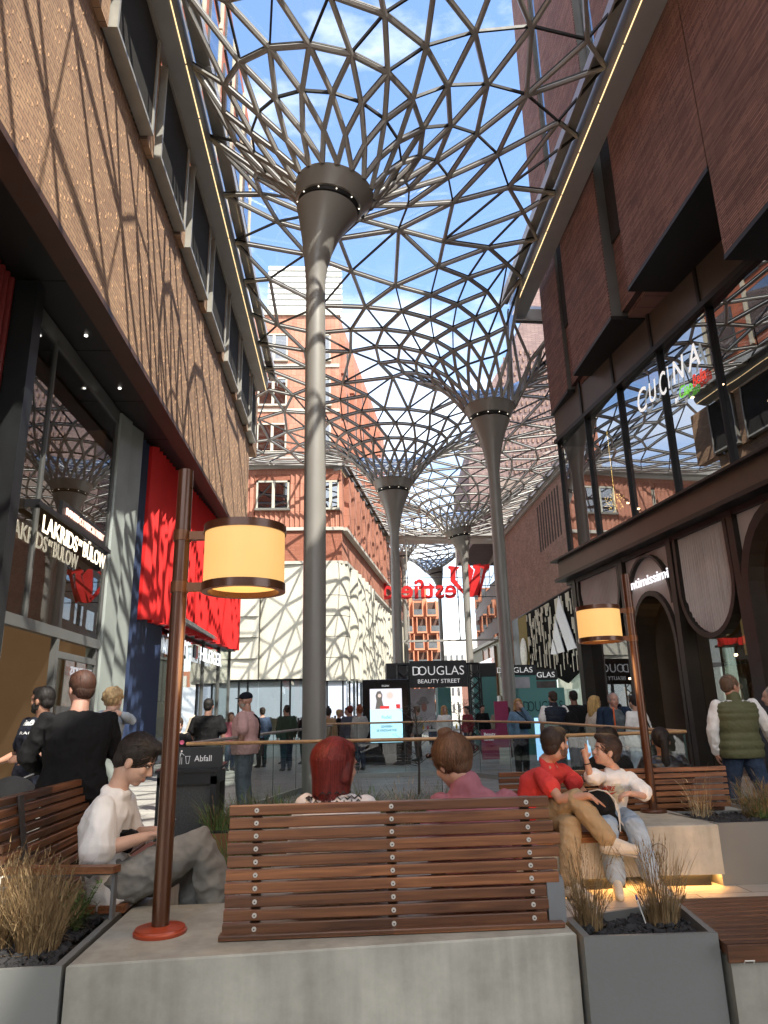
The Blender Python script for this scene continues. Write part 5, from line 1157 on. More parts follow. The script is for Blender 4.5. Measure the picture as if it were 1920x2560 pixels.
T=box_thing('display_stand',(6.15,25.9,0),(7.8,26.1,2.25),TEAL,'wide turquoise counter wall with dark beauty shop name right of the grey column','stand')
s=MB(); douglas(s,(6.28,25.89,1.45),(1,0,0),1.42,.36); s.build('lettering',mat('teal ink',(.01,.06,.06),.5),T)
T=box_thing('display_stand',(5.9,26.6,0),(7.0,27.5,2.75),TEAL,'turquoise tower with black header nearest the grey column','stand'); 
s=MB(); s.box((5.88,26.55,2.75),(7.03,27.55,3.12)); h_=s.build('header',BSG,T); s=MB(); douglas(s,(5.55,26.53,2.84),(1,0,0),1.32,.20); s.build('lettering',LW,h_)
s=MB(); s.box((6.05,26.585,2.28),(6.75,26.595,2.68)); s.build('poster',mat('grey poster',(.42,.42,.45),.5,0,.15,3),T)
T=box_thing('display_stand',(7.1,27.4,0),(8.0,28.2,2.60),TEAL,'turquoise tower with black header before the slatted sign','stand')
s=MB(); s.box((7.07,27.35,2.60),(8.03,28.25,2.98)); h_=s.build('header',BSG,T); s=MB(); text(s,'JGLAS',(7.12,27.33,2.69),(1,0,0),(0,0,1),width=.8,height=.20,extrude=.01); s.build('lettering',LW,h_)
s=MB(); s.box((7.15,27.385,2.2),(7.95,27.395,2.55)); s.build('poster',mat('dark poster',(.09,.07,.07),.5,0,.4,4),T)
T=box_thing('display_stand',(5.25,30,0),(6.2,30.9,2.9),TEAL,'turquoise tower with black header between truss gate and grey column','stand'); s=MB(); s.box((5.22,29.95,2.9),(6.23,30.95,3.45)); s.build('header',BSG,T)
T=box_thing('display_stand',(1.72,30.5,0),(2.5,31.3,2.85),TEAL,'turquoise tower with black header left behind the truss gate','stand'); s=MB(); s.box((1.68,30.45,2.85),(3.4,31.35,3.55)); s.build('header',BSG,T)
T=box_thing('poster_wall',(2.55,29.4,.9),(3.55,29.5,2.45),mat('white poster',(.52,.52,.53),.5,0,.12,3),'pale poster of a person with a hat under the truss gate','poster')
s=MB(); s.ell((3.05,29.38,1.9),(.26,.01,.10),0,16,8); s.ell((3.08,29.37,2.0),(.16,.01,.14),0,16,8); s.build('hat_shape',mat('poster grey',(.3,.29,.28),.6),T); s=MB(); s.ell((3.1,29.36,1.72),(.11,.01,.17),0,16,8); s.build('face_shape',mat('poster skin',(.38,.2,.16),.6),T)
T=box_thing('display_stand',(3.75,30,0),(4.3,30.8,2.5),TEAL,'slim turquoise panel in the middle of the truss gate','stand')
T=thing('sales_table',(3.4,26.5,0),'white sales table with small bottles before the hat poster','table'); s=MB(); s.box((2.5,26.2,.85),(4.4,26.9,.92)); s.build('table_top',CREAM,T)
for x in (2.6,4.3):
    for y in (26.3,26.8): s=MB(); s.box((x-.03,y-.03,0),(x+.03,y+.03,.85)); s.build('leg',CREAM,T)
BM=[mat('bottle white',(.7,.68,.65),.3),mat('bottle yellow',(.7,.45,.03),.3),mat('bottle pink',(.6,.12,.16),.3),mat('bottle dark',(.03,.03,.04),.3)]
R=random.Random(9)
def bottle(x,y,z,m,i,lab,grp):
    s=MB(); h=.12+.06*((i*7)%4)/4; s.lathe([(.03,0),(.034,.01),(.034,h*.7),(.014,h*.82),(.014,h),(.0,h)],(x,y,z),10,cap=False); o=s.build('bottle',m,None,smooth=40); tag(o,lab,'bottle',grp)
for i in range(12): bottle(2.6+i*.15,26.45+.1*(i%2),.92,BM[(i*5)%4],i,'small bottle on the white sales table under the gate','bottles on the sales table')
for i in range(9): bottle(6.9+i*.1,25.7,1.02,BM[[0,3,0,3,2,0,3,0,3][i]],i,'small bottle on the ledge of the wide turquoise counter','bottles on the turquoise counter')
T=box_thing('counter_ledge',(6.6,25.55,0),(7.9,25.88,1.02),TEAL,'turquoise ledge with bottles in front of the wide counter wall','counter')
MAG=mat('magenta panel',(.28,.012,.07),.5,0,.1)
T=box_thing('info_stand',(3.55,19.5,.25),(4.0,19.6,1.0),MAG,'magenta information board behind the glass, left one','info board'); s=MB(); text(s,'Beauty',(3.62,19.49,.85),(1,0,0),(0,0,1),width=.3,height=.07,extrude=.004); text(s,'street',(3.62,19.49,.72),(1,0,0),(0,0,1),width=.25,height=.05,extrude=.004); s.build('lettering',LW,T)
T=box_thing('info_stand',(4.35,21.5,.2),(4.75,21.6,1.75),MAG,'taller magenta information column right of the left one','info board')
T=box_thing('info_stand',(4.38,21.4,0),(4.72,21.5,.45),CREAM,'white foot of the magenta column','stand')
T=box_thing('info_screen',(4.35,16.9,.35),(5.6,17.0,1.28),mat('screen blue bright',(.1,.1,.1),.4,0,0,emit=(.33,.60,.95),es=.55),'blue lit panel behind the glass in front of the woman in blue','screen'); s=MB(); text(s,'MARKENWELTEN',(4.55,16.89,1.12),(1,0,0),(0,0,1),width=.75,height=.07,extrude=.003); s.build('lettering',MATS['screen ink'],T)
# =============== people ===============
SC_=bpy.data.scenes.new('scratch')
def remesh(mb,vox,smooth=2,disp=0,dscale=9,seed=0,fold=1.0):
    """fuse overlapping closed shapes into one continuous surface"""
    me=bpy.data.meshes.new('r'); me.from_pydata(mb.v,[],mb.f)
    bm=bmesh.new(); bm.from_mesh(me); bmesh.ops.recalc_face_normals(bm,faces=bm.faces); bm.to_mesh(me); bm.free()
    ob=bpy.data.objects.new('r',me); SC_.collection.objects.link(ob)
    m=ob.modifiers.new('r','REMESH'); m.mode='VOXEL'; m.voxel_size=vox; m.adaptivity=0
    if smooth: s=ob.modifiers.new('s','SMOOTH'); s.iterations=smooth; s.factor=.5
    
    with bpy.context.temp_override(scene=SC_,view_layer=SC_.view_layers[0]): dg=bpy.context.evaluated_depsgraph_get()
    r=bpy.data.meshes.new_from_object(ob.evaluated_get(dg))
    bpy.data.objects.remove(ob); bpy.data.meshes.remove(me)
    n=len(r.vertices); V=np.empty(n*3); r.vertices.foreach_get('co',V); V=V.reshape(-1,3)
    if disp and n:
        N=np.empty(n*3); r.vertices.foreach_get('normal',N); N=N.reshape(-1,3)
        D=np.array([.62*(1-3.2*abs(noise.noise(Vector((v[0]*dscale+seed+v[2]*3,v[1]*dscale-v[2]*2,v[2]*dscale*fold)))))+.38*(1-3.2*abs(noise.noise(Vector((v[0]*dscale*2.1+seed+5-v[2]*6,v[1]*dscale*2.1,v[2]*dscale*1.9*fold))))) for v in V])
        V=V+N*(D*disp)[:,None]; r.vertices.foreach_set('co',V.ravel())
    r.polygons.foreach_set('use_smooth',[True]*len(r.polygons)); r.update(); return r,V
def add_mesh(name,me,mats,par):
    for m in (mats if isinstance(mats,(list,tuple)) else [mats]): me.materials.append(m)
    o=bpy.data.objects.new(name,me); COL.objects.link(o); o.parent=par; return o
def limb(mb,pts,rs,n=12):
    """closed tapered limb with round ends through pts"""
    pts=[P3(p) for p in pts]; a,b=pts[0],pts[1]; d=(a-b)/np.linalg.norm(a-b); e,f=pts[-1],pts[-2]; g=(e-f)/(np.linalg.norm(e-f)+1e-9)
    P=[a+d*rs[0]*.98,a+d*rs[0]*.75,a+d*rs[0]*.35]+pts[0:]+[e+g*rs[-1]*.35,e+g*rs[-1]*.75,e+g*rs[-1]*.98]
    R=[rs[0]*.18,rs[0]*.66,rs[0]*.94]+list(rs)+[rs[-1]*.94,rs[-1]*.66,rs[-1]*.18]
    mb.tube(P,R,n)
def loft(mb,rings,n=20):
    """rings: (center, right vec, fwd vec) ellipses"""
    vs=[]
    for c,x,y in rings:
        for j in range(n):
            a=2*math.pi*j/n; ca,sa=math.cos(a),math.sin(a); k=.86
            vs.append(P3(c)+P3(x)*math.copysign(abs(ca)**k,ca)+P3(y)*math.copysign(abs(sa)**k,sa))
    m=len(rings); fs=[(i*n+j,i*n+(j+1)%n,(i+1)*n+(j+1)%n,(i+1)*n+j) for i in range(m-1) for j in range(n)]+[tuple(range(n-1,-1,-1)),tuple((m-1)*n+j for j in range(n))]
    mb.add(vs,fs)
def hand(mb,w,d,nrm,side,s=1,curl=.5,fr=.0085,fingers=None,thumb=.5):
    """wrist w, direction d, palm normal nrm; thumb leaves toward cross side"""
    w=P3(w);d=P3(d);d/=np.linalg.norm(d);nrm=P3(nrm);nrm=nrm-d*(d@nrm);nrm/=np.linalg.norm(nrm);t=np.cross(d,nrm)*side
    R=np.array([t,d,nrm]).T
    mb.ell(w+d*.048*s,(.040*s,.054*s,.016*s),0,12,8,R); limb(mb,[w-d*.01*s,w+d*.03*s],[.024*s,.026*s],10)
    for i,(off,ln) in enumerate(((.028,.072),(.010,.080),(-.009,.074),(-.027,.058))):
        c=curl if fingers is None else fingers[i]
        b=w+d*(.088-.006*abs(i-1.2))*s+t*off*s; a1=c*1.15; a2=c*2.3; a3=c*3.0
        d1=d*math.cos(a1)+nrm*math.sin(a1)+t*(1.2-i)*.06; d2=d*math.cos(a2)+nrm*math.sin(a2); d3=d*math.cos(a3)+nrm*math.sin(a3)
        p1=b+d1*ln*.45*s; p2=p1+d2*ln*.32*s; p3=p2+d3*ln*.24*s; limb(mb,[b-d*.02*s,b,p1,p2,p3],[fr*s*1.1,fr*s*1.12,fr*s,fr*s*.93,fr*s*.8],8)
    b=w+d*.025*s+t*.028*s; q=b+(d*.55+t*.75+nrm*.25*thumb*2)*.038*s; e=q+(d*.85+t*(.35-.6*thumb)+nrm*.5*thumb)*.032*s; limb(mb,[b,q,e],[.0125*s,.0105*s,.0088*s],8)
SKINS={}
def skin(c):
    if c in SKINS: return SKINS[c]
    cc=srgb(c); mn=sum(cc)/3; cc=tuple(.80*x+.20*mn for x in cc); m=mat('skin '+c,cc,.52,0,.07,14,bump=.05,bscale=160); b=m.node_tree.nodes['Principled BSDF']; b.inputs['Subsurface Weight'].default_value=.08; b.inputs['Subsurface Radius'].default_value=(.01,.004,.002); SKINS[c]=m; return m
def cloth(name,c,rough=.85,bump=.25,var=.08): return mat(name,c,rough,0,var,9,bump=bump,bscale=260,spec=.25)
def hairm(c): 
    n='hair '+c
    if n in MATS: return MATS[n]
    return mat(n,srgb(c),.7,0,.35,40,bump=.4,bscale=120,stretch=(1,1,.25))
def rotm(yaw,pitch=0,roll=0): return np.array((Matrix.Rotation(yaw,3,'Z')@Matrix.Rotation(pitch,3,'X')@Matrix.Rotation(roll,3,'Y')))
def head_geo(mb,c,R,s,female=False,fine=True,nose=1.0):
    T=lambda p: R@(P3(p)*s)+P3(c)
    E=lambda p,r,nu=16,nv=10: mb.ell(T(p),tuple(k*s for k in r),0,nu,nv,R)
    j=.92 if female else 1.0
    E((0,-.012,.028),(.074,.094,.088),20,14); E((0,.022,-.035),(.062*j,.068,.072),18,12); E((0,.035,.03),(.062,.055,.055)); E((0,.052,-.088),(.030*j,.028,.020)); E((0,.0,-.068),(.052*j,.050,.032))
    if fine:
        for q in (-1,1):
            E((q*.034,.058,-.022),(.026,.026,.026),10,8); E((q*.03,.076,.024),(.024,.012,.010),8,6); E((q*.077,-.008,-.012),(.009,.021,.032),10,8); E((q*.071,.000,-.014),(.012,.010,.020),8,6); E((q*.011,.094,-.031),(.009,.010,.008),8,6)
        limb(mb,[T((0,.076,.018)),T((0,.092,-.006)),T((0,.104*nose,-.027))],[.009*s,.0095*s,.0105*s],8)
        E((0,.083,-.058),(.022,.012,.006),10,6); E((0,.081,-.068),(.019,.012,.0065),10,6)
    else:
        limb(mb,[T((0,.076,.018)),T((0,.102,-.027))],[.012*s,.016*s],6)
        for q in (-1,1): E((q*.076,-.006,-.012),(.012,.020,.030),8,6)
def eyes(par,c,R,s,brow='#2A1D14',closed=False):
    T=lambda p: R@(P3(p)*s)+P3(c)
    for q in (-1,1):
        e=MB(); e.ell(T((q*.031,.078,.004)),(.0115*s,.0075*s,.0048*s),0,12,8,R); 
        if not closed: e.ell(T((q*.031,.0835,.004)),(.0058*s,.003*s,.0048*s),1,10,6,R)
        e.build('eye',[mat('eye white',(.38,.34,.31),.3,0,0) if not closed else skin('#C09078'),mat('iris dark',(.02,.014,.01),.2,0,0)],par,smooth=True,local=True)
    e=MB()
    for q in (-1,1): limb(e,[T((q*.015,.088,.020)),T((q*.032,.087,.026)),T((q*.050,.076,.021))],[.0025*s,.003*s,.002*s],6)
    e.build('eyebrows',hairm(brow),par,smooth=True,local=True)
def hair_strands(mb,c,R,s,n,m,seed,rad3=(.083,.100,.094),cen=(0,-.018,.036),ln=(.05,.12),front=.05,low=-.06,flow=(0,-.3,-1),thick=.0016,puff=.006,part=None,long_=False):
    """ribbons combed over the scalp"""
    rr=random.Random(seed); fl=P3(flow)
    for _ in range(n):
        a=rr.uniform(0,6.283); u=rr.uniform(-1,1); s_=math.sqrt(1-u*u); q=P3((math.cos(a)*s_,math.sin(a)*s_,u)); p=P3(cen)+q*P3(rad3)
        if p[2]<low or p[1]>front+(.02 if p[2]>.08 else 0) : continue
        L_=rr.uniform(*ln); pts=[]; cur=p.copy(); nq=q.copy(); k=5
        hang=None
        for i in range(k+1):
            if hang is None: pts.append(P3(cen)+nq*P3(rad3)*(1+puff*8*math.sin(i/k*2)*rr.uniform(.4,1)) if i else p)
            else: hang=hang+(P3((0,0,-1))-P3((nq[0],nq[1],0))*.18)*(L_/k); pts.append(hang)
            f=fl+nq*.0; tan=f-nq*(f@nq); tan/=np.linalg.norm(tan)+1e-6; nq=nq+tan*(L_/k)/.09; nq/=np.linalg.norm(nq)
            if long_ and hang is None and nq[2]<-.05: hang=pts[-1]
        vs=[]
        for i,pt in enumerate(pts):
            sd_=np.cross(nq,fl); sd_/=np.linalg.norm(sd_)+1e-6; w_=thick*(1-.7*i/k); o=P3(pt)+q*.002
            vs+=[R@((o-sd_*w_)*s)+P3(c),R@((o+sd_*w_)*s)+P3(c)]
        mb.add(vs,[(2*i,2*i+1,2*i+3,2*i+2) for i in range(k)],m)
class Person:
    def __init__(s,label,loc,yaw,H=1.75,fem=False,build=1.0,skinc='#C99A80',vox=.013,group=None,name='person',cat='person',**J):
        s.H=H; s.k=H/1.75; s.vox=vox; s.fem=fem; s.bd=build; s.T=thing(name,loc,label,cat,group,rz=yaw); s.sk=skin(skinc); s.skc=skinc
        k=s.k; hw=.078*k; sw=(.178 if fem else .205)*k*(.5+.5*build)
        D=dict(pel=(0,0,.93*k),waist=(0,0,1.06*k),chest=(0,.0,1.25*k),neck=(0,-.01,1.44*k),head=(0,.02,1.62*k),
            sL=(-sw,-.01,1.40*k),sR=(sw,-.01,1.40*k),eL=(-sw-.05*k,-.03,1.12*k),eR=(sw+.05*k,-.03,1.12*k),wL=(-sw-.045*k,.06,.88*k),wR=(sw+.045*k,.06,.88*k),
            hL=(-hw,0,.90*k),hR=(hw,0,.90*k),kL=(-hw-.01,.02,.49*k),kR=(hw+.01,.02,.49*k),aL=(-hw-.01,-.03,.09*k),aR=(hw+.01,-.03,.09*k),fL=(-hw-.03,.13*k,.03),fR=(hw+.03,.13*k,.03),
            dL=None,dR=None,hscale=None,nL=(1,0,0),nR=(-1,0,0),hy=0,hp=0,hr=0,cL=.35,cR=.35,fgL=None,fgR=None)
        D.update(J); s.J={a:(P3(b) if isinstance(b,tuple) else b) for a,b in D.items()}
        for q in 'LR':
            if s.J['d'+q] is None: s.J['d'+q]=s.J['w'+q]-s.J['e'+q]
        s.R=rotm(s.J['hy'],s.J['hp'],s.J['hr']); s.hs=s.k**.35*J.pop('hscale',1.10); dn=s.J['head']-s.J['neck']; s.J['head']=s.J['head']-dn/np.linalg.norm(dn)*.022
    def torso_rings(s,g=0,top=True,hip=True,low=None,flare=0):
        J=s.J;k=s.k;b=s.bd; sx=(J['sR']-J['sL']); w=np.linalg.norm(sx)/2; X=sx/np.linalg.norm(sx)
        hx=J['hR']-J['hL']; HX=hx/np.linalg.norm(hx) if np.linalg.norm(hx)>.01 else X
        pts=[J['pel'],J['waist'],J['chest'],(J['sL']+J['sR'])/2,J['neck']]
        def Y(X_,up): y=np.cross(up,X_); return y/np.linalg.norm(y)
        ups=[J['waist']-J['pel'],J['chest']-J['pel'],J['neck']-J['waist'],J['neck']-J['chest'],J['neck']-J['chest']]
        r=[]
        fw=1.0 if not s.fem else .92
        if hip:
            r.append((pts[0]-ups[0]/np.linalg.norm(ups[0])*(.07*k if low is None else low),HX*(.150*k*b+g+flare),Y(HX,ups[0])*(.105*k*b+g+flare*.6)))
            r.append((pts[0],HX*(.165*k*b+g+flare*.5),Y(HX,ups[0])*(.118*k*b+g)))
        r.append((pts[1],(HX+X)/2*(.140*k*b*fw+g),Y(X,ups[1])*(.105*k*b+g)))
        r.append((pts[2],X*(.165*k*b*fw+g),Y(X,ups[2])*(.118*k*b+g)))
        m=(pts[2]*.45+pts[3]*.55); r.append((m,X*(w*.93+g*.8),Y(X,ups[2])*(.105*k*b+g)))
        r.append((pts[3]+(ups[3]/np.linalg.norm(ups[3]))*.004,X*(w*.92+g*.5),Y(X,ups[3])*(.074*k*b+g*.7))); r.append((pts[3]+(ups[3]/np.linalg.norm(ups[3]))*.022*k,X*(w*.66+g*.4),Y(X,ups[3])*(.062*k*b+g*.6)))
        r.append((pts[3]*.38+pts[4]*.62+(ups[3]/np.linalg.norm(ups[3]))*.008,X*(.086*k+g*.8),Y(X,ups[3])*(.060*k+g*.7)))
        if top: r.append((pts[4],X*(.060*k+g*.5),Y(X,ups[3])*(.058*k+g*.5)))
        return r
    def body(s,hands=True,legs=True,fine=None):
        J=s.J;k=s.k;m=MB(); b=.5+.5*s.bd; fine=s.vox<=.011 if fine is None else fine
        loft(m,s.torso_rings(0))
        for q in 'LR':
            limb(m,[J['s'+q]*.94+J['chest']*.06,(J['s'+q]+J['e'+q])/2,J['e'+q],(J['e'+q]*.6+J['w'+q]*.4),J['w'+q]],[.047*k*b,.046*k*b,.040*k*b,.041*k*b,.027*k],12)
            if hands: hand(m,J['w'+q],J['d'+q],J['n'+q],1 if q=='L' else -1,max(.8,k*.98) if k>.8 else k*1.05,J['c'+q],max(.0085,s.vox*.75),J['fg'+q])
            if legs: limb(m,[J['h'+q],(J['h'+q]*.5+J['k'+q]*.5),J['k'+q],(J['k'+q]*.62+J['a'+q]*.38),J['a'+q]],[.085*k*b,.075*k*b,.055*k*b,.053*k*b,.036*k],12); limb(m,[J['a'+q],J['f'+q]],[.034*k,.026*k],8)
        nk=J['neck']; hb=s.R@P3((0,-.022,-.065))*s.hs+J['head']; limb(m,[nk-(hb-nk)*.12,nk,(nk+hb)/2,hb],[.060*k*b,.059*k*b,.056*k*b,.056*s.hs],14)
        head_geo(m,J['head'],s.R,s.hs,s.fem,fine)
        r,V=remesh(m,s.vox,2 if s.vox<.01 else 1); o=add_mesh('body',r,s.sk,s.T)
        if fine:
            lip=mat('lips '+s.skc,tuple(c*f for c,f in zip(srgb(s.skc),(.80,.55,.55))),.4,0,0); r.materials.append(lip)
            C=np.empty(len(r.polygons)*3); r.polygons.foreach_get('center',C); C=C.reshape(-1,3); Q=(C-J['head'])@s.R/s.hs
            mi=((np.abs(Q[:,0])<.021)&(Q[:,1]>.075)&(np.abs(Q[:,2]+.063)<.0085)).astype(np.int32); r.polygons.foreach_set('material_index',mi)
        s.bodyo=o; return s
    def shirt(s,m,g=.022,sleeve='short',slv=.5,low=.10,flare=.01,disp=.005,name='shirt',collar=0,sl_g=.018,vox=None,top=True,ds=10,fold=.7):
        J=s.J;k=s.k;mb=MB(); loft(mb,s.torso_rings(g,top=top,low=low*k,flare=flare),24); b=.5+.5*s.bd
        for q in 'LR':
            S,E,W=J['s'+q]*.93+J['chest']*.07,J['e'+q],J['w'+q]
            if sleeve=='none': limb(mb,[S*.9+J['neck']*.1,S+(E-S)*.06],[.062*k*b+g*.5,.055*k*b+g*.3],12); continue
            if sleeve=='short': limb(mb,[S,S+(E-S)*slv*.6,S+(E-S)*slv],[.045*k*b+sl_g*.7,.053*k*b+sl_g*1.1,.054*k*b+sl_g*1.5],14)
            else: limb(mb,[S,(S+E)/2,E,(E+W)/2,E+(W-E)*.93],[.045*k*b+sl_g*.7,.050*k*b+sl_g,.046*k*b+sl_g,.042*k*b+sl_g,.032*k*b+sl_g*.7],14)
        if collar: 
            up=(J['head']-J['neck']); up/=np.linalg.norm(up); limb(mb,[J['neck']-up*.02,J['neck']+up*collar],[.066*k+g*.6,.068*k+g*.6],14)
        r,V=remesh(mb,vox or max(.008,s.vox),2,disp*1.5,ds,seed=hash(name)%7+len(s.T.name)*.0+s.J['head'][0]*3,fold=fold); o=add_mesh(name,r,m,s.T); s.sh=o; return o
    def trousers(s,m,g=.018,hem=.96,wide=.0,disp=.005,name='trousers',shorts=False):
        J=s.J;k=s.k;mb=MB(); b=.5+.5*s.bd; rg=s.torso_rings(g*.8)[:3]; loft(mb,rg,20)
        for q in 'LR':
            H_,K,A=J['h'+q],J['k'+q],J['a'+q]; E_=K+(A-K)*hem
            limb(mb,[H_,(H_+K)/2,K,(K+E_)/2,E_],[.088*k*b+g,.080*k*b+g+wide*.4,.060*k*b+g+wide*.8,.056*k*b+g+wide,.046*k*b+g+wide],14)
        r,V=remesh(mb,max(.009,s.vox),2,disp*1.5,10,seed=2+s.J['kL'][1]*3,fold=1.1); return add_mesh(name,r,m,s.T)
    def shoes(s,m,sole=None):
        J=s.J;k=s.k
        for q in 'LR':
            A,F_=J['a'+q],J['f'+q]; d=F_-A; mb=MB(); f=d/np.linalg.norm(d); up=P3((0,0,1)); up=up-f*(f@up)*.0
            toe=F_+f*.055*k; heel=A-P3((f[0],f[1],0))*.035*k+P3((0,0,-.045*k)) if abs(f[2])<.85 else A-f*.03
            limb(mb,[heel,(heel+toe)/2,toe],[.045*k,.049*k,.042*k],12); limb(mb,[A,A+(F_-A)*.5,F_],[.048*k,.045*k,.042*k],10)
            r,V=remesh(mb,max(.008,s.vox),2); o=add_mesh('shoe',r,m,s.T)
            if s.vox<.02:
                dn=P3((0,0,-1)); dn=dn-f*(f@dn); dn/=np.linalg.norm(dn)+1e-6; so_=MB(); limb(so_,[heel+dn*.026*k,(heel+toe)/2+dn*.028*k,toe+dn*.022*k],[.040*k,.043*k,.036*k],10); c_=(heel+toe)/2+dn*.03*k; so_.v=[tuple(P3(v)-dn*((P3(v)-c_)@dn)*.65) for v in so_.v]; so_.build('sole',mat('rubber sole',(.32,.30,.26),.7),o,smooth=True,local=True)
    def hair(s,c,style='short',strands=0,seed=1,ex=None):
        R=s.R;h=s.hs;H_=s.J['head']; mb=MB(); E=lambda p,r: mb.ell(R@(P3(p)*h)+H_,tuple(q*h for q in r),0,16,10,R); L=lambda pts,rs: limb(mb,[R@(P3(p)*h)+H_ for p in pts],[q*h for q in rs],10)
        if style in ('short','fade','quiff','balding','crop'):
            E((0,-.026,.040),(.082,.093,.088)); E((0,-.058,-.010),(.070,.054,.068))
            if style!='balding': E((0,.026,.076),(.066,.062,.046))
            for q in (-1,1): E((q*.066,-.006,.022),(.014,.042,.036))
            if style=='quiff': E((0,.055,.098),(.055,.045,.036)); E((.012,.075,.100),(.040,.032,.028)); E((0,.0,.105),(.060,.07,.034))
            if style=='balding': mb=MB(); E((0,-.058,.000),(.076,.055,.072)); [E((q*.062,-.018,.012),(.019,.055,.040)) for q in (-1,1)]; E((0,-.045,.045),(.072,.068,.060))
        elif style=='bob':
            E((0,-.030,.038),(.094,.100,.094)); E((0,-.036,-.025),(.092,.088,.075)); E((0,.03,.085),(.070,.055,.045)); L([(0,-.045,-.03),(0,-.052,-.08),(0,-.050,-.135)],[.080,.068,.040])
            for q in (-1,1): L([(q*.076,-.0,.03),(q*.082,-.015,-.05)],[.030,.028])
            E((0,-.02,.095),(.07,.07,.05))
        elif style=='bun':
            E((0,-.028,.038),(.086,.098,.088)); E((0,-.06,-.01),(.072,.052,.07)); E((0,.03,.080),(.064,.052,.040)); E((0,-.035,.135),(.042,.040,.032)); E((.02,-.02,.15),(.022,.022,.02)); E((-.022,-.04,.148),(.020,.026,.018))
            for q in (-1,1): L([(q*.070,.012,.03),(q*.074,-.03,.0)],[.020,.022])
        elif style=='ponytail':
            E((0,-.028,.038),(.084,.096,.086)); E((0,.03,.078),(.062,.052,.040)); E((0,-.06,.0),(.068,.05,.068)); L([(0,-.105,.05),(0,-.145,.01),(0,-.140,-.08),(.0,-.125,-.20),(.01,-.105,-.34)],[.030,.036,.036,.040,.022])
            for q in (-1,1): E((q*.066,-.0,.018),(.017,.042,.04))
        elif style=='long':
            E((0,-.028,.038),(.090,.098,.090)); E((0,.03,.080),(.064,.052,.042)); L([(0,-.07,.0),(0,-.085,-.12),(0,-.085,-.26)],[.080,.078,.05])
            for q in (-1,1): L([(q*.070,.0,.02),(q*.082,-.01,-.08),(q*.078,-.0,-.22)],[.026,.032,.022])
        elif style=='curly':
            for i in range(26):
                a=i*2.4; u=.95-i/26*1.2; q=math.sqrt(max(.05,1-u*u)); E((.075*math.cos(a)*q,-.02+.085*math.sin(a)*q*(1 if math.sin(a)<.4 else .6),.04+.08*u),(.028,.028,.026))
            E((0,-.03,.04),(.082,.09,.085))
        r,V=remesh(mb,max(.007,s.vox*.8),2,.003,22,seed,fold=.5); o=add_mesh('hair',r,hairm(c),s.T)
        if strands:
            st=MB(); kw=dict(ex or {}); hair_strands(st,H_,R,h,strands,0,seed,**kw); c2=mat('strand '+c,tuple(min(1,x*1.7+.003) for x in srgb(c)),.6,0,.3,30); st.m=[(i//5)%2 for i in range(len(st.f))]; q=st.build('hair_strands',[hairm(c),c2],o,local=True)
        return o
    def child(s,name,mb,m,vox=0,smooth=True,disp=0):
        if vox: r,V=remesh(mb,vox,2,disp); return add_mesh(name,r,m,s.T)
        return mb.build(name,m,s.T,smooth=smooth,local=True)
    def face(s,brow='#2A1D14',closed=False): eyes(s.T,s.J['head'],s.R,s.hs,brow,closed)
    def beard(s,c,full=1.0,name='beard'):
        R=s.R;h=s.hs;H_=s.J['head'];mb=MB();E=lambda p,r: mb.ell(R@(P3(p)*h)+H_,tuple(q*h for q in r),0,14,9,R)
        E((0,.046,-.084),(.040*full,.040*full,.030)); E((0,.078,-.048),(.024,.014,.005)); 
        for q in (-1,1): E((q*.052,.022,-.052),(.017*full,.040,.036))
        r,V=remesh(mb,max(.006,s.vox*.7),2,.002,30); return add_mesh(name,r,hairm(c),s.T)
def rel(p,loc,yaw):
    """world point to a person's own frame"""
    x,y,z=p[0]-loc[0],p[1]-loc[1],p[2]-loc[2]; c,s_=math.cos(-yaw),math.sin(-yaw); return (x*c-y*s_,x*s_+y*c,z)
def relm(loc,yaw,**k): return {a:(rel(b,loc,yaw) if isinstance(b,tuple) and a[0] not in 'dn' or a in('neck',) else b) for a,b in k.items()}
def dirv(d,yaw): c,s_=math.cos(-yaw),math.sin(-yaw); return (d[0]*c-d[1]*s_,d[0]*s_+d[1]*c,d[2])
def wl(T,mb,name,m):
    """mesh given in world space, parented to a rotated thing"""
    o=mb.build(name,m,None); o.parent=T; Mi=(Matrix.Translation(T.location)@Matrix.Rotation(T.rotation_euler[2],4,'Z')).inverted(); o.data.transform(Mi); return o
def ray_front(o,T,x,z,y0=5.0,d=(0,1,0)):
    Mw=Matrix.Translation(T.location)@Matrix.Rotation(T.rotation_euler[2],4,'Z'); Mi=Mw.inverted(); ok,p,n,i=o.ray_cast(Mi@Vector((x,y0,z)),(Mi.to_3x3()@Vector(d))); return Mw@p if ok else None
def decal(P,mb,name,m,off=.004,tgt=None,y0=5.0,fall=None):
    """push flat world-space shapes in XZ onto the garment surface"""
    t=tgt or P.sh; nv=[]
    bpy.context.view_layer.update()
    for v in mb.v:
        h=ray_front(t,P.T,v[0],v[2],y0); y=h.y if h else (fall if fall else v[1]); nv.append((v[0],y-off-(v[1] if False else 0),v[2]))
    mb.v=nv; return wl(P.T,mb,name,m)
def flat_text(body,x,z,wd,h,y=0,rot=0,**kw):
    mb=MB(); V,F=text_mesh(body,1,0,**kw); x0,x1=V[:,0].min(),V[:,0].max(); sx_=wd/(x1-x0); sy_=h/.7; c,s_=math.cos(rot),math.sin(rot)
    mb.add([(x+(v[0]-x0)*sx_*c-v[1]*sy_*s_,y,z+(v[0]-x0)*sx_*s_+v[1]*sy_*c) for v in V],F); return mb
def grid_poly(pts,y=0):
    mb=MB(); mb.add([(x,y,z) for x,z in pts],[tuple(range(len(pts)))]); return mb
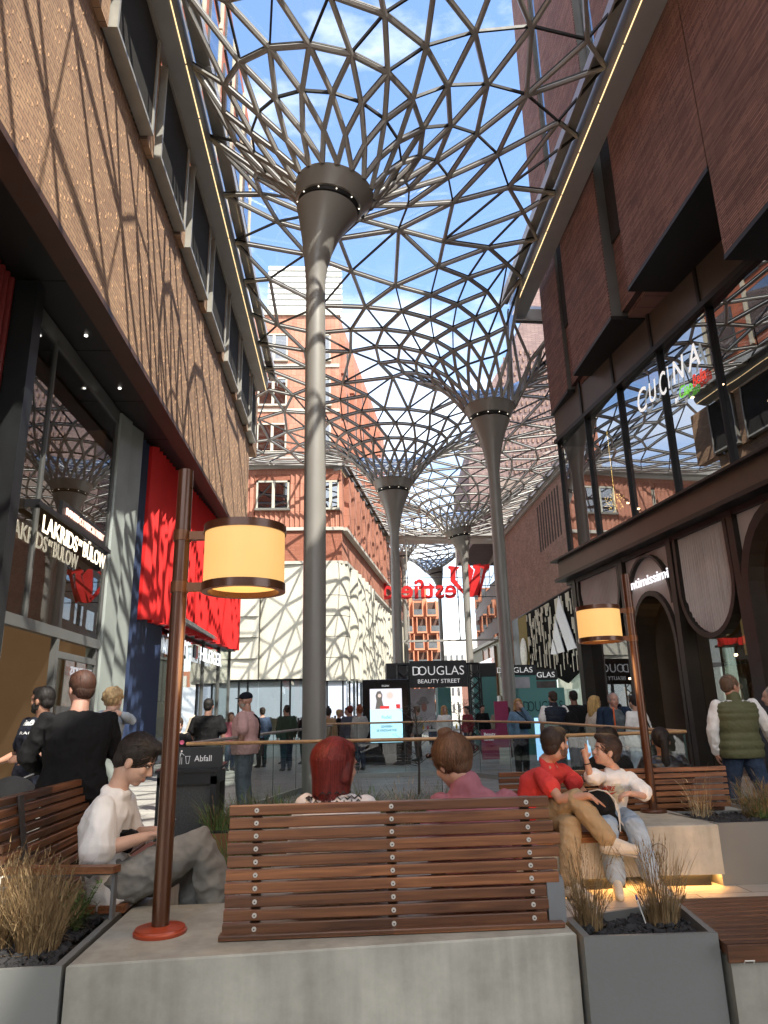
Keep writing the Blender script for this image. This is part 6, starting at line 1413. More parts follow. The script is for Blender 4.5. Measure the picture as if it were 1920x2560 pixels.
WHT=cloth('white cotton',(.80,.79,.77)); GRJ=cloth('grey denim',(.25,.25,.235),.9,.4,.2); BLK=cloth('black cotton',(.007,.007,.008)); NAV=cloth('navy cotton',(.010,.012,.022)); CORAL=cloth('coral cotton',(.62,.055,.05))
KHAKI=cloth('khaki cotton',(.36,.27,.16)); LBJ=cloth('light blue denim',(.33,.42,.52),.9,.4,.15); DBJ=cloth('dark blue denim',(.035,.055,.095),.9,.4,.25); PINKC=cloth('dusty pink corduroy',(.36,.135,.165),.9,.5,.1); GRY=cloth('grey jersey',(.30,.30,.28)); SHOEW=cloth('off white shoe',(.55,.52,.45),.6); SHOEB=cloth('black shoe',(.02,.02,.02),.5); OLV=cloth('olive quilt',(.105,.110,.055),.6,.2); PINKS=cloth('pale pink shirt',(.62,.38,.36)); BLUS=cloth('soft blue knit',(.14,.24,.36)); NVQ=cloth('navy quilt',(.014,.020,.034),.55)
# ---- young man on the left bench (profile to the right) ----
yw=-math.pi/2; lc=(-1.42,4.33,0)
w=lambda x,y,z: (x,y,z)
J=relm(lc,yw,pel=w(-1.27,4.33,.545),waist=w(-1.33,4.33,.66),chest=w(-1.34,4.33,.83),neck=w(-1.285,4.33,1.035),head=w(-1.185,4.33,1.195),
  sR=w(-1.30,4.14,.965),sL=w(-1.30,4.52,.965),eR=w(-1.30,4.10,.745),eL=w(-1.27,4.56,.75),wR=w(-1.09,4.22,.79),wL=w(-1.10,4.44,.79),
  hR=w(-1.22,4.25,.545),hL=w(-1.22,4.41,.545),kR=w(-.80,4.27,.735),kL=w(-.87,4.47,.60),aR=w(-.70,4.36,.40),aL=w(-.82,4.50,.12),fR=w(-.60,4.36,.33),fL=w(-.68,4.50,.05))
J.update(hy=0,hp=-.50,dR=dirv((1,.35,.1),yw),dL=dirv((1,-.35,.05),yw),nR=dirv((0,.35,1),yw),nL=dirv((0,-.35,1),yw),cL=.45,cR=.45)
A=Person('young dark-haired man in a white t-shirt on the left bench looking at his phone',lc,yw,1.80,skinc='#C79A80',vox=.0065,build=.86,**J)
A.body(); A.shirt(WHT,g=.024,slv=.92,low=.09,flare=.03,disp=.005,name='t_shirt',sl_g=.028,vox=.009,ds=9,fold=.6); A.trousers(GRJ,g=.024,wide=.022,disp=.007); A.shoes(SHOEW)
A.hair('#1A120D','quiff',2600,3,dict(flow=(0,-.9,-.55),ln=(.03,.07),front=.085,low=-.02,puff=.003,rad3=(.083,.100,.100),cen=(0,-.012,.040))); A.face('#17100B')
T=thing('smartphone',(-1.0,4.33,.82),'dark smartphone held by the young man on the left bench','phone'); m=MB(); m.rbox((-1.0,4.33,.835),(.075,.15,.009),bev=.002,rot=rotm(0,0,-.5)); m.build('case',mat('phone black',(.01,.01,.012),.2),T)
T=thing('crossbody_bag',(-1.2,4.3,.72),'small black bag lying in the lap of the young man','bag'); m=MB(); m.rbox((-1.215,4.32,.765),(.10,.16,.10),bev=.012,rot=rotm(.2,0,.35)); m.build('pouch',BLK,T); m=MB(); m.tube([(-1.25,4.25,.80),(-1.17,4.22,.825),(-1.12,4.26,.78)],.008,6); m.build('strap',BLK,T)
# ---- red-haired woman ----
lc=(-.07,3.93,0); yw=rad(-14)
B=Person('woman with short dark red hair seen from behind on the near bench',lc,yw,1.64,fem=True,build=1.05,skinc='#C08468',vox=.010,
  pel=(0,.0,.56),waist=(0,.0,.68),chest=(0,.02,.84),neck=(0,.04,1.0),head=(0.005,.07,1.155),sL=(-.17,.03,.955),sR=(.17,.03,.955),eL=(-.21,.08,.72),eR=(.21,.08,.72),wL=(-.12,.30,.62),wR=(.12,.30,.62),
  hL=(-.09,.06,.54),hR=(.09,.06,.54),kL=(-.10,.48,.53),kR=(.10,.48,.53),aL=(-.10,.50,.12),aR=(.10,.50,.12),fL=(-.10,.62,.04),fR=(.10,.62,.04),hy=rad(-42),hp=-.05)
B.body(); B.shirt(cloth('blush blouse',(.68,.62,.60)),g=.03,sleeve='long',flare=.02,disp=.006,name='blouse'); B.trousers(DBJ); B.shoes(SHOEW)
B.hair('#62180F','bob',6500,5,dict(long_=True,flow=(0,-.25,-1),ln=(.10,.24),front=.05,low=-.11,puff=.016,rad3=(.098,.104,.102),cen=(0,-.031,.032),thick=.0015)); B.face()
m=MB()
for j in range(3):
    for i in range(16):
        x=-.215+i*.018; z0=.962+j*.022-(.0 if 3<i<13 else .02); z1=z0+(.012 if i%2 else -.004); z2=z0+(-.004 if i%2 else .012)
        m.add([(x,0,z1),(x+.018,0,z2),(x+.018,0,z2+.008),(x,0,z1+.008)],[(0,1,2,3)])
decal(B,m,'zigzag_trim',mat('black trim',(.02,.02,.02),.8),.004,y0=3.0,fall=3.86)
R_=B.R; hh=B.J['head']; T_=lambda p: R_@(P3(p)*B.hs)+hh; m=MB()
for q in (-1,1): m.tube([T_((q*.034+.022*math.cos(a),.098,.002+.019*math.sin(a))) for a in np.linspace(0,6.283,18)],.0016,5); m.tube([T_((q*.056,.096,.006)),T_((q*.078,.02,.004))],.0014,4)
m.tube([T_((-.012,.102,.004)),T_((.012,.102,.004))],.0014,4); B.child('glasses',m,mat('glasses metal',(.25,.24,.22),.3,.7,0))
m=MB(); m.ell(T_((.079,-.004,-.047)),(.004,.004,.004),0,8,6); B.child('earring',m,mat('pearl',(.7,.66,.6),.2))
# ---- woman in pink with bun ----
lc=(.68,3.98,0); yw=rad(4)
C_=Person('woman with loose brown bun and dusty pink jacket on the near bench',lc,yw,1.66,fem=True,build=1.0,skinc='#C48E74',vox=.010,
  pel=(0,.0,.56),waist=(.0,-.02,.68),chest=(-.01,-.03,.84),neck=(-.05,.01,1.01),head=(-.125,.06,1.155),sL=(-.20,.02,.935),sR=(.17,-.01,.945),eL=(-.24,.10,.72),eR=(.25,.06,.72),wL=(-.12,.30,.62),wR=(.12,.30,.62),
  hL=(-.09,.06,.54),hR=(.09,.06,.54),kL=(-.10,.48,.53),kR=(.10,.48,.53),aL=(-.10,.50,.12),aR=(.10,.50,.12),fL=(-.10,.62,.04),fR=(.10,.62,.04),hy=rad(28),hp=-.38,hr=-.12)
C_.body(); C_.shirt(PINKC,g=.028,sleeve='long',flare=.02,disp=.007,name='jacket',collar=.010,sl_g=.030); C_.trousers(BLK); C_.shoes(SHOEB)
C_.hair('#5B3D28','bun',3200,6,dict(flow=(0,-.5,1),ln=(.07,.14),front=.05,low=-.07,puff=.014,rad3=(.090,.103,.099),cen=(0,-.026,.034),thick=.0014)); C_.face()
T_=lambda p: C_.R@(P3(p)*C_.hs)+C_.J['head']; m=MB(); 
for q in (-1,1): m.tube([T_((q*.082,.055,.050)),T_((q*.086,.02,.045)),T_((q*.090,-.045,.025))],.0028,5)
C_.child('sunglasses_arm',m,mat('gold brown frame',(.35,.2,.08),.3,.5,0))
m=MB(); m.tube([T_((-.06,.085,.075)),T_((0,.102,.082)),T_((.06,.085,.075))],.013,8); C_.child('sunglasses',m,mat('dark lens',(.03,.015,.01),.15))
# ---- man in coral ----
yw=rad(-62); lc=(1.68,6.62,0)
J=relm(lc,yw,pel=w(1.62,6.62,.53),waist=w(1.62,6.62,.65),chest=w(1.68,6.58,.80),neck=w(1.76,6.54,.985),head=w(1.85,6.50,1.135),
  sR=w(1.645,6.37,.885),sL=w(1.945,6.68,.895),eR=w(1.74,6.16,.70),eL=w(2.09,6.62,.68),wR=w(1.93,6.02,.735),wL=w(2.16,6.38,.60),
  hR=w(1.67,6.52,.52),hL=w(1.76,6.68,.52),kR=w(1.86,6.12,.70),kL=w(1.80,6.14,.50),aR=w(2.05,5.98,.40),aL=w(1.72,6.02,.10),fR=w(2.17,5.95,.36),fL=w(1.80,5.92,.04))
J.update(hy=rad(2),hp=.02,dR=dirv((1,.2,-.5),yw),dL=dirv((.2,-.6,-.6),yw),nR=dirv((0,.2,-1),yw),nL=dirv((0,0,-1),yw),cR=.12,cL=.3)
D=Person('man with receding dark hair in a coral t-shirt sitting with crossed legs',lc,yw,1.78,build=1.02,hscale=1.20,skinc='#C08C70',vox=.008,**J)
D.body(); D.shirt(CORAL,g=.020,slv=.52,low=.07,disp=.005,name='t_shirt',vox=.009); D.trousers(KHAKI,g=.018,wide=.008,disp=.006,hem=.93); D.shoes(SHOEW)
D.hair('#2E221B','short',1800,8,dict(flow=(0,-.6,-.9),ln=(.02,.05),front=.045,low=-.05,puff=.001,rad3=(.083,.096,.086),cen=(0,-.028,.038))); D.face('#2A1D14'); D.beard('#6B5040',.72,'stubble')
# ---- boy ----
yw=rad(118); lc=(2.28,6.52,0)
J=relm(lc,yw,pel=w(2.31,6.56,.50),waist=w(2.31,6.55,.60),chest=w(2.32,6.50,.74),neck=w(2.325,6.46,.905),head=w(2.255,6.44,1.065),
  sL=w(2.175,6.38,.845),sR=w(2.465,6.46,.835),eL=w(2.04,6.25,.86),eR=w(2.52,6.30,.685),wL=w(2.00,6.20,1.00),wR=w(2.335,6.20,.725),
  hL=w(2.23,6.48,.50),hR=w(2.37,6.50,.50),kL=w(2.10,6.14,.49),kR=w(2.31,6.10,.49),aL=w(2.10,6.05,.12),aR=w(2.36,6.00,.14),fL=w(2.07,5.93,.05),fR=w(2.42,5.92,.06))
J.update(hy=rad(-28),hp=.22,dL=dirv((-.05,-.05,1),yw),dR=dirv((-1,.1,-.25),yw),nL=dirv((-.6,-.8,0),yw),nR=dirv((.1,.3,-1),yw),cR=.55,fgL=(.06,.06,.75,.8))
# trunk faces the viewer: shoulders given in world space, L is the picture-left arm
J['sL'],J['sR']=J['sL'],J['sR']
E_=Person('boy with dark swept hair in a white t-shirt with red print raising two fingers',lc,yw,1.42,build=.76,hscale=1.17,skinc='#CC9A7E',vox=.0075,**J)
E_.body(); E_.shirt(WHT,g=.026,slv=.80,low=.10,flare=.02,disp=.006,name='t_shirt',vox=.009,sl_g=.022); E_.trousers(LBJ,g=.022,wide=.02,disp=.006); E_.shoes(SHOEW)
E_.hair('#33231A','quiff',2400,9,dict(flow=(.3,-.9,-.3),ln=(.04,.08),front=.07,low=-.02,puff=.004,rad3=(.084,.102,.100),cen=(0,-.018,.042))); E_.face('#2A1A12')
m=MB(); c0=P3(rel((2.012,6.205,.965),lc,yw)); m.tube([c0+P3(dirv((.030*math.cos(a),.030*math.sin(a),.006*math.cos(a)),yw)) for a in np.linspace(0,6.283,16)],.004,5); E_.child('wristband',m,BLK)
RP=mat('red orange print',(.55,.05,.02),.7); CRP=mat('cream print patch',(.62,.58,.44),.8)
def print_on(P,body,o,dx,dz,wd,h,m,name='print',extra=None,ext=.004,**kw):
    mb=MB(); 
    if body: text(mb,body,o,dx,dz,width=wd,height=h,extrude=ext,**kw)
    if extra: extra(mb)
    return mb.build(name,m,P.T,local=False)
cp=MB(); 
for i in range(8):
    for j in range(8):
        x,z=2.205+i*.021,.62+j*.021
        if ((i-3.5)/4)**2+((j-3.5)/4)**2<1.05: cp.add([(x,0,z),(x+.021,0,z),(x+.021,0,z+.021),(x,0,z+.021)],[(0,1,2,3)])
decal(E_,cp,'print_patch',CRP,.003,fall=6.36); decal(E_,flat_text('NIKE',2.185,.735,.095,.038,rot=-.06,offset=.03,shear=.3),'print_letters',RP,.007,fall=6.36)
sw=MB(); n_=8; xs=[2.19+.115*i/n_ for i in range(n_+1)]
lo=[.722,.703,.693,.691,.694,.70,.708,.717,.727]; hi=[.724,.716,.711,.709,.709,.712,.716,.722,.7275]
for i in range(n_): sw.add([(xs[i],0,lo[i]),(xs[i+1],0,lo[i+1]),(xs[i+1],0,hi[i+1]),(xs[i],0,hi[i])],[(0,1,2,3)])
decal(E_,sw,'print_mark',RP,.008,fall=6.36)
# black bag on the lap with white cord
T=thing('drawstring_bag',(2.1,6.3,.6),'black drawstring bag with white cord between man and boy','bag'); m=MB(); m.ell((2.10,6.28,.60),(.13,.10,.15),0,16,12); m.ell((2.14,6.26,.50),(.11,.09,.10),0,14,10); m.ell((2.02,6.30,.68),(.09,.07,.06),0,12,8)
r,V=remesh(m,.010,2,.010,7,4); o=bpy.data.objects.new('sack',r); r.materials.append(BLK); COL.objects.link(o); o.parent=T; r.transform(Matrix.Translation((-2.1,-6.3,-.6)))
m=MB(); m.tube([(2.00,6.22,.745),(2.06,6.17,.765),(2.13,6.16,.75),(2.19,6.16,.69),(2.22,6.16,.60),(2.215,6.14,.52),(2.24,6.10,.47),(2.28,6.08,.42)],.0055,6); m.tube([(2.19,6.155,.66),(2.205,6.14,.58),(2.20,6.12,.50),(2.19,6.10,.45)],.0055,6); m.build('cord',mat('white cord',(.62,.60,.55),.7),T)
m=flat_text('GO',2.07,.47,.06,.03); m.v=[(a,6.185,c) for a,b,c in m.v]; m.build('green_print',mat('green print',(.05,.25,.12),.6),T)
# ---- seated on the far side of the long bench (backs to the viewer) ----
def seated(label,lc,yw,H,fem,sk,top,tm,hc,hs,hy=0,hp=0,seed=1,strands=900,lean=0,vox=.011,**kw):
    k=H/1.75
    P=Person(label,lc,yw,H,fem=fem,skinc=sk,vox=vox,pel=(0,0,.54),waist=(lean*.2,0,.66),chest=(lean*.6,.02,.80),neck=(lean,.03,.97*k+.01),head=(lean*1.1,.06,1.135*k+.02),sL=(-.185+lean,.03,.92*k),sR=(.185+lean,.03,.92*k),eL=(-.23,.08,.70),eR=(.23,.08,.70),wL=(-.12,.30,.60),wR=(.12,.30,.60),hL=(-.09,.06,.53),hR=(.09,.06,.53),kL=(-.1,.46,.50),kR=(.1,.46,.50),aL=(-.1,.5,.1),aR=(.1,.5,.1),fL=(-.1,.62,.04),fR=(.1,.62,.04),hy=hy,hp=hp,**kw)
    P.body(); P.shirt(tm,g=.028,sleeve='long',name=top,disp=.007,sl_g=.026); P.trousers(BLK); P.hair(hc,hs,strands,seed,dict(flow=(0,-.5,-1),ln=(.06,.14),front=.04,low=-.07)); return P
G_=seated('woman with a long black ponytail and dark leather jacket behind the far bench back',(3.26,7.58,0),rad(-12),1.66,True,'#A8765C','jacket',mat('black leather',(.018,.018,.019),.32,0,.3,8,bump=.2,bscale=60),'#150D0B','ponytail',0,0,11,1500)
F_=seated('dark-haired person in a black top leaning on the far bench behind the boy',(2.72,7.62,0),rad(10),1.68,False,'#B07E62','sweater',BLK,'#17100C','crop',rad(60),-.1,12,900,.0)
# ---- standing people ----
def standing(label,lc,yw,H,fem=False,sk='#C4947A',build=1.0,top=('shirt',WHT,'short'),tr=DBJ,sh=SHOEW,hc='#3A281C',hs='short',vox=.014,strands=0,seed=1,face=False,g=.024,slv=.75,low=.10,collar=0,twide=.006,**J):
    P=Person(label,lc,yw,H,fem,build,sk,vox,**J); P.body(); P.shirt(top[1],g=g,sleeve=top[2],slv=slv,low=low,name=top[0],collar=collar,disp=.006); P.trousers(tr,wide=twide); P.shoes(sh)
    if hs: P.hair(hc,hs,strands,seed,dict(flow=(0,-.4,-1),ln=(.03,.07),front=.045,low=-.05,puff=.001))
    if face: P.face(hc)
    return P
k=1.77/1.75
I_=standing('bearded man in a navy t-shirt with white racing print at the left',(-3.00,7.45,0),rad(150),1.77,sk='#A9765A',build=1.2,top=('t_shirt',NAV,'short'),tr=GRY,hc='#15100D',hs='short',vox=.011,strands=500,face=True,g=.03,
  eL=(-.26,.04,1.13),wL=(-.20,.28,1.10),eR=(.28,-.02,1.12),wR=(.22,.24,1.06),hy=rad(-75),hp=.0,sR=(.225,-.01,1.41),sL=(-.225,-.01,1.41)); I_.beard('#15100D',1.15)
WP=mat('white print',(.70,.70,.70),.7)
decal(I_,flat_text('RedBull',-3.155,1.385,.19,.05,offset=.03,shear=.25),'chest_print',WP,.006,y0=6.0,fall=7.28); decal(I_,flat_text('RACING',-3.155,1.30,.30,.028),'chest_line',WP,.006,y0=6.0,fall=7.28)
m=MB()
for sx_,o_ in ((1,-2.955),(-1,-2.835)): m.add([(o_+sx_*a,0,b_) for a,b_ in ((0,1.385),(.015,1.405),(.04,1.42),(.06,1.40),(.05,1.39),(.03,1.385))],[(0,1,2,3,4,5)])
decal(I_,m,'print_emblem',WP,.006,y0=6.0,fall=7.28)
Jg=standing('man with ginger hair in a black jumper seen from behind carrying a toddler',(-2.03,5.72,0),rad(22),1.80,sk='#C58E76',build=1.22,top=('jumper',BLK,'long'),tr=BLK,hc='#3A2115',hs='crop',vox=.009,strands=4200,seed=4,g=.034,
  hy=rad(25),eL=(-.33,.04,1.16),wL=(-.22,.30,1.06),eR=(.27,.10,1.18),wR=(.05,.30,1.22),sL=(-.23,0,1.43),sR=(.23,0,1.43),head=(0,.05,1.665),neck=(0,0,1.48))
K_=Person('fair-haired toddler in pale blue peeking over the shoulder of the man in black',(-1.86,5.98,0),rad(190),.86,build=.9,skinc='#D8A890',vox=.010,
  pel=(0,0,1.20),waist=(0,0,1.27),chest=(0,0,1.36),neck=(0,0,1.46),head=(.0,.02,1.575),sL=(-.09,0,1.43),sR=(.09,0,1.43),eL=(-.16,.08,1.40),eR=(.13,.1,1.42),wL=(-.09,.17,1.45),wR=(.05,.17,1.46),
  hL=(-.05,0,1.18),hR=(.05,0,1.18),kL=(-.10,.12,1.08),kR=(.10,.12,1.08),aL=(-.11,.05,.93),aR=(.11,.05,.93),fL=(-.11,.12,.9),fR=(.11,.12,.9),hy=rad(165)); K_.hs=.84
K_.body(); K_.shirt(cloth('pale blue fleece',(.36,.42,.48)),g=.018,sleeve='long',name='jacket',sl_g=.016); K_.trousers(NAV); K_.hair('#B49A72','curly',400,2); K_.shoes(SHOEW)
Hl=standing('person in pale grey cardigan with orange bag strap at the left edge',(-2.58,4.75,0),rad(160),1.78,top=('cardigan',cloth('pale grey knit',(.42,.43,.40)),'long'),tr=cloth('pale grey trousers',(.34,.37,.35)),hc='#2A1E16',hs='short',vox=.013,g=.04,low=.35,eL=(-.28,-.05,1.16),wL=(-.10,.20,1.03),eR=(.27,-.04,1.15))
m=MB(); m.bar(rel((-2.50,4.56,1.40),(-2.58,4.75,0),rad(160)),rel((-2.44,4.54,1.10),(-2.58,4.75,0),rad(160)),.05,.03); Hl.child('bag_strap',m,mat('orange leather',(.50,.15,.03),.5),smooth=False)
L_=standing('boy in black t-shirt with round pink badge print near the bin',(-2.80,12.5,0),rad(175),1.46,sk='#CFA088',build=1.0,top=('t_shirt',BLK,'short'),tr=cloth('grey shorts',(.12,.12,.12)),hc='#3A2A1E',hs='short',vox=.011,hp=-.45,face=True,wL=(-.17,.12,.80))
m=MB(); m.add([(-2.70+.035*math.cos(a),0,1.06+.035*math.sin(a)) for a in np.linspace(0,6.28,12)[:-1]],[tuple(range(11))]); decal(L_,m,'badge_print',mat('pink print',(.65,.12,.22),.7),.006,y0=11.5,fall=12.35)
M_=standing('man in a black t-shirt seen from behind with a cream tote bag on his shoulder',(-2.50,13.5,0),rad(-6),1.80,sk='#C08C74',build=1.25,top=('t_shirt',BLK,'short'),tr=BLK,hc='#15100D',hs='short',vox=.012,g=.03)
T=thing('tote_bag',(-2.86,13.45,1.0),'cream cloth tote bag hanging from the shoulder of the man in black','bag'); m=MB(); m.rbox((-2.86,13.42,1.02),(.10,.26,.36),bev=.02); m.build('bag_body',cloth('cream canvas',(.50,.44,.34)),T); m=MB(); m.tube([(-2.86,13.38,1.20),(-2.78,13.38,1.45),(-2.74,13.5,1.49)],.018,6,flat=.4); m.build('strap',MATS['cream canvas'],T)
N_=standing('older man in pale pink shirt and navy cap behind the balustrade',(-1.62,12.0,0),rad(82),1.84,sk='#C08A72',build=1.42,top=('shirt',PINKS,'short'),tr=cloth('grey blue jeans',(.13,.16,.19)),hc='#8A8580',hs=None,vox=.010,face=True,g=.03,slv=.85,hp=-.05,
  eR=(.33,-.08,1.22),wR=(.24,-.14,1.02),eL=(-.33,-.05,1.22),wL=(-.22,.02,1.03),nR=(-1,.3,0)); N_.beard('#9A958C',.8)
T_=lambda P,p: P.R@(P3(p)*P.hs)+P.J['head']
m=MB(); m.ell(T_(N_,(0,-.012,.058)),(.094,.112,.082),0,18,12,N_.R); m.ell(T_(N_,(0,.105,.045)),(.062,.062,.008),0,14,8,N_.R); N_.child('cap',m,NAV,vox=.009)
m=MB(); 
for q in (-1,1): m.ell(T_(N_,(q*.032,.096,.004)),(.026,.008,.020),0,12,8,N_.R); m.tube([T_(N_,(q*.055,.092,.008)),T_(N_,(q*.08,0,.008))],.003,5)
N_.child('sunglasses',m,mat('black lens',(.01,.01,.01),.15,0,0))
m=MB(); m.tube([P3((-.05,-.17,1.46)),P3((.03,-.205,1.40)),P3((.09,-.21,1.25)),P3((.12,-.19,1.1))],.02,8,flat=.4); m.tube([P3((-.05,-.17,1.46)),P3((.08,.0,1.52)),P3((.12,.14,1.40))],.02,8,flat=.4); N_.child('sling_strap',m,BLK)
Q_=standing('woman with long fair hair in a blue sweater lifting a hand to her face',(4.0,17.0,0),rad(175),1.74,True,top=('sweater',BLUS,'long'),tr=BLK,hc='#A88458',hs='long',vox=.013,face=True,eL=(-.24,.12,1.22),wL=(-.06,.20,1.50),nL=(0,-1,0),dL=(.3,-.2,1),cL=.7,g=.03)
m=MB(); m.rbox((-.1,.17,1.12),(.26,.09,.16),bev=.02); m.tube([(-.18,.1,1.2),(-.02,.14,1.35),(.10,.05,1.46)],.012,6); Q_.child('belt_bag',m,BLK)
R__=standing('man in quilted navy vest over white t-shirt with a black backpack',(4.38,15.4,0),rad(8),1.85,sk='#B88468',build=1.25,top=('t_shirt',WHT,'short'),tr=DBJ,hc='#3A2A20',hs='short',vox=.012,g=.022)
def vest(P,m,g=.045,rows=9,name='quilted_vest',low=.13):
    rg=P.torso_rings(g,top=False,low=low*P.k,flare=.01); mb=MB()
    Z=[r[0] for r in rg]; out=[]; n=rows*6
    for i in range(n+1):
        t=i/n*(len(rg)-1); a=min(int(t),len(rg)-2); f=t-a; c=rg[a][0]*(1-f)+rg[a+1][0]*f; x=rg[a][1]*(1-f)+rg[a+1][1]*f; y=rg[a][2]*(1-f)+rg[a+1][2]*f; s_=1+.055*abs(math.sin(math.pi*i/6))
        out.append((c,x*s_,y*s_))
    loft(mb,out,28); up=P.J['head']-P.J['neck']; up/=np.linalg.norm(up); limb(mb,[P.J['neck']-up*.04,P.J['neck']+up*.03],[.085*P.k,.080*P.k],14)
    r,V=remesh(mb,max(.009,P.vox*.9),1,.003,16,3); return add_mesh(name,r,m,P.T)
vest(R__,NVQ)
T=thing('backpack',(4.62,15.15,1.2),'black backpack slung on the right shoulder of the man in the navy vest','backpack'); m=MB(); m.ell((4.66,15.16,1.20),(.15,.10,.21),0,14,10); m.ell((4.66,15.12,1.10),(.13,.09,.12),0,12,8); r,V=remesh(m,.014,2); r.transform(Matrix.Translation((-4.62,-15.15,-1.2))); r.materials.append(BLK); o=bpy.data.objects.new('pack',r); COL.objects.link(o); o.parent=T
S_=standing('broad man in a loose black t-shirt seen from behind before the turquoise counter',(4.98,15.9,0),rad(5),1.87,sk='#8A5E48',build=1.35,top=('t_shirt',BLK,'short'),tr=BLK,hc='#0F0C0A',hs='crop',vox=.013,slv=.9,g=.04)
T__=standing('woman with long blonde hair in a cream blouse talking beside the farther lamp',(4.55,13.3,0),rad(-70),1.68,True,top=('blouse',cloth('cream blouse',(.58,.53,.46)),'long'),tr=cloth('cream skirt',(.55,.52,.46)),hc='#B8965E',hs='long',vox=.011,strands=1400,face=True,g=.035,eR=(.2,.02,1.12),wR=(.15,.2,1.05))
U_=standing('grey-haired man with glasses in a navy jacket and checked shirt facing the viewer',(4.70,12.75,0),rad(186),1.72,sk='#C8917A',build=1.3,top=('checked_shirt',cloth('grey check shirt',(.10,.12,.13),.9,.3,.5),'long'),tr=DBJ,hc='#8C8A86',hs='balding',vox=.010,face=True,g=.03,strands=500)
m=MB(); 
for q in (-1,1): m.rbox((q*.17,.035,1.18),(.17,.27,.56),bev=.05); limb(m,[U_.J['sL' if q<0 else 'sR'],U_.J['eL' if q<0 else 'eR'],U_.J['wL' if q<0 else 'wR']],[.088,.075,.055])
m.rbox((0,-.08,1.18),(.44,.10,.56),bev=.05); U_.child('jacket',m,cloth('navy jacket',(.015,.03,.06)),vox=.012,disp=.005)
m=MB(); m.tube([(.10,.175,1.45),(.105,.19,1.2),(.10,.185,1.0)],.014,6); U_.child('orange_lining',m,mat('orange lining',(.7,.12,.03),.6))
m=MB()
for q in (-1,1): m.tube([T_(U_,(q*.032+.021*math.cos(a),.098,.002+.016*math.sin(a))) for a in np.linspace(0,6.283,14)],.0018,5)
U_.child('glasses',m,MATS['glasses metal'])
V_=standing('woman with tied dark hair in a white top standing behind the farther lamp pole',(5.02,12.6,0),rad(20),1.67,True,top=('top',WHT,'long'),tr=LBJ,hc='#1E1410',hs='ponytail',vox=.012,g=.035,strands=600)
m=MB(); m.tube([(-.06,-.13,1.46),(.06,-.165,1.25),(.2,-.12,1.0)],.012,6); V_.child('bag_strap',m,BLK)
O_=standing('man in a quilted olive vest over a white shirt walking away at the right',(4.72,8.75,0),rad(-6),1.80,sk='#BC8468',build=1.22,top=('shirt',WHT,'long'),tr=DBJ,hc='#5A4636',hs='balding',vox=.009,strands=1500,seed=7,face=True,g=.028,hy=rad(-72),eL=(-.30,.0,1.14),wL=(-.27,.06,.87),eR=(.34,-.02,1.16),wR=(.44,.10,.95),kL=(-.13,.10,.49),kR=(.16,-.06,.50),aR=(.22,-.22,.11),aL=(-.15,.12,.09),fR=(.24,-.10,.04),fL=(-.17,.28,.03))
vest(O_,OLV,.040,10,low=.14)
P_=standing('person with grey hair in black cut by the right picture edge near the shop window',(5.72,9.6,0),rad(60),1.66,True,top=('top',BLK,'short'),tr=BLK,hc='#A89C8C',hs='curly',vox=.014)
# stroller at the left edge
T=thing('stroller',(-2.75,6.6,0),'black pushchair with white cloth on the handle between the left edge and the bearded man','stroller'); m=MB()
m.tube([(-2.45,6.9,.98),(-2.60,6.7,.90),(-2.75,6.45,.55),(-2.9,6.2,.22)],.018,8); m.tube([(-2.75,6.9,.98),(-2.9,6.7,.90),(-3.02,6.45,.55),(-3.15,6.2,.22)],.018,8); m.tube([(-2.45,6.9,.98),(-2.75,6.9,.98)],.022,8); m.tube([(-2.75,6.45,.55),(-2.55,6.85,.12)],.014,8); m.tube([(-3.02,6.45,.55),(-2.82,6.85,.12)],.014,8); m.build('frame',mat('stroller frame',(.02,.02,.022),.4,.4,0),T,smooth=50)
m=MB(); m.ell((-2.78,6.45,.74),(.22,.26,.24),0,16,12); m.ell((-2.83,6.3,.5),(.2,.28,.16),0,16,12); r,V=remesh(m,.015,2,.006,8); r.materials.append(BLK); r.transform(Matrix.Translation((2.75,-6.6,0))); o=bpy.data.objects.new('seat_hood',r); COL.objects.link(o); o.parent=T
for x,y in ((-2.9,6.15),(-3.18,6.15),(-2.52,6.9),(-2.80,6.9)): m=MB(); m.tube([(x-.02,y,.10),(x+.02,y,.10)],.10,20); m.build('wheel',mat('rubber wheel',(.015,.015,.015),.7),T,smooth=40)
m=MB(); m.rbox((-2.52,6.86,.86),(.05,.14,.20),bev=.015); m.build('cloth',WHT,T)
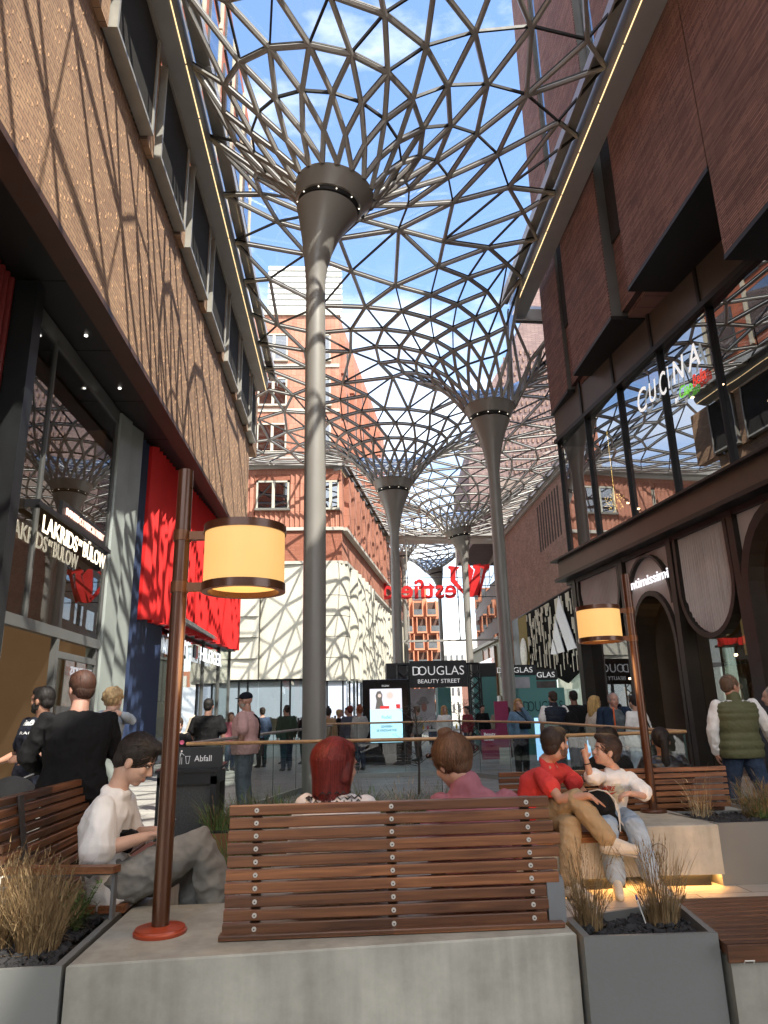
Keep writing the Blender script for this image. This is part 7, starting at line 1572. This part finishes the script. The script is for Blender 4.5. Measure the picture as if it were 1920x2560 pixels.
# ---- crowd farther away (each its own person, few voxels) ----
crowd=[(-2.0,24.5,40,1.76,BLK,'#2A2019','short','person in a black hoodie near the glazed clothes shop','long'),(-1.35,24.2,150,1.66,BLK,'#3A2418','long','woman in a black coat facing the viewer by the glazed shop','long'),(-.85,25.6,200,1.70,GRY,'#B0A590','short','person in grey beside the clothes rail','long'),(-.25,24.8,260,1.68,BLK,'#A89060','short','fair-haired person in black bending before the clothes rail','long'),(.05,24.6,90,1.74,cloth('dark red top',(.25,.02,.03)),'#1A1210','short','person in a dark red top half hidden by the nearest column','long'),
(.42,26.0,20,1.70,BLK,'#15100D','short','dark person directly right of the nearest column','long'),(.55,17.9,10,1.0,cloth('grey blue hoodie',(.10,.11,.14)),'#7A3A28','short','x','long'),
(.10,21.0,15,1.74,cloth('slate hoodie',(.085,.095,.125)),'#6A2A1E','crop','person in a slate hoodie and rust cap left of the digital screen','long'),(.36,20.6,25,1.72,cloth('stone jacket',(.42,.42,.40)),'#8A4A2C','bun','woman with ginger updo and pale jacket beside the digital screen','long'),
(2.0,25.2,165,1.66,BLK,'#15100D','long','woman in black with white scarf under the left truss leg','long'),(4.1,25.0,120,1.70,cloth('wine coat',(.16,.02,.03)),'#1A1210','short','person in a wine red coat leaning at the sales table','long'),(5.35,24.4,80,1.62,BLK,'#241812','bob','person in black beside the turquoise tower left of the grey column','long'),(6.1,29.8,190,1.66,cloth('beige top',(.45,.36,.28)),'#15100D','short','woman in a beige top far behind the magenta column','long'),(5.85,31,170,1.62,cloth('tan jacket',(.38,.22,.12)),'#2A1A12','short','person in a tan jacket farthest behind the magenta column','long'),
(3.9,33,160,1.75,BLK,'#2A2019','short','distant dark figure inside the truss gate left side','long'),(4.6,36,200,1.72,WHT,'#2A2019','short','distant figure in white inside the truss gate','long'),(4.35,38,180,1.74,cloth('blue grey coat',(.12,.14,.18)),'#15100D','short','distant figure in a blue grey coat by the right truss leg','long'),(-2.6,23.0,30,1.78,DBJ,'#2A2019','short','person in dark denim left of the hoodie figure','long'),(-3.4,22.0,210,1.64,cloth('rose coat',(.30,.10,.12)),'#3A2418','long','woman in a rose coat by the fashion shop glass','long'),(2.3,24.0,60,1.72,GRY,'#6A5A48','short','person in grey between digital screen and left truss leg','long'),(5.0,27.0,200,1.75,BLK,'#15100D','short','dark figure right behind the right truss leg','long'),(-.5,20.3,340,1.68,cloth('camel coat',(.34,.22,.12)),'#1A1210','bun','person in a camel coat walking near the big column','long'),(-1.7,21.2,20,1.80,cloth('dark green parka',(.04,.06,.04)),'#2A1E16','crop','person in a dark green parka behind the glass balustrade','long'),(3.0,22.6,190,1.70,WHT,'#B08A58','long','fair woman in white right of the digital screen','long'),(1.2,27.5,100,1.74,BLK,'#15100D','short','dark figure between digital screen and truss gate','long')]
for i,(x,y,yd,H,tm,hc,hs,lab,sl) in enumerate(crowd):
    if lab=='x': continue
    P=Person(lab,(x,y,0),rad(yd),H,fem=hs in('long','bob','bun'),skinc='#BE8E74',vox=.024,group='passers-by beyond the balustrade'); sp=.06*math.sin(i*2.1)
    P.body(fine=False); P.shirt(tm,g=.03,sleeve=sl,name='top',vox=.022); P.trousers(BLK if i%2 else DBJ); P.hair(hc,hs); P.shoes(SHOEB)
bpy.data.scenes.remove(SC_)
